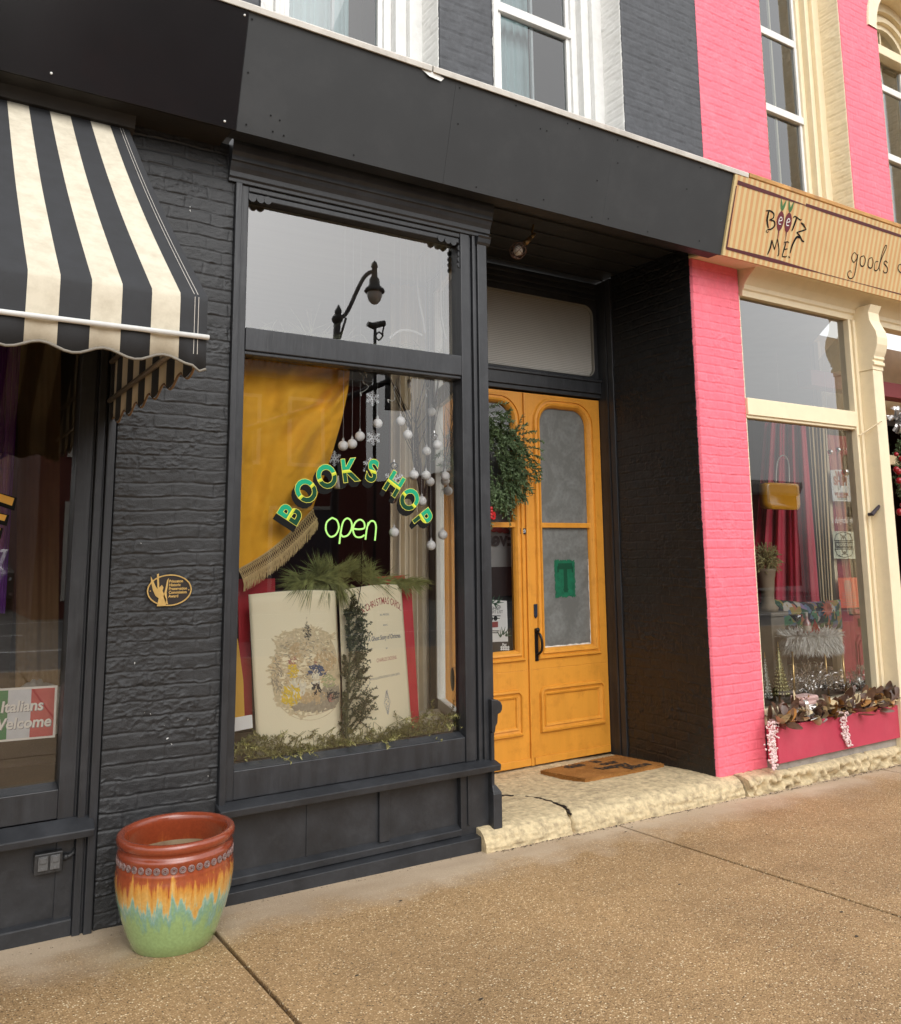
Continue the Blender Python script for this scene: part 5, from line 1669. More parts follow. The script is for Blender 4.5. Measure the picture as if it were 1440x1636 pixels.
# hanging white balls: one of a kind, then copies
balls = [
    (835, 468, 4.36, 'white ball ornament touching the top of the lower large snowflake'),
    (960, 455, 4.36, 'highest white ball ornament right of the two large snowflakes'),
    (1000, 530, 4.36, 'white ball ornament just below and right of the highest one beside the snowflakes'),
    (738, 538, 4.36, 'highest of the three white ball ornaments stepping down towards the mustard curtain'),
    (695, 580, 4.36, 'middle of the three white ball ornaments stepping down towards the mustard curtain'),
    (646, 590, 4.32, 'white ball ornament closest to the mustard curtain'),
    (1130, 403, 4.60, 'pale white ball ornament hung highest among the bare twigs'),
    (1163, 585, 4.36, 'white ball ornament right below the clear glass ball and on the white corner post'),
    (1103, 620, 4.56, 'white ball ornament just left of the clear glass ball in the twigs'),
    (1033, 750, 4.32, 'white ball ornament level with and right of the letter H'),
    (1100, 753, 4.32, 'white ball ornament covering the upper left of another above the letter P'),
    (1122, 787, 4.52, 'white ball ornament half hidden behind another above the letter P'),
    (1206, 757, 4.34, 'upper of two overlapping white ball ornaments beside the flaking door jamb'),
    (1205, 783, 4.58, 'lower of two overlapping white ball ornaments beside the flaking door jamb'),
    (1221, 838, 4.52, 'white ball ornament at the top of the ochre jamb strip, under an overlapping pair'),
    (1077, 893, 4.32, 'white ball ornament tucked between the last letter O and the letter P'),
    (925, 1064, 4.32, 'white ball ornament level with the green neon word'),
    (1192, 1078, 4.38, 'white ball ornament on the right of the white corner post, below the letter P'),
    (1128, 1136, 4.32, 'lowest white ball ornament of the bookshop window'),
    (1008, 250, 4.38, 'tiny white ball ornament hung from the transom bar beside the string lights'),
]
BALLM = mat('matt white bauble', (.92, .915, .90), .45, .05, 60, .12, 160)
CAPM = mat('pale cap', (.72, .71, .69), .35, .05, metal=.2)
mbb, mbc, mbt = MB(), MB(), MB()
mbb.ball((0, 0, 0), .0285, 24, 16)
mbc.lathe([(.0001, .040), (.006, .040), (.0075, .026), (.010, .024), (.0001, .024)], (0, 0, 0), 10)
mbc.tube([(0, 0, .038), (.003, 0, .043), (0, 0, .048), (-.003, 0, .043), (0, 0, .038)], .0012, 5)
mbt.tube([(0, 0, 0), (0, 0, 1)], .0006, 4)
proto = None
for i, (a, b_, y, lab) in enumerate(balls):
    p = at(*r6(a, b_), y)
    if proto is None:
        r_ = thing('ball_ornament', lab, 'ornament', tuple(p), 'white ball ornaments hanging in the bookshop window')
        ch = [mbb.build('ball', BALLM, None, smooth=True), mbc.build('cap', CAPM, None, smooth=True), mbt.build('thread', mat('clear thread', (.6, .6, .6), .4, .05), None)]
        for c in ch: c.parent = r_
        proto = (r_, ch)
        kids = ch
    else:
        r_ = proto[0].copy(); COL.objects.link(r_); r_.location = tuple(p); r_['label'] = lab
        kids = []
        for c in proto[1]:
            d = c.copy(); COL.objects.link(d); d.parent = r_; kids.append(d)
    kids[2].location = (0, 0, .047)
    kids[2].scale = (1, 1, max(.05, 3.60 - p[2] - .047))
    if i == 19: r_.scale = (.42, .42, 1)
# clear glass balls
for a, b_, y, lab in ((1145, 540, 4.5, 'clear glass ball ornament among the bare twigs'), (925, 700, 4.42, 'clear glass ball ornament hanging just above the letter H'), (918, 885, 4.46, 'clear glass ball ornament under the letter H')):
    p = at(*r6(a, b_), y)
    t_ = thing('glass_ball', lab, 'ornament', tuple(p))
    c1 = MB().ball((0, 0, 0), .024, 18, 12).build('ball', glass_mat('clear bauble', (.93, .94, .95), gain=4.0), None, smooth=True); c1.parent = t_
    c2 = MB().tube([(0, 0, .022), (0, 0, .036)], .006, 8).build('cap', SILVER, None); c2.parent = t_

# snowflakes
def snowflake(mb, R_, th=.003):
    for k in range(6):
        q = k * math.pi / 3
        d = np.array([math.cos(q + .5236), 0, math.sin(q + .5236)])
        mb.tube([d * .004, d * R_], [.0035, .0022], 5)
        for f, l_ in ((.38, .30), (.62, .30), (.84, .16)):
            for s_ in (-1, 1):
                e = np.array([math.cos(q + .5236 + s_ * 1.0), 0, math.sin(q + .5236 + s_ * 1.0)])
                mb.tube([d * R_ * f, d * R_ * f + e * R_ * l_], [.0028, .002], 5)
        d2 = np.array([math.cos(q), 0, math.sin(q)])
        mb.tube([d2 * .004, d2 * R_ * .3], [.004, .003], 5)
FLAKE = mat('glitter plastic', (.70, .71, .73), .35, .12, 120, .6, 400)
fm = MB(); snowflake(fm, .047)
f0 = None
for a, b_, y, sc, lab in ((808, 330, 4.42, 1, 'glittery white snowflake hung highest under the transom bar'), (812, 545, 4.42, 1, 'glittery white snowflake under the highest one, beside a white ball'),
                          (598, 660, 4.46, .95, 'grey glittery snowflake against the edge of the mustard curtain'), (795, 705, 4.46, 1.15, 'glittery white snowflake behind the letter S'), (925, 780, 4.48, 1.45, 'large glittery white snowflake behind the letter H')):
    p = at(*r6(a, b_), y)
    if f0 is None:
        f0 = fm.build('snowflake_ornament', FLAKE, None)
        o = f0
    else:
        o = f0.copy(); COL.objects.link(o)
    o.location = tuple(p); o.scale = (sc,) * 3
    tag(o, lab, 'ornament', 'snowflakes hanging in the bookshop window')
p = at(*r6(620, 795), 4.42)
o = MB().lathe([(.0001, .042), (.006, .042), (.008, .03), (.016, .018), (.019, -.01), (.024, -.03), (.022, -.032), (.0001, -.028)], (0, 0, 0), 16).build('bell_ornament', BALLM, None, smooth=True)
o.location = tuple(p); tag(o, 'small white bell ornament hanging beside the second letter O', 'ornament')

# string lights along the top
sl_ = thing('string_lights', 'white wired string lights with tiny clear bulbs under the transom bar', 'string lights', tuple(at(600, 590, 4.40)))
mb = MB(); BUL = []
WIREW = mat('white wire', (.66, .66, .62), .5, .05)
for pts in ([(720, 160), (735, 185), (760, 215), (755, 240), (785, 265), (762, 290), (740, 298)], [(720, 175), (760, 180), (770, 200)], [(800, 165), (850, 178), (900, 170)], [(890, 175), (940, 195), (960, 195), (938, 235), (925, 280), (930, 320), (918, 345), (890, 335)], [(960, 195), (990, 180), (1005, 200)], [(1115, 215), (1118, 265), (1100, 275), (1100, 305)], [(1235, 220), (1250, 270), (1265, 330)]):
    P_ = smooth_pts([at(*r6(a, b_), 4.40) for a, b_ in pts], 5)
    mb.tube(P_, .0022, 5)
    e = P_[-1]; BUL.append(MB().tube([e, e + np.array([.006, 0, -.02])], [.005, .003], 6))
    e = P_[len(P_) // 2]; BUL.append(MB().tube([e, e + np.array([.012, 0, -.014])], [.004, .003], 6))
mb.build('wire', WIREW, sl_)
for m_ in BUL: m_.build('bulb', mat('clear bulbs', (.85, .86, .84), .15, .05), sl_)

# bare twigs standing in the corner
random.seed(5)
TW = mat('twig bark', (.055, .038, .028), .8, .3, 30)
def twig(mb, p, d, L, r_, depth):
    pts = [Vector(p)]; d = Vector(d).normalized()
    for k in range(7):
        d = (d + Vector((random.gauss(0, .07), random.gauss(0, .05), .05))).normalized()
        pts.append(pts[-1] + d * L / 7)
    mb.tube(pts, [r_ * (1 - .11 * k) for k in range(8)], 5, cap=False)
    if depth:
        for k in range(2, 7):
            if random.random() < .75:
                s_ = Vector((random.gauss(0, .55), random.gauss(0, .25), .35)); twig(mb, pts[k], d + s_, L * random.uniform(.3, .5), r_ * .5, depth - 1)
mb = MB()
for (a, b_), (c, d) in (((1075, 640), (955, 330)), ((1070, 650), (1000, 300)), ((1080, 650), (1050, 215)), ((1085, 640), (1085, 215)), ((1095, 640), (1150, 215)), ((1075, 640), (1010, 420)), ((1080, 700), (1060, 430)), ((1090, 660), (1120, 330))):
    p, q = at(*r6(a, b_), 4.85), at(*r6(c, d), 4.80)
    p = p + np.array([0, 0, -.25])
    twig(mb, p, q - p, np.linalg.norm(q - p), .0085, 1)
tag(mb.build('bare_twigs', TW), 'bundle of bare brown twigs fanning out in front of the beige curtain', 'twigs')
mb = MB()
for (a, b_), (c, d) in (((1190, 760), (1262, 225)), ((1195, 700), (1290, 300)), ((1200, 650), (1220, 420)), ((1210, 720), (1290, 480)), ((1185, 780), (1230, 520)), ((1240, 600), (1255, 215)), ((1250, 640), (1292, 560))):
    p, q = at(*r6(a, b_), 4.50), at(*r6(c, d), 4.46)
    twig(mb, p, q - p, np.linalg.norm(q - p), .0035, 1)
tag(mb.build('bare_twigs', mat('grey twig bark', (.10, .085, .07), .8, .3, 30)), 'thin grey twigs behind the glass next to the corner column', 'twigs')

# beige curtains at the back of the bay
mb = MB()
G = []
for k in range(200):
    u = 628 + (722 - 628) * k / 199
    x = at(u, 800, 5.38)[0]
    y = 5.40 + .035 * math.sin(k * .22) + .014 * math.sin(k * .53 + 1) + .006 * math.sin(k * 1.3)
    G.append([(x, y, .45), (x + .004 * math.sin(k * .3), y + .006, 1.4), (x, y, 2.5), (x, y, 3.6)])
mb.grid(G)
bc = mb.build('beige_curtain', mat('beige linen', (.82, .72, .55), .9, .06, 6, .25, 300), None, smooth=True)
tag(bc, 'long beige pleated curtain at the back of the bookshop window', 'curtain')

# the giant open book
bk = thing('open_book', 'giant open display book with cream pages and red cover standing in the bookshop window', 'display book', tuple(at(540, 1180, 4.45)))
def sheet(c, bulge, top=0.0):
    """c: four corner points TL, TR, BR, BL; returns f(s, t, off)"""
    c = [np.array(p) for p in c]
    nrm = np.cross(c[1] - c[0], c[3] - c[0]); nrm /= np.linalg.norm(nrm)
    if nrm[1] > 0: nrm = -nrm
    def f(s, t, off=0.0):
        p = (c[0] * (1 - s) + c[1] * s) * (1 - t) + (c[3] * (1 - s) + c[2] * s) * t
        return p + nrm * (bulge(s) + off) + np.array([0, 0, top * math.sin(math.pi * s) * (1 - t)])
    return f
pL = sheet([at(397, 950, 4.46), at(537, 944, 4.43), at(549, 1212, 4.39), at(412, 1222, 4.43)], lambda s: .05 * math.sin(math.pi * min(1, s * .92)) ** .8 if s < .99 else .0, .012)
pR = sheet([at(539, 944, 4.43), at(641, 935, 4.49), at(659, 1180, 4.47), at(549, 1212, 4.39)], lambda s: .055 * math.sin(math.pi * (.06 + .94 * s)) ** .8, .016)
PAPER = mat('cream page', (.94, .85, .60), .7, .03, 3, .06, 20, dirt=(.88, .76, .50), ds=3, damt=.3)
for f, nm, lab in ((pL, 'page', 'left page with a coloured picture'), (pR, 'page', 'right page with the printed title')):
    mb = MB().grid([[f(i / 24, j / 16) for j in range(17)] for i in range(25)])
    o = mb.build(nm, PAPER, bk, smooth=True); o['label'] = lab
    md = o.modifiers.new('s', 'SOLIDIFY'); md.thickness = .002; md.offset = 0
mb = MB()
REDC = mat('red book cloth', (.50, .018, .028), .55, .1, 6, .15, 120)
for c in ([(380, 925, 4.60), (398, 925, 4.60), (404, 1150, 4.56), (384, 1150, 4.56)], [(385, 927, 4.60), (440, 924, 4.60), (440, 965, 4.60), (385, 965, 4.60)], [(632, 925, 4.58), (657, 925, 4.58), (671, 1165, 4.56), (640, 1175, 4.56)], [(590, 922, 4.62), (647, 919, 4.62), (650, 955, 4.62), (590, 955, 4.62)]):
    P_ = [at(*p) for p in c]
    mb.prism(P_, (0, .012, 0))
mb.build('cover', REDC, bk, bevel=.002)
# a loose watercolour on the left page: dabs of wash, no copy of any known plate
random.seed(12)
cols = {'wash': (.70, .58, .36), 'shade': (.40, .34, .24), 'yel': (.82, .58, .06), 'blue': (.07, .10, .18), 'wht': (.86, .78, .60), 'pink': (.48, .22, .17), 'drk': (.05, .045, .045), 'grn': (.46, .47, .24), 'tan': (.60, .44, .24)}
dabs = {k: MB() for k in cols}
def dab(k, s, t, rs, rt, n, size, ang=0.0, off=.0012, asp=3.0):
    for _ in range(n):
        while True:
            a, b_ = random.uniform(-1, 1), random.uniform(-1, 1)
            if a * a + b_ * b_ <= 1: break
        s0, t0 = s + a * rs, t + b_ * rt
        if not (.02 < s0 < .985 and .03 < t0 < .95): continue
        q = ang + random.gauss(0, .5)
        w_ = size * random.uniform(.5, 1.3)
        pts = []
        for e in np.linspace(0, 2 * math.pi, 9)[:-1]:
            x, y = w_ * math.cos(e), w_ / asp * math.sin(e)
            pts.append(pL(s0 + (x * math.cos(q) - y * math.sin(q)), min(.97, t0 + (x * math.sin(q) + y * math.cos(q)) * .55), .0022 + off + random.random() * .0006))
        dabs[k].add(pts, [tuple(range(8))[::-1]])
def blob(k, pts, off):
    P_ = smooth_pts([np.array([a, b_, 0]) for a, b_ in pts + pts[:1]], 6)[:-1]
    dabs[k].add([pL(a, b_, off + .0012) for a, b_, _ in P_][::-1], [tuple(range(len(P_)))])
blob('wash', [(.20, .40), (.35, .27), (.60, .22), (.85, .27), (.97, .42), (.97, .62), (.85, .72), (.60, .76), (.35, .72), (.20, .60)], .0006)
blob('tan', [(.30, .66), (.60, .62), (.92, .58), (.95, .66), (.75, .72), (.45, .73)], .0007)
blob('shade', [(.55, .71), (.80, .60), (.95, .56), (.95, .66), (.80, .71)], .0008)
blob('yel', [(.36, .48), (.43, .47), (.50, .60), (.53, .67), (.40, .685), (.27, .665), (.31, .58)], .0010)
blob('wht', [(.40, .53), (.45, .54), (.48, .62), (.42, .64), (.37, .61)], .0014)
blob('blue', [(.60, .46), (.66, .44), (.74, .45), (.82, .49), (.78, .53), (.72, .52), (.71, .56), (.62, .55), (.63, .50), (.56, .51)], .0010)
blob('wht', [(.65, .48), (.70, .48), (.71, .55), (.67, .57), (.63, .55)], .0014)
blob('drk', [(.62, .57), (.72, .57), (.73, .63), (.69, .61), (.66, .61), (.62, .64)], .0012)
dab('wash', .55, .50, .40, .24, 420, .040, 0, .0008)
dab('wash', .58, .30, .34, .08, 160, .06, 0, .0008, 6)
dab('shade', .58, .40, .36, .13, 110, .020, .2, .0014, 4)
dab('tan', .55, .44, .38, .14, 160, .020, .1, .0013, 4)
dab('shade', .84, .62, .12, .06, 150, .028, -.4, .0016)
dab('drk', .88, .62, .08, .03, 50, .018, -.4, .0018)
dab('shade', .66, .68, .25, .022, 120, .045, -.25, .0016)
dab('shade', .24, .50, .06, .09, 50, .018, 1.3, .0016)
dab('tan', .66, .63, .22, .03, 60, .04, 0, .0016); dab('tan', .80, .42, .14, .06, 70, .025, 1.4, .0018); dab('tan', .45, .36, .06, .06, 40, .022, 0, .0018)
dab('wht', .45, .56, .10, .07, 50, .03, 1.4, .0020)
dab('yel', .39, .61, .11, .055, 60, .026, 1.2, .0024); dab('yel', .42, .47, .055, .045, 50, .018, .6, .0024)
dab('blue', .68, .475, .10, .035, 60, .022, .3, .0024); dab('drk', .68, .585, .055, .035, 26, .020, 1.2, .0026); dab('drk', .84, .63, .04, .03, 20, .018, 1.2, .0026)
dab('wht', .68, .51, .045, .04, 30, .020, 1.2, .0028); dab('pink', .42, .41, .05, .025, 20, .015, 0, .0028); dab('pink', .86, .64, .05, .02, 20, .014, 0, .0030); dab('pink', .68, .43, .02, .012, 12, .010, 0, .0030)
dab('grn', .83, .54, .08, .04, 40, .022, 0, .0020); dab('drk', .60, .25, .045, .045, 60, .012, 1.0, .0030, 4); dab('shade', .60, .19, .006, .03, 12, .012, 1.57, .0030, 6)
first = None
for k, c in cols.items():
    dabs[k].build('painted_wash', mat('watercolour ' + k, c, .75, .2, 60), bk)
# print on the right page
red_, blk = MB(), MB()
Wr, Hr = np.linalg.norm(pR(1, 0) - pR(0, 0)), np.linalg.norm(pR(0, 1) - pR(0, 0))
def ptext(mb, txt, s, t, size, bold=.0, sx=1.0, sh=0.0):
    vs, fs = text_mesh(txt, bold / size, sh)
    mb.add([pR(s + x * size * sx / Wr, t - y * size / Hr, .0016) for x, y, _ in vs], fs)
title = 'A CHRISTMAS CAROL.'
wds = {'I': .55, 'M': 1.3, ' ': .5, '.': .5}
ws = [wds.get(c, 1.0) for c in title]; tot = sum(ws); acc = 0
for c, w_ in zip(title, ws):
    f = (acc + w_ / 2) / tot * 2 - 1; acc += w_
    if c != ' ':
        q = -f * .75
        vs, fs = text_mesh(c, .006)
        s0, t0 = .62 + f * .35, .105 + .055 * f * f
        vv = [(x * math.cos(q) - y * math.sin(q), x * math.sin(q) + y * math.cos(q)) for x, y, _ in vs]
        red_.add([pR(s0 + x * .050 * .64 / Wr, t0 - y * .056 / Hr, .0016) for x, y in vv], fs)
ptext(blk, 'IN PROSE.', .62, .19, .016); ptext(blk, 'BEING', .62, .255, .012)
ptext(blk, 'A Ghost Story of Christmas.', .62, .33, .034, .0006, .62, .15)
ptext(blk, 'BY', .62, .40, .012); ptext(red_, 'CHARLES DICKENS.', .62, .465, .028, .0, .62)
ptext(blk, 'WITH ILLUSTRATIONS BY JOHN LEECH.', .58, .57, .017, 0, .72)
ptext(blk, 'CHAPMAN & HALL, 186 STRAND.', .62, .905, .022, 0, .62)
red_.build('title_print', mat('red print', (.42, .10, .07), .7, .2, 60), bk)
blk.build('print', mat('grey blue print', (.13, .14, .18), .7, .3, 60), bk)
mb = MB()
for k in range(46):
    t = k / 45; s0 = .575 + .05 * (1 - abs(2 * t - 1)) * math.sin(k * 2.4); t0 = .66 + .14 * t
    mb.ribbon([pR(s0, t0, .0016), pR(s0 + .018 * math.cos(k * 2.4), t0 - .008, .0016)], [.005, .001], (0, -1, 0))
mb.build('sprig_print', mat('blue grey print', (.12, .15, .24), .7, .3, 60), bk)

# flat yellow and white card at the left edge
mb = MB()
mb.prism([at(*p, 4.40) for p in ((376, 1028), (380, 1020), (389, 1088), (391, 1146), (375, 1148))], (0, .004, 0))
yc = mb.build('ribbon_card', mat('yellow card', (.62, .34, .03), .6, .05), None)
tag(yc, 'narrow yellow card with a white foot leaning at the left edge of the book', 'card')
mb = MB(); mb.prism([at(*p, 4.395) for p in ((374, 1147), (403, 1142), (404, 1163), (374, 1169))], (0, .004, 0))
mb.build('foot', WHITE, yc)

# pine boughs over the top of the book
random.seed(31)
pg = MB()
def bundle(mb, p, d, L, n, nw=.0035, spread=.28):
    for _ in range(n):
        dd = Vector(d).normalized() + Vector((random.gauss(0, spread), random.gauss(0, spread * .7), random.gauss(0, spread)))
        a = Vector(p); dd.normalize(); l_ = L * random.uniform(.6, 1.1)
        b_ = a + dd * l_ * .5 + Vector((0, 0, -.004)); c = a + dd * l_ + Vector((0, 0, -.035 * random.random() - .01))
        sd = dd.cross(Vector((0, 1, .2))).normalized() * nw / 2
        mb.add([a - sd, a + sd, b_ + sd * .9, c, b_ - sd * .9], [(0, 1, 2, 3, 4)])
for (a, b_), y, dx_, dz_, L_, n in (((560, 1310), 4.48, -.9, .15, .20, 60), ((600, 1300), 4.46, -1, -.1, .22, 60), ((520, 1320), 4.50, -1, .3, .2, 60), ((450, 1330), 4.52, -1, .15, .20, 55), ((420, 1345), 4.52, -.9, .5, .17, 40), ((640, 1290), 4.44, .2, .35, .16, 60), ((620, 1330), 4.42, .35, -.8, .17, 70), ((560, 1340), 4.42, -.3, -.7, .13, 40),
                        ((700, 1300), 4.44, .9, .1, .20, 60), ((740, 1310), 4.44, .9, -.25, .16, 60), ((680, 1280), 4.46, .6, .5, .16, 40), ((690, 1350), 4.42, .3, -.7, .12, 40), ((560, 1290), 4.5, -.3, .6, .13, 35), ((470, 1320), 4.5, .4, .3, .12, 30)):
    p = at(*r6(a, b_), y)
    bundle(pg, p, (dx_, -.15, dz_), L_, n)
for (a, b_), y, dx_, dz_, L_, n in (((860, 1320), 4.50, .9, .2, .14, 40), ((900, 1345), 4.48, .9, -.1, .16, 50), ((960, 1340), 4.48, .9, .1, .16, 50), ((1010, 1340), 4.50, 1, .05, .13, 40), ((880, 1330), 4.5, -.7, .2, .12, 35), ((1050, 1340), 4.5, .9, .1, .08, 30)):
    bundle(pg, at(*r6(a, b_), y), (dx_, -.1, dz_), L_, n, .003, .2)
for k in range(34):
    f = random.random()
    a = 430 + 400 * f; b_ = 1345 - 45 * math.sin(math.pi * f) + random.gauss(0, 10)
    bundle(pg, at(*r6(a, b_), 4.45 + random.gauss(0, .03)), (random.gauss(-.25 if f < .5 else .35, .8), -.2, random.gauss(.05, .45)), random.uniform(.12, .19), 34, .0036, .24)
for k in range(12):
    a = 850 + 210 * random.random()
    bundle(pg, at(*r6(a, 1338 + random.gauss(0, 5)), 4.49), (random.gauss(.7, .5), -.2, random.gauss(.05, .25)), random.uniform(.08, .14), 26, .0032, .2)
pg.tube(smooth_pts([at(*r6(a, b_), 4.5) for a, b_ in ((420, 1345), (560, 1315), (660, 1300), (760, 1320), (860, 1335), (1010, 1342), (1060, 1342))], 4), .006, 5)
tag(pg.build('pine_bough', PINE), 'long needled pine bough lying across the top of the giant book', 'pine bough')
# fir branch standing in the gutter of the book
random.seed(33)
mb = MB()
ax = [at(*r7(a, b_), 4.35) for a, b_ in ((668, 960), (672, 800), (680, 620), (690, 450), (672, 330))]
axs = smooth_pts(ax, 8)
mb.tube(axs, [.009 * (1 - .7 * k / len(axs)) for k in range(len(axs))], 6)
for k, p in enumerate(axs[2:]):
    t = k / len(axs)
    if k % 2: continue
    for s_ in (-.4, .7, 1.1):
        L_ = (.19 - .08 * t) * random.uniform(.75, 1.15) * (1 if s_ > 0 else .5)
        d = Vector((s_ * random.uniform(.3, 1.1), random.uniform(-.5, .1), random.uniform(.4, 1.2)))
        sprig(mb, p, d, L_, 56, .0135, .0062, up=.25, stem=.003)
        q = Vector(p) + d.normalized() * L_ * .5
        for z_ in (-1, 1):
            sprig(mb, q, d + Vector((0, .2 * z_, .9 * z_)), L_ * .42, 26, .013, .0060, up=.25, stem=.002)
tag(mb.build('fir_branch', DKFIR), 'dark fir branch standing upright between the two book pages', 'fir branch')
# cedar greens along the bottom of the window
random.seed(35)
for (u0, v0, u1, v1, n, lab) in ((374, 1205, 545, 1187, 150, 'olive cedar greens heaped along the bottom left of the bookshop window'), (560, 1186, 740, 1152, 150, 'olive cedar greens along the bottom right of the bookshop window')):
    mb = MB()
    for k in range(n):
        f = random.random()
        u, v = u0 + (u1 - u0) * f, v0 + (v1 - v0) * f
        y = random.uniform(4.30, 4.42)
        p = at(u, v, y); p[2] = .60 + random.random() * (.09 if (f < .35 and u0 < 400) or (f > .6 and u0 > 500) else .035)
        d = Vector((random.gauss(0, 1), random.gauss(-.1, .45), random.uniform(-.12, .45)))
        sprig(mb, p, d, random.uniform(.09, .17), 34, .020, .0042, up=.5, stem=.0016, droop=.3)
    for k in range(26):
        f = random.random(); p = at(u0 + (u1 - u0) * f, v0 + (v1 - v0) * f, 4.36); p[2] = .62
        mb.tube([p, p + np.array([random.gauss(0, .03), 0, .05]), p + np.array([random.gauss(0, .05), 0, .08])], [.002, .0018, .001], 4)
    tag(mb.build('cedar_greens', CEDAR), lab, 'greenery')
# straw garland on the transom bar, white cords
random.seed(37)
mb = MB()
for k in range(210):
    u = random.uniform(400, 735); f = (u - 392) / (742 - 392)
    p = at(u, 523 + 52 * f, 4.40); p[2] = 2.79 + random.random() * .04
    big = max(0, 1 - abs(u - 495) / 45)
    d = (random.gauss(.2, 1), random.gauss(0, .3), random.uniform(.05, .45) + big * .4)
    dn = Vector(d).normalized() * random.uniform(.06, .13 + .10 * big)
    q = Vector(p)
    mb.tube([q, q + dn * .5 + Vector((0, 0, .012)), q + dn], [.0016, .0014, .0008], 4)
tag(mb.build('dry_garland', mat('bleached needles', (.36, .38, .24), .7, .3, 20)), 'bleached dry garland lying along the transom bar inside the upper pane', 'garland')
mb = MB()
W4 = lambda a, b_, y: at(380 + a / 3.6, 280 + b_ / 3.6, y)
for pts in ([(1150, 370), (1090, 430), (1045, 480), (1030, 580), (1040, 700), (1065, 830), (1075, 905)], [(1165, 400), (1168, 600), (1170, 800), (1195, 940)], [(1155, 380), (1090, 390), (1040, 390)], [(870, 940), (930, 895), (1000, 895), (1060, 920)]):
    mb.tube(smooth_pts([W4(a, b_, 4.75) for a, b_ in pts], 6), .008, 6)
tag(mb.build('hanging_cord', WIREW), 'loops of white cord hanging in the corner behind the upper pane', 'cord')
# round sticker and paper on the side glass
mb = MB()
c = splay(.60, at(707, 1085, 4.9)[2], -.004)
mb.add([(c[0] + dx / 1.0 * .065 * math.cos(a), c[1] + dy * .065 * math.cos(a), c[2] + .075 * math.sin(a)) for a in np.linspace(0, 2 * math.pi, 28)[:-1]], [tuple(range(27))])
st_ = mb.build('sticker', mat('pale sticker', (.34, .34, .28), .6, .05), None)
tag(st_, 'round pale sticker on the side glass of the bookshop window', 'sticker')

# ------------------------------------------------------------------ notices and panels at the double doors
mb = MB(); mb.box(3.30, 3.98, 5.42, 5.44, .70, 2.78)
ip = mb.build('inner_panel', mat('grey roller board', (.24, .245, .24), .6, .1, 3), None)
tag(ip, 'grey board with mirrored lettering inside the left ochre door', 'board')
def mtext(mb, txt, u, v, y, size, mirror=False, bold=.002):
    o_ = at(u, v, y)
    mb.text(txt, size, o_, U=(-1, 0, 0) if mirror else (1, 0, 0), bold=bold)
mb = MB(); mtext(mb, 'Ever', 800, 862, 5.41, .155, True, .005)
mb.build('lettering', mat('dark print', (.03, .03, .03), .6, .1), ip)
mb = MB()
for k in range(3): mb.ball(at(790 + k * 9, 846 + k, 5.41), .035, 10, 6, (1, .1, .6))
mb.build('red_marks', mat('dull red print', (.25, .02, .02), .6, .1), ip)
mb = MB(); mb.box(3.30, 3.98, 5.40, 5.418, .70, 1.50)
mb.build('dark_lower_panel', mat('near black cloth', (.012, .011, .012), .7, .2), ip)
po = thing('poster', 'white poster with green sprigs and a red box stuck inside the left ochre door', 'poster', tuple(at(798, 995, 5.29)))
def pp(u, v, y=5.285): return at(u, v, y)
mb = MB(); mb.prism([pp(780, 958), pp(810, 960), pp(812, 1025), pp(780, 1026)], (0, .002, 0)); mb.build('sheet', WHITE, po)
mb = MB()
for u, v, a in ((785, 963, .4), (790, 965, -.3), (795, 963, .6), (804, 1014, 1.2), (808, 1016, .6), (800, 1018, 1.6)):
    for s_ in (-.6, 0, .6):
        c = pp(u, v, 5.283); mb.ribbon([c, c + np.array([.06 * math.cos(a + s_), 0, .06 * math.sin(a + s_)])], [.012, .002], (0, -1, 0))
mb.build('printed_sprigs', mat('dark green print', (.04, .11, .06), .6, .1), po)
mb = MB(); mb.prism([pp(783, 994, 5.283), pp(796, 993, 5.283), pp(796, 1002, 5.283), pp(783, 1003, 5.283)], (0, .001, 0)); mb.build('red_box', mat('brown red print', (.28, .04, .035), .6, .1), po)
mb = MB()
mb.text('SHOP', .034, pp(793, 972, 5.283)); mb.text('GIFT LIST', .030, pp(793, 978, 5.283))
for k, v in enumerate((984, 988, 1008, 1011)): mb.ribbon([pp(783, v, 5.283), pp(800 - k, v, 5.283)], .006, (0, -1, 0))
mb.ball(pp(785, 989, 5.282), .018, 8, 5, (1, .1, 1)); mb.ball(pp(792, 988, 5.282), .018, 8, 5, (1, .1, 1))
mb.build('print', BLACKINK, po)
po2 = thing('poster', 'pale green poster inside the left ochre door seen through the bookshop side glass', 'poster', tuple(at(734, 995, 5.29)))
mb = MB(); mb.prism([pp(725, 963), pp(741, 962), pp(742, 1028), pp(726, 1029)], (0, .002, 0)); mb.build('sheet', mat('pale card', (.62, .66, .60), .6, .04), po2)
mb = MB(); mb.prism([pp(727, 969, 5.283), pp(741, 968, 5.283), pp(741, 1018, 5.283), pp(727, 1019, 5.283)], (0, .001, 0)); mb.build('green_field', mat('sage print', (.20, .30, .18), .6, .1), po2)
mb = MB(); mb.prism([pp(729, 994, 5.282), pp(740, 993, 5.282), pp(740, 997, 5.282), pp(729, 998, 5.282)], (0, .0005, 0)); mb.build('red_line', mat('brown red print', (.28, .04, .035), .6, .1), po2)
ct = thing('card_notice', 'small black notice with white payment symbols at the foot of the left door glass', 'notice', tuple(pp(800, 1036)))
mb = MB(); mb.prism([pp(782, 1027), pp(814, 1026), pp(815, 1043), pp(782, 1044)], (0, .002, 0)); mb.build('sheet', mat('dark card', (.03, .026, .024), .5, .1), ct)
mb = MB()
mb.text('Pay', .028, pp(806, 1030, 5.283), bold=.001)
for r_ in range(2):
    for k in range(4): mb.ball(pp(801.5 + k * 3.6, 1034 + r_ * 3.6, 5.284), .011, 7, 4, (1, .1, .8))
mb.build('symbols', WHITE, ct)
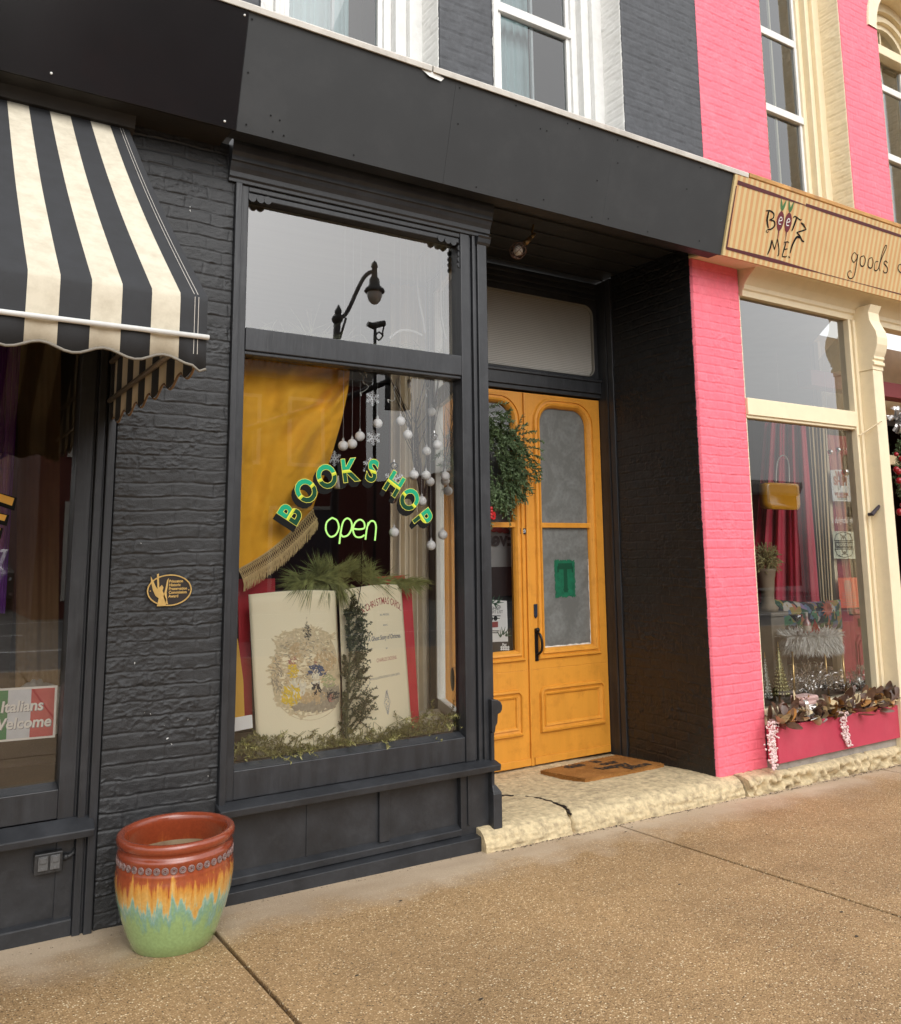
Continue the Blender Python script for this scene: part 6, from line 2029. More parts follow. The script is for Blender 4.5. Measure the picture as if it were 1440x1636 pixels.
td = thing('door_decal', 'green square decal with a dark T stuck on the frosted right door glass', 'decal', tuple(at(903, 925, 5.27)))
random.seed(8)
mb = MB()
q = [at(u, v, 5.2725) for u, v in ((885, 893), (919, 894), (921, 955), (887, 956))]
def dq(s, t, o_=0): 
    p_ = (q[0] * (1 - s) + q[1] * s) * (1 - t) + (q[3] * (1 - s) + q[2] * s) * t
    return p_ + np.array([0, -o_, 0])
N_ = 22
pts = [dq(k / N_ , .0 + .05 * random.random()) for k in range(N_)] + [dq(1 - .05 * random.random(), k / N_) for k in range(N_)] + [dq(1 - k / N_, 1 - .06 * random.random()) for k in range(N_)] + [dq(.05 * random.random(), 1 - k / N_) for k in range(N_)]
mb.add(pts, [tuple(range(len(pts)))])
mb.build('film', mat('translucent green film', (.012, .115, .060), .35, .25, 25), td)
mb = MB()
mb.text('T', .30, dq(.52, .52, .0008), bold=.010, sx=.75)
mb.ribbon([dq(.18, .20, .001), dq(.86, .20, .001)], .012, (0, -1, 0))
mb.ribbon([dq(.40, .78, .001), dq(.64, .78, .001)], .016, (0, -1, 0))
for s_ in (.18, .86): mb.ribbon([dq(s_, .19, .001), dq(s_, .34, .001)], .014, (0, -1, 0))
mb.build('lettering', mat('dark green ink', (.006, .055, .028), .4, .1), td)

# ================================================================== left shop window contents
random.seed(41)
mb = MB()
G = []
for k in range(60):
    s = k / 59
    col = []
    for t in np.linspace(0, 1, 12):
        u = -60 + (34 - 60 * 0 + 60) * s - 26 * t * s
        v = 540 + 440 * t
        p = at(u, v, 4.62 + .02 * math.sin(k * .6) + .01 * math.sin(k * 1.7))
        col.append(p)
    G.append(col)
mb.grid(G)
tag(mb.build('purple_drape', mat('purple satin', (.17, .022, .33), .4, .1, 4, sheen=.2), None, smooth=True), 'purple drape hanging inside the dark window under the awning', 'drape')
mb = MB()
G = []
for k in range(70):
    u = 30 + 68 * k / 69
    y = 5.0 + .010 * math.sin(k * .16) + .003 * math.sin(k * .5)
    G.append([at(u - 6 * t, 520 + 600 * t, y) for t in np.linspace(0, 1, 6)])
mb.grid(G)
tag(mb.build('tan_backdrop', mat('tan brown mirror tone', (.24, .155, .07), .8, .08, 4), None, smooth=True), 'tan brown sheet inside the dark window standing in for a mirrored building', 'drape')  # sheet added to give the tan of the building mirrored there
mb = MB()
G = []
for i in range(50):
    u = -60 + 166 * i / 49
    row = []
    for j in range(14):
        t = j / 13
        p = at(u, 1095, 4.45 + .40 * (1 - t))
        z = .965 + .02 * math.sin(i * .23) + .04 * float(vnoise(np.array([i * .3]), np.array([j * .5]), 3)[0]) - .16 * max(0, t - .8) / .2
        row.append((p[0], 4.45 + .40 * (1 - t), z))
    G.append(row)
mb.grid(G)
tag(mb.build('white_cloth', mat('white batting', (.62, .62, .60), .9, .05, 9, .3, 60), None, smooth=True), 'crumpled white cloth laid over the shelf inside the dark window', 'cloth')
fl = thing('welcome_sign', 'red white and green flag sign reading Italians Welcome behind the dark window', 'sign', tuple(at(40, 1140, 4.32)))
SC = [at(-46, 1103, 4.325), at(92, 1095, 4.325), at(88, 1178, 4.325), at(-50, 1190, 4.325)]
def sp_(s, t, o_=0):
    p_ = (SC[0] * (1 - s) + SC[1] * s) * (1 - t) + (SC[3] * (1 - s) + SC[2] * s) * t
    return p_ + np.array([0, -o_, 0])
mb = MB(); mb.prism([sp_(0, 0), sp_(1, 0), sp_(1, 1), sp_(0, 1)], (0, .004, 0)); mb.build('card', WHITE, fl)
def wavy(s0, s1):
    m_ = MB(); 
    m_.grid([[sp_(s0 + (s1 - s0) * i / 12, .04 + .92 * j / 10, .0015 + .0008 * math.sin(i * .9 + j * .6)) for j in range(11)] for i in range(13)])
    return m_
wavy(.03, .42).build('green_field', mat('flag green', (.02, .20, .07), .5, .2, 12), fl, smooth=True)
wavy(.42, .69).build('white_field', mat('flag white', (.60, .63, .68), .5, .08, 14), fl, smooth=True)
wavy(.69, .97).build('red_field', mat('flag red', (.48, .06, .07), .5, .12, 12), fl, smooth=True)
mb, ms = MB(), MB()
for txt, s, t in (('Italians', .585, .36), ('Welcome', .575, .68)):
    for m_, o_, d_ in ((ms, .0032, .012), (mb, .0040, 0)):
        W_, H_ = np.linalg.norm(SC[1] - SC[0]), np.linalg.norm(SC[3] - SC[0])
        vs, fs = text_mesh(txt, .022, .12)
        m_.add([sp_(s + (x * .060 * 1.04 + d_ * .25) / W_, t - (y * .066 - d_ * .25) / H_, o_) for x, y, _ in vs], fs)
ms.build('lettering_shadow', mat('grey print', (.22, .22, .24), .6, .1), fl)
mb.build('lettering', WHITE, fl)

# ================================================================== pink shop window contents
def g3(a, b_): return 1160 + a / 4.811, 640 + b_ / 4.811
def g4(a, b_): return 1160 + a / 4.543, 900 + b_ / 4.543
random.seed(43)
REDV = mat('deep red velvet', (.48, .022, .06), .75, .18, 4, .1, 60, sheen=.3)
mb = MB()
G = []
for k in range(110):
    s = k / 109
    col = []
    for t in np.linspace(0, 1, 14):
        ul = 300 - 110 * t; ur = 612 + 110 * t
        u, v = g3(ul + (ur - ul) * s, 170 + 1380 * t)
        y = 4.98 + .045 * math.sin(s * 26 + .5 * t) + .018 * math.sin(s * 61 + 1)
        col.append(at(u, v, y))
    G.append(col)
mb.grid(G)
tag(mb.build('red_drape', REDV, None, smooth=True), 'deep red velvet drape behind the display of the pink shop window', 'drape')
mb = MB()
G = []
for k in range(80):
    s = k / 79
    col = []
    for t in np.linspace(0, 1, 6):
        ul = 615 + 110 * t; ur = 765 + 70 * t
        u, v = g3(ul + (ur - ul) * s, 160 + 1480 * t)
        col.append(at(u, v, 5.06 + .022 * math.sin(s * 34) + .008 * math.sin(s * 80)))
    G.append(col)
mb.grid(G)
tag(mb.build('tan_backdrop', mat('tan linen', (.60, .49, .29), .85, .08, 5, .2, 200), None, smooth=True), 'tan pleated drape to the right of the red one in the pink shop window', 'drape')
# yellow acrylic handbag on a wire handle
yb = thing('yellow_handbag', 'glossy yellow acrylic handbag with a clear arched handle hanging before the red drape', 'handbag', tuple(at(*g3(405, 740), 4.66)))
mb = MB()
ys = []
c = [at(*g3(a, b_), 4.66) for a, b_ in ((288, 632), (522, 628), (524, 850), (300, 835))]
x0, x1, zt, zb = c[0][0], c[1][0], c[0][2], c[3][2]
ls = []
for y, ins in ((4.62, .02), (4.61, .0), (4.71, .0), (4.72, .02)):
    ls.append([(a, y, b_) for a, b_ in rrect(x0 + ins, x1 - ins, zb + ins, zt - ins, .03, .05)])
mb.loops(ls, cap0=True, cap1=True)
mb.build('body', mat('amber acrylic', (.58, .27, .012), .18, .08, 5, coat=.5), yb, smooth=True)
mb = MB()
mb.tube(smooth_pts([at(*g3(a, b_), 4.66) for a, b_ in ((385, 630), (390, 520), (405, 450), (440, 420), (475, 455), (485, 520), (487, 630))], 6), .006, 8)
mb.tube([at(*g3(440, 420), 4.66), at(*g3(440, 420), 4.66) + np.array([0, 0, .9])], .0012, 4)
mb.build('handle', mat('clear acrylic', (.45, .40, .36), .1, .05), yb, smooth=True)
# topiary on a pedestal
tp = thing('straw_topiary', 'curly pale straw plant in a tan urn on a pedestal beside the pink pilaster', 'plant', tuple(at(*g3(290, 1320), 4.72)))
tc_ = at(*g3(305, 1225), 4.72)
mb = MB()
for k in range(170):
    d = Vector((random.gauss(0, 1), random.gauss(0, .7), random.gauss(.1, .8))).normalized()
    p = Vector(tc_) + d * .02
    q = [p]
    for j in range(4):
        d = (d + Vector((random.gauss(0, .45), random.gauss(0, .3), random.gauss(-.05, .45)))).normalized(); q.append(q[-1] + d * .035)
    mb.tube(smooth_pts(q, 3), .0035, 4)
mb.build('foliage', mat('pale straw green', (.33, .31, .13), .7, .4, 20), tp)
mb = MB()
mb.lathe([(.0001, -.42), (.075, -.42), (.08, -.39), (.055, -.36), (.05, -.30), (.062, -.16), (.075, -.09), (.08, -.075), (.07, -.07), (.0001, -.08)], tuple(tc_), 20)
mb.build('urn', mat('tan stoneware', (.30, .24, .16), .6, .15, 8), tp, smooth=True)
mb = MB(); b0 = tc_ + np.array([0, 0, -.42])
mb.box(b0[0] - .11, b0[0] + .11, 4.61, 4.83, b0[2] - .035, b0[2])
mb.box(b0[0] - .085, b0[0] + .085, 4.635, 4.805, .40, b0[2] - .035)
mb.build('pedestal', mat('taupe pedestal paint', (.25, .22, .17), .6, .1, 8), tp, bevel=.006)
# cushion
cu = thing('patterned_cushion', 'multicoloured jungle print cushion propped behind the furry stool', 'cushion', tuple(at(*g4(570, 480), 4.74)))
cc = [at(*g4(a, b_), 4.74) for a, b_ in ((300, 255), (832, 262), (850, 480), (395, 492))]
mb = MB(); G = []
for i in range(25):
    row = []
    for j in range(17):
        s, t = i / 24, j / 16
        p = (cc[0] * (1 - s) + cc[1] * s) * (1 - t) + (cc[3] * (1 - s) + cc[2] * s) * t
        bulge = .07 * (math.sin(math.pi * s) * math.sin(math.pi * t)) ** .5
        pin = .02 * math.sin(math.pi * s) * (1 if t > .5 else -1) * abs(2 * t - 1)
        row.append(p + np.array([0, -bulge, pin * .6 - .012 * math.sin(math.pi * s) * (1 - t)]))
    G.append(row)
mb.grid(G)
def jungle():
    m, n, l, b = newmat('jungle print')
    tc = n.new('ShaderNodeTexCoord')
    nz = n.new('ShaderNodeTexNoise'); nz.inputs['Scale'].default_value = 14; l.new(tc.outputs['Object'], nz.inputs['Vector'])
    mm = n.new('ShaderNodeVectorMath'); mm.operation = 'MULTIPLY_ADD'; l.new(nz.outputs['Color'], mm.inputs[0]); mm.inputs[1].default_value = (.12, .12, .12); l.new(tc.outputs['Object'], mm.inputs[2])
    v = n.new('ShaderNodeTexVoronoi'); v.inputs['Scale'].default_value = 17; l.new(mm.outputs[0], v.inputs['Vector'])
    sp = n.new('ShaderNodeSeparateColor'); l.new(v.outputs['Color'], sp.inputs[0])
    cr = n.new('ShaderNodeValToRGB'); cr.color_ramp.interpolation = 'CONSTANT'
    cs = [(.02, .02, .02), (.04, .14, .04), (.015, .015, .018), (.30, .22, .05), (.10, .16, .24), (.02, .07, .03), (.42, .14, .07), (.22, .16, .30), (.02, .02, .02), (.07, .19, .09), (.45, .42, .36)]
    while len(cr.color_ramp.elements) < len(cs): cr.color_ramp.elements.new(.5)
    for i, c in enumerate(cs):
        cr.color_ramp.elements[i].position = i / len(cs); cr.color_ramp.elements[i].color = c + (1,)
    l.new(sp.outputs[0], cr.inputs[0]); l.new(cr.outputs[0], b.inputs['Base Color']); b.inputs['Roughness'].default_value = .7
    return m
mb.build('cover', jungle(), cu, smooth=True)
mb = MB()
fc = at(*g4(735, 330), 4.66)
for k in range(13):
    a = k / 13 * 2 * math.pi
    q = [fc, fc + np.array([.045 * math.cos(a), -.01, .045 * math.sin(a)]), fc + np.array([.085 * math.cos(a), 0, .085 * math.sin(a)])]
    mb.ribbon(q, [.012, .026, .002], (0, -1, 0))
mb.build('printed_flower', mat('coral print', (.50, .13, .07), .6, .3, 30), cu)
# stool with white fur seat
stl_ = thing('fur_stool', 'stool with a shaggy white fur seat and thin gold legs in the pink shop window', 'stool', tuple(at(*g4(610, 900), 4.49)))
sc_ = at(*g4(618, 560), 4.47)
mb = MB()
for k in range(5200):
    a = random.random() * 2 * math.pi; r_ = math.sqrt(random.random())
    edge = random.random() < .62
    if edge: r_ = random.uniform(.92, 1.02)
    p = Vector((sc_[0] + .265 * r_ * math.cos(a), sc_[1] + .17 * r_ * math.sin(a), sc_[2] + (random.uniform(-.055, .045) if edge else .05)))
    d = Vector((math.cos(a) * .55 + random.gauss(0, .3), math.sin(a) * .5 + random.gauss(0, .2), -1.0 if edge else random.gauss(.05, .25)))
    mb.needle(p, d, random.uniform(.05, .085), .006)
mb.lathe([(.0001, -.04), (.23, -.045), (.265, -.01), (.262, .03), (.22, .05), (.0001, .052)], (0, 0, 0), 28)
for j in range(len(mb.v) - 6 * 28, len(mb.v)):
    a, b_, c = mb.v[j]; mb.v[j] = (sc_[0] + a, sc_[1] + b_ * .62, sc_[2] + c)
mb.build('seat', mat('white long fur', (.82, .83, .80), .85, .1, 60, spec=.2), stl_)
for a, dy_ in ((372, .11), (482, -.11), (716, .11), (842, -.09)):
    p = at(*g4(a, 640), 4.47 + dy_); 
    mb = MB(); mb.tube([p, (p[0] + (.02 if a > 700 else -.005), p[1], .405)], .0085, 8)
    mb.build('leg', GOLD, stl_, smooth=True)
# things on the stool
gz = sc_[2] + .052
gp = at(*g4(519, 490), 4.43)
gl = thing('cocktail_glass', 'clear martini glass standing on the furry stool', 'glass', (gp[0], 4.43, gz))
mb = MB(); mb.lathe([(.0001, .0), (.035, .0), (.034, .003), (.004, .008), (.0035, .10), (.008, .108), (.056, .165), (.054, .165), (.006, .11), (.0001, .108)], (gp[0], 4.43, gz), 24)
mb.build('bowl', glass_mat('clear bauble'), gl, smooth=True)
bp0 = at(*g4(592, 490), 4.43)
bo = thing('small_bottle', 'small clear bottle with a pink liquid and white label on the furry stool', 'bottle', (bp0[0], 4.43, gz))
mb = MB(); mb.lathe([(.0001, 0), (.030, 0), (.032, .01), (.032, .095), (.012, .125), (.011, .175), (.0001, .175)], (bp0[0], 4.43, gz), 20)
mb.build('bottle', mat('rose glass', (.42, .17, .15), .1, .05, spec=.8, coat=.5), bo, smooth=True)
mb = MB(); mb.lathe([(.0325, .03), (.0325, .075)], (bp0[0], 4.43, gz), 20); mb.lathe([(.0118, .13), (.0118, .178), (.0001, .179)], (bp0[0], 4.43, gz), 12)
mb.build('label', mat('cream label', (.58, .50, .42), .6, .05), bo, smooth=True)
tp0 = at(*g4(652, 495), 4.40)
mb = MB()
rr_ = [((.040 if k % 2 else .022), 0) for k in range(24)]
top_, base_ = [], []
vs = [(tp0[0], 4.40, gz + .125)] + [(tp0[0] + r_ * math.cos(k * math.pi / 12), 4.40 + r_ * math.sin(k * math.pi / 12), gz + .012) for k, (r_, _) in enumerate(rr_)]
mb.add(vs, [(0, 1 + k, 1 + (k + 1) % 24) for k in range(24)] + [tuple(range(24, 0, -1))])
mb.tube([(tp0[0], 4.40, gz), (tp0[0], 4.40, gz + .03)], .006, 8)
o = mb.build('paper_tree', mat('red folded paper', (.42, .02, .03), .6, .1), None)
tag(o, 'small red folded paper tree standing on the furry stool', 'ornament')
for a, b_, h_, r_, lab in ((300, 980, .30, .036, 'slim silver cone tree closest to the pink pilaster'), (402, 955, .36, .056, 'wider gilded cone tree right of the slim silver one')):
    p = at(*g4(a, b_), 4.42)
    t_ = thing('cone_tree', lab, 'ornament', tuple(p))
    mb = MB()
    for k in range(13):
        z = h_ * k / 13; q = r_ * (1 - k / 13.2)
        n_ = max(5, int(q * 320))
        for j in range(n_):
            an = 2 * math.pi * (j + .5 * (k % 2)) / n_
            mb.ball((p[0] + q * math.cos(an), p[1] + q * math.sin(an), p[2] + z + .01), max(.005, q * .24), 6, 4, (1, 1, 1.4))
    mb.lathe([(r_ * .95, 0), (.001, h_)], tuple(p), 14)
    mb.build('cone', mat('mercury glass' if r_ < .05 else 'gilt mercury glass', (.42, .45, .40) if r_ < .05 else (.38, .36, .16), .25, .3, 40, metal=.7), t_, smooth=True)
    mb = MB(); mb.tube([p + np.array([0, 0, h_]), p + np.array([0, 0, h_ + .04])], [.005, .002], 6)
    mb.build('finial', GOLD, t_)
# silver tinsel heaps
for cu_, cv_, sx_, n_, lab in ((640, 860, .26, 240, 'silver tinsel and ribbon heap under the furry stool'), (975, 880, .16, 190, 'silver tinsel burst right of the furry stool')):
    c = at(*g4(cu_, cv_), 4.50)
    mb = MB()
    for k in range(n_):
        p = Vector((c[0] + random.gauss(0, sx_ * .55), c[1] + random.gauss(0, .05), c[2] - .06 + abs(random.gauss(0, .04))))
        d = Vector((random.gauss(0, 1), random.gauss(-.2, .6), random.uniform(.0, 1.2))).normalized()
        L_ = random.uniform(.04, .12)
        q = [p + d * L_ * t + Vector((.012 * math.sin(9 * t + k), 0, .012 * math.cos(9 * t + k))) for t in np.linspace(0, 1, 6)]
        mb.ribbon(q, random.uniform(.005, .012), (random.gauss(0, .5), -1, random.gauss(0, .5)))
        for j in range(2): mb.ball(q[random.randrange(6)], random.uniform(.004, .009), 6, 4)
    for k in range(22):
        an = random.uniform(.1, 3.0); d = Vector((math.cos(an), -.1, math.sin(an)))
        p = Vector(c) + Vector((random.gauss(0, sx_ * .3), 0, -.03))
        q = smooth_pts([p, p + d * .10, p + d * .17 + Vector((0, 0, .01))], 3)
        mb.tube(q, .0025, 4)
        for j in range(8): mb.ball(Vector(q[-1]) + Vector((random.gauss(0, .012), random.gauss(0, .01), random.gauss(0, .012))), .005, 5, 3)
    tag(mb.build('silver_tinsel', SILVER), lab, 'tinsel')
# clear balls hung by the door side
for i, (a, b_, lab) in enumerate(((803, 396, 'silver glass ball hanging left of another above the white notice'), (864, 380, 'silver glass ball hanging directly over the white notice'), (968, 372, 'dim silver ball close to the cream window post'), (918, 552, 'silver glass ball overlapping the corner of the white notice'))):
    p = at(*g3(a, b_), 4.60)
    t_ = thing('silver_ball', lab, 'ornament', tuple(p), 'silver balls hanging in the pink shop window')
    c1 = MB().ball((0, 0, 0), .024 if i < 3 else .034, 16, 10).build('ball', SILVER, None, smooth=True); c1.parent = t_
    c2 = MB().tube([(0, 0, .02), (0, 0, .9)], .0008, 4).build('thread', WIREW, None); c2.parent = t_
# notices on the side glass / door of the pink shop
def notice(name, label, pts, y, m, th=.003):
    t_ = thing(name, label, 'notice', tuple(at(*pts[3], y)))
    MB().prism([at(*p, y) for p in pts], (0, th, 0)).build('sheet', m, t_)
    return t_
ny_ = 5.12
n1 = notice('shipping_notice', 'white notice reading We Ship in red letters in the pink shop', [g3(803, 533), g3(950, 530), g3(967, 776), g3(822, 772)], ny_, mat('bluish white card', (.66, .70, .71), .5, .03))
mb = MB()
mb.text('WE', .115, at(*g3(880, 580), ny_ - .004), bold=.006, sx=.85); mb.text('SHIP!', .115, at(*g3(882, 622), ny_ - .004), bold=.006, sx=.85)
mb.text('WE DELIVER', .040, at(*g3(890, 720), ny_ - .004), bold=.002); mb.ribbon([at(*g3(856, 740), ny_ - .004), at(*g3(930, 741), ny_ - .004)], .012, (0, -1, 0))
mb.build('lettering', mat('red brown ink', (.30, .03, .035), .5, .1), n1)
mb = MB()
for k in range(9):
    c = at(*g3(875 + random.gauss(0, 9), 675 + random.gauss(0, 9)), ny_ - .004)
    mb.ribbon([c, c + np.array([random.gauss(0, .02), 0, random.gauss(0, .02)])], [.012, .002], (0, -1, 0))
for k in range(2): mb.ribbon([at(*g3(858, 750 + k * 9), ny_ - .004), at(*g3(932, 751 + k * 9), ny_ - .004)], .005, (0, -1, 0))
mb.build('print', mat('grey green ink', (.20, .26, .22), .5, .2), n1)
mb = MB(); mb.text('a delightful gifts', .085, at(*g3(905, 922), 5.10), bold=.001, shear=.35, sx=.72)
tag(mb.build('window_lettering', WHITE), 'small white script lettering between the two upper notices in the pink shop', 'lettering')
n2 = notice('chocolate_notice', 'cream square notice with a black ornamental badge in the pink shop', [g3(822, 1003), g3(990, 1008), g3(998, 1216), g3(832, 1214)], ny_, mat('pale green card', (.62, .66, .52), .5, .03))
mb = MB()
cn = at(*g3(910, 1108), ny_ - .004)
mb.box(cn[0] - .155, cn[0] + .155, cn[1], cn[1] + .001, cn[2] + .035, cn[2] + .045); mb.box(cn[0] - .155, cn[0] + .155, cn[1], cn[1] + .001, cn[2] - .047, cn[2] - .037)
mb.box(cn[0] - .145, cn[0] + .145, cn[1], cn[1] + .001, cn[2] - .03, cn[2] + .028)
for s_ in (-1, 1):
    mb.ribbon(smooth_pts([cn + np.array([s_ * .15, 0, .04]), cn + np.array([s_ * .11, 0, .10]), cn + np.array([0, 0, .125])], 6), .007, (0, -1, 0))
    mb.ribbon(smooth_pts([cn + np.array([s_ * .15, 0, -.04]), cn + np.array([s_ * .11, 0, -.10]), cn + np.array([0, 0, -.125])], 6), .007, (0, -1, 0))
    mb.ribbon(smooth_pts([cn + np.array([s_ * .04, 0, .05]), cn + np.array([s_ * .02, 0, .085]), cn + np.array([s_ * .05, 0, .10])], 5), .010, (0, -1, 0))
    mb.ribbon(smooth_pts([cn + np.array([s_ * .04, 0, -.05]), cn + np.array([s_ * .02, 0, -.085]), cn + np.array([s_ * .05, 0, -.10])], 5), .010, (0, -1, 0))
mb.ball(cn + np.array([0, 0, .075]), .018, 8, 5, (1, .05, 1)); mb.ball(cn + np.array([0, 0, -.078]), .018, 8, 5, (1, .05, 1))
mb.build('badge', BLACKINK, n2)
mb = MB(); mb.text('FINE CHOCOLATES', .044, cn + np.array([0, -.002, -.001]), bold=.001, sx=.70)
mb.build('lettering', bpy.data.materials['pale green card'], n2)
n3 = notice('red_notice', 'orange red notice with lines of pale text low in the pink shop', [g3(862, 1362), g3(1008, 1360), g3(1026, 1590), g3(880, 1596)], ny_, mat('orange red card', (.75, .13, .07), .5, .05))
mb = MB()
for k, w_ in enumerate((44, 60, 56, 62, 50, 100, 90, 104, 60, 100, 96)):
    v = 1390 + k * 18; c = 936 + k * 1.6
    mb.ribbon([at(*g3(c - w_ / 2, v), ny_ - .004), at(*g3(c + w_ / 2, v), ny_ - .004)], .016 if k < 5 else .008, (0, -1, 0))
mb.build('print', mat('pale pink print', (.52, .28, .22), .5, .1), n3)
# planter in front of the window
pb = thing('planter_box', 'long raspberry red planter box under the pink shop window', 'planter', (6.4, 4.12, .125))
x0 = at(1243, 1190, 4.09)[0]
RASP = mat('raspberry planter paint', (.46, .045, .085), .45, .08, 5, .12, 40, dirt=(.55, .10, .14), ds=3, damt=.4)
mb = MB()
mb.box(x0, 8.3, 4.085, 4.105, .125, .372)
mb.box(x0, 8.3, 4.165, 4.18, .125, .372)
mb.box(x0, x0 + .02, 4.105, 4.165, .125, .372)
mb.build('box', RASP, pb, bevel=.003)
mb = MB(); mb.box(x0 + .02, 8.3, 4.105, 4.165, .14, .34)
mb.build('soil', SEAM, pb)
random.seed(47)
def leaf(mb, p, d, up, L_, w_, curl=.25):
    p = Vector(p); d = Vector(d).normalized(); up = Vector(up); sd = d.cross(up)
    if sd.length < 1e-3: sd = d.orthogonal()
    sd.normalize(); nn = sd.cross(d)
    rows = []
    for k, t in enumerate((0, .15, .35, .55, .75, .9, 1.0)):
        ww = w_ * math.sin(math.pi * (t * .92 + .04)) ** .8
        c = p + d * L_ * t + nn * curl * L_ * (t * t - .5 * t)
        rows.append([c + sd * ww + nn * ww * .35, c, c - sd * ww + nn * ww * .35])
    mb.grid(rows)
lv = thing('magnolia_garland', 'bronze and ivory magnolia leaves filling the raspberry planter box', 'leaf garland', (6.3, 4.13, .37))
mm = [MB(), MB(), MB()]
for k in range(420):
    x = random.uniform(5.30, 7.75)
    p = (x, random.uniform(4.08, 4.17), .36 + random.uniform(0, .09))
    kind = random.choices((0, 1, 2), (.56, .18, .26))[0]
    d = (random.gauss(0, .8), random.uniform(-.9, .1), random.uniform(-.1, 1.1))
    leaf(mm[kind], p, d, (random.gauss(0, .5), -.6, random.gauss(.4, .5)), random.uniform(.08, .15), random.uniform(.022, .036), random.uniform(-.2, .4))
mm[0].build('bronze_leaves', mat('bronze leaf', (.105, .055, .035), .3, .6, 9, coat=.3), lv, smooth=True)
mm[1].build('gold_leaves', mat('ochre leaf', (.34, .16, .04), .35, .4, 9, coat=.2), lv, smooth=True)
mm[2].build('ivory_leaves', mat('ivory leaf', (.62, .50, .30), .45, .2, 9), lv, smooth=True)
for a, b0_, b1_, n_, lab in ((335, 1150, 1500, 210, 'long string of pale pink beads hanging off the left end of the raspberry planter'), (845, 1075, 1330, 110, 'short string of pale pink beads hanging down the front of the raspberry planter')):
    mb = MB()
    for k in range(n_):
        t = random.random()
        c = at(*g4(a + (45 * t if a > 500 else 12 * t) + random.gauss(0, 24 * (1 - .5 * t)), b0_ + (b1_ - b0_) * t), 4.066 + random.gauss(0, .005))
        mb.ball(c, random.uniform(.0055, .0095), 7, 5)
    for s_ in (-14, 0, 14):
        mb.tube([at(*g4(a + s_, b0_ - 20), 4.09), at(*g4(a + s_ * .8 + 10, (b0_ + b1_) / 2), 4.066), at(*g4(a + s_ * .4 + (40 if a > 500 else 8), b1_), 4.066)], .0018, 4)
    tag(mb.build('bead_garland', mat('pearly pink bead', (.72, .56, .55), .3, .1, 60)), lab, 'garland')
tk = thing('toy_truck', 'small old pink toy truck with a chrome grille among the magnolia leaves', 'toy truck', tuple(at(1300, 1150, 4.08)))
tc0 = at(1298, 1150, 4.06)
TX, TZ = tc0[0], tc0[2]
mb = MB(); mb.box(TX - .055, TX + .115, 4.075, 4.20, TZ + .015, TZ + .125)
mb.box(TX - .03, TX + .16, 4.10, 4.22, TZ + .10, TZ + .155)
mb.build('body', mat('faded pink tin', (.50, .32, .29), .35, .15, 20, metal=.3, dirt=(.62, .58, .52), ds=20), tk, bevel=.016, segs=3)
CHR = mat('bright chrome', (.85, .83, .80), .18, .08, 30, metal=.85)
mb = MB()
for k in range(9):
    x = TX - .020 + .0105 * k
    mb.tube([(x, 4.068, TZ + .022 + .0010 * k), (x + .002, 4.066, TZ + .095 - .0005 * k)], .0032, 6)
mb.tube([(TX - .024, 4.068, TZ + .10), (TX + .07, 4.068, TZ + .10)], .004, 6)
mb.build('grille', CHR, tk, smooth=True)
for dx_ in (-.062, -.042):
    mb = MB(); mb.tube(smooth_pts([(TX + dx_ + .02, 4.066, TZ + .01), (TX + dx_ + .004, 4.056, TZ + .06), (TX + dx_ - .004, 4.056, TZ + .12), (TX + dx_ + .004, 4.075, TZ + .135)], 5), .0085, 8)
    mb.build('fender_trim', CHR, tk, smooth=True)
mb = MB(); mb.tube(smooth_pts([(TX - .03, 4.05, TZ + .002), (TX + .03, 4.046, TZ + .010), (TX + .085, 4.052, TZ + .022)], 4), .0055, 8)
mb.build('bumper', CHR, tk, smooth=True)
mb = MB(); mb.tube([(TX + .105, 4.058, TZ + .04), (TX + .105, 4.085, TZ + .04)], .036, 18)
mb.build('wheel', BLACKINK, tk, bevel=.006)
# ornaments beyond the column
orn = thing('silver_bow_wreath', 'silver bow above a dark red and green swag beyond the cream column', 'swag', tuple(at(1432, 700, 4.55)))
mb = MB()
c = at(1430, 672, 4.55)
for k in range(46):
    d = Vector((random.gauss(0, 1), random.gauss(-.4, .5), random.gauss(0, 1))).normalized()
    mb.ribbon(smooth_pts([c, Vector(c) + d * .08 + Vector((0, -.03, .02)), Vector(c) + d * .13], 3), random.uniform(.02, .045), (random.gauss(0, .6), -1, random.gauss(0, .6)))
mb.build('bow', mat('silver ribbon', (.50, .48, .47), .25, .15, 20, metal=.6), orn)
mb = MB()
for k in range(60):
    p = at(1438 + random.gauss(0, 8), random.uniform(690, 790), 4.56)
    sprig(mb, p, (random.gauss(0, 1), -.5, random.gauss(-.6, .5)), .12, 24, .03, .006)
mb.build('greenery', FIR, orn)
for k in range(9): MB().ball(at(1438 + random.gauss(0, 5), random.uniform(700, 860), 4.50), random.uniform(.02, .034), 10, 7).build('red_ball', mat('glossy crimson', (.30, .012, .02), .2, .1), orn, smooth=True)

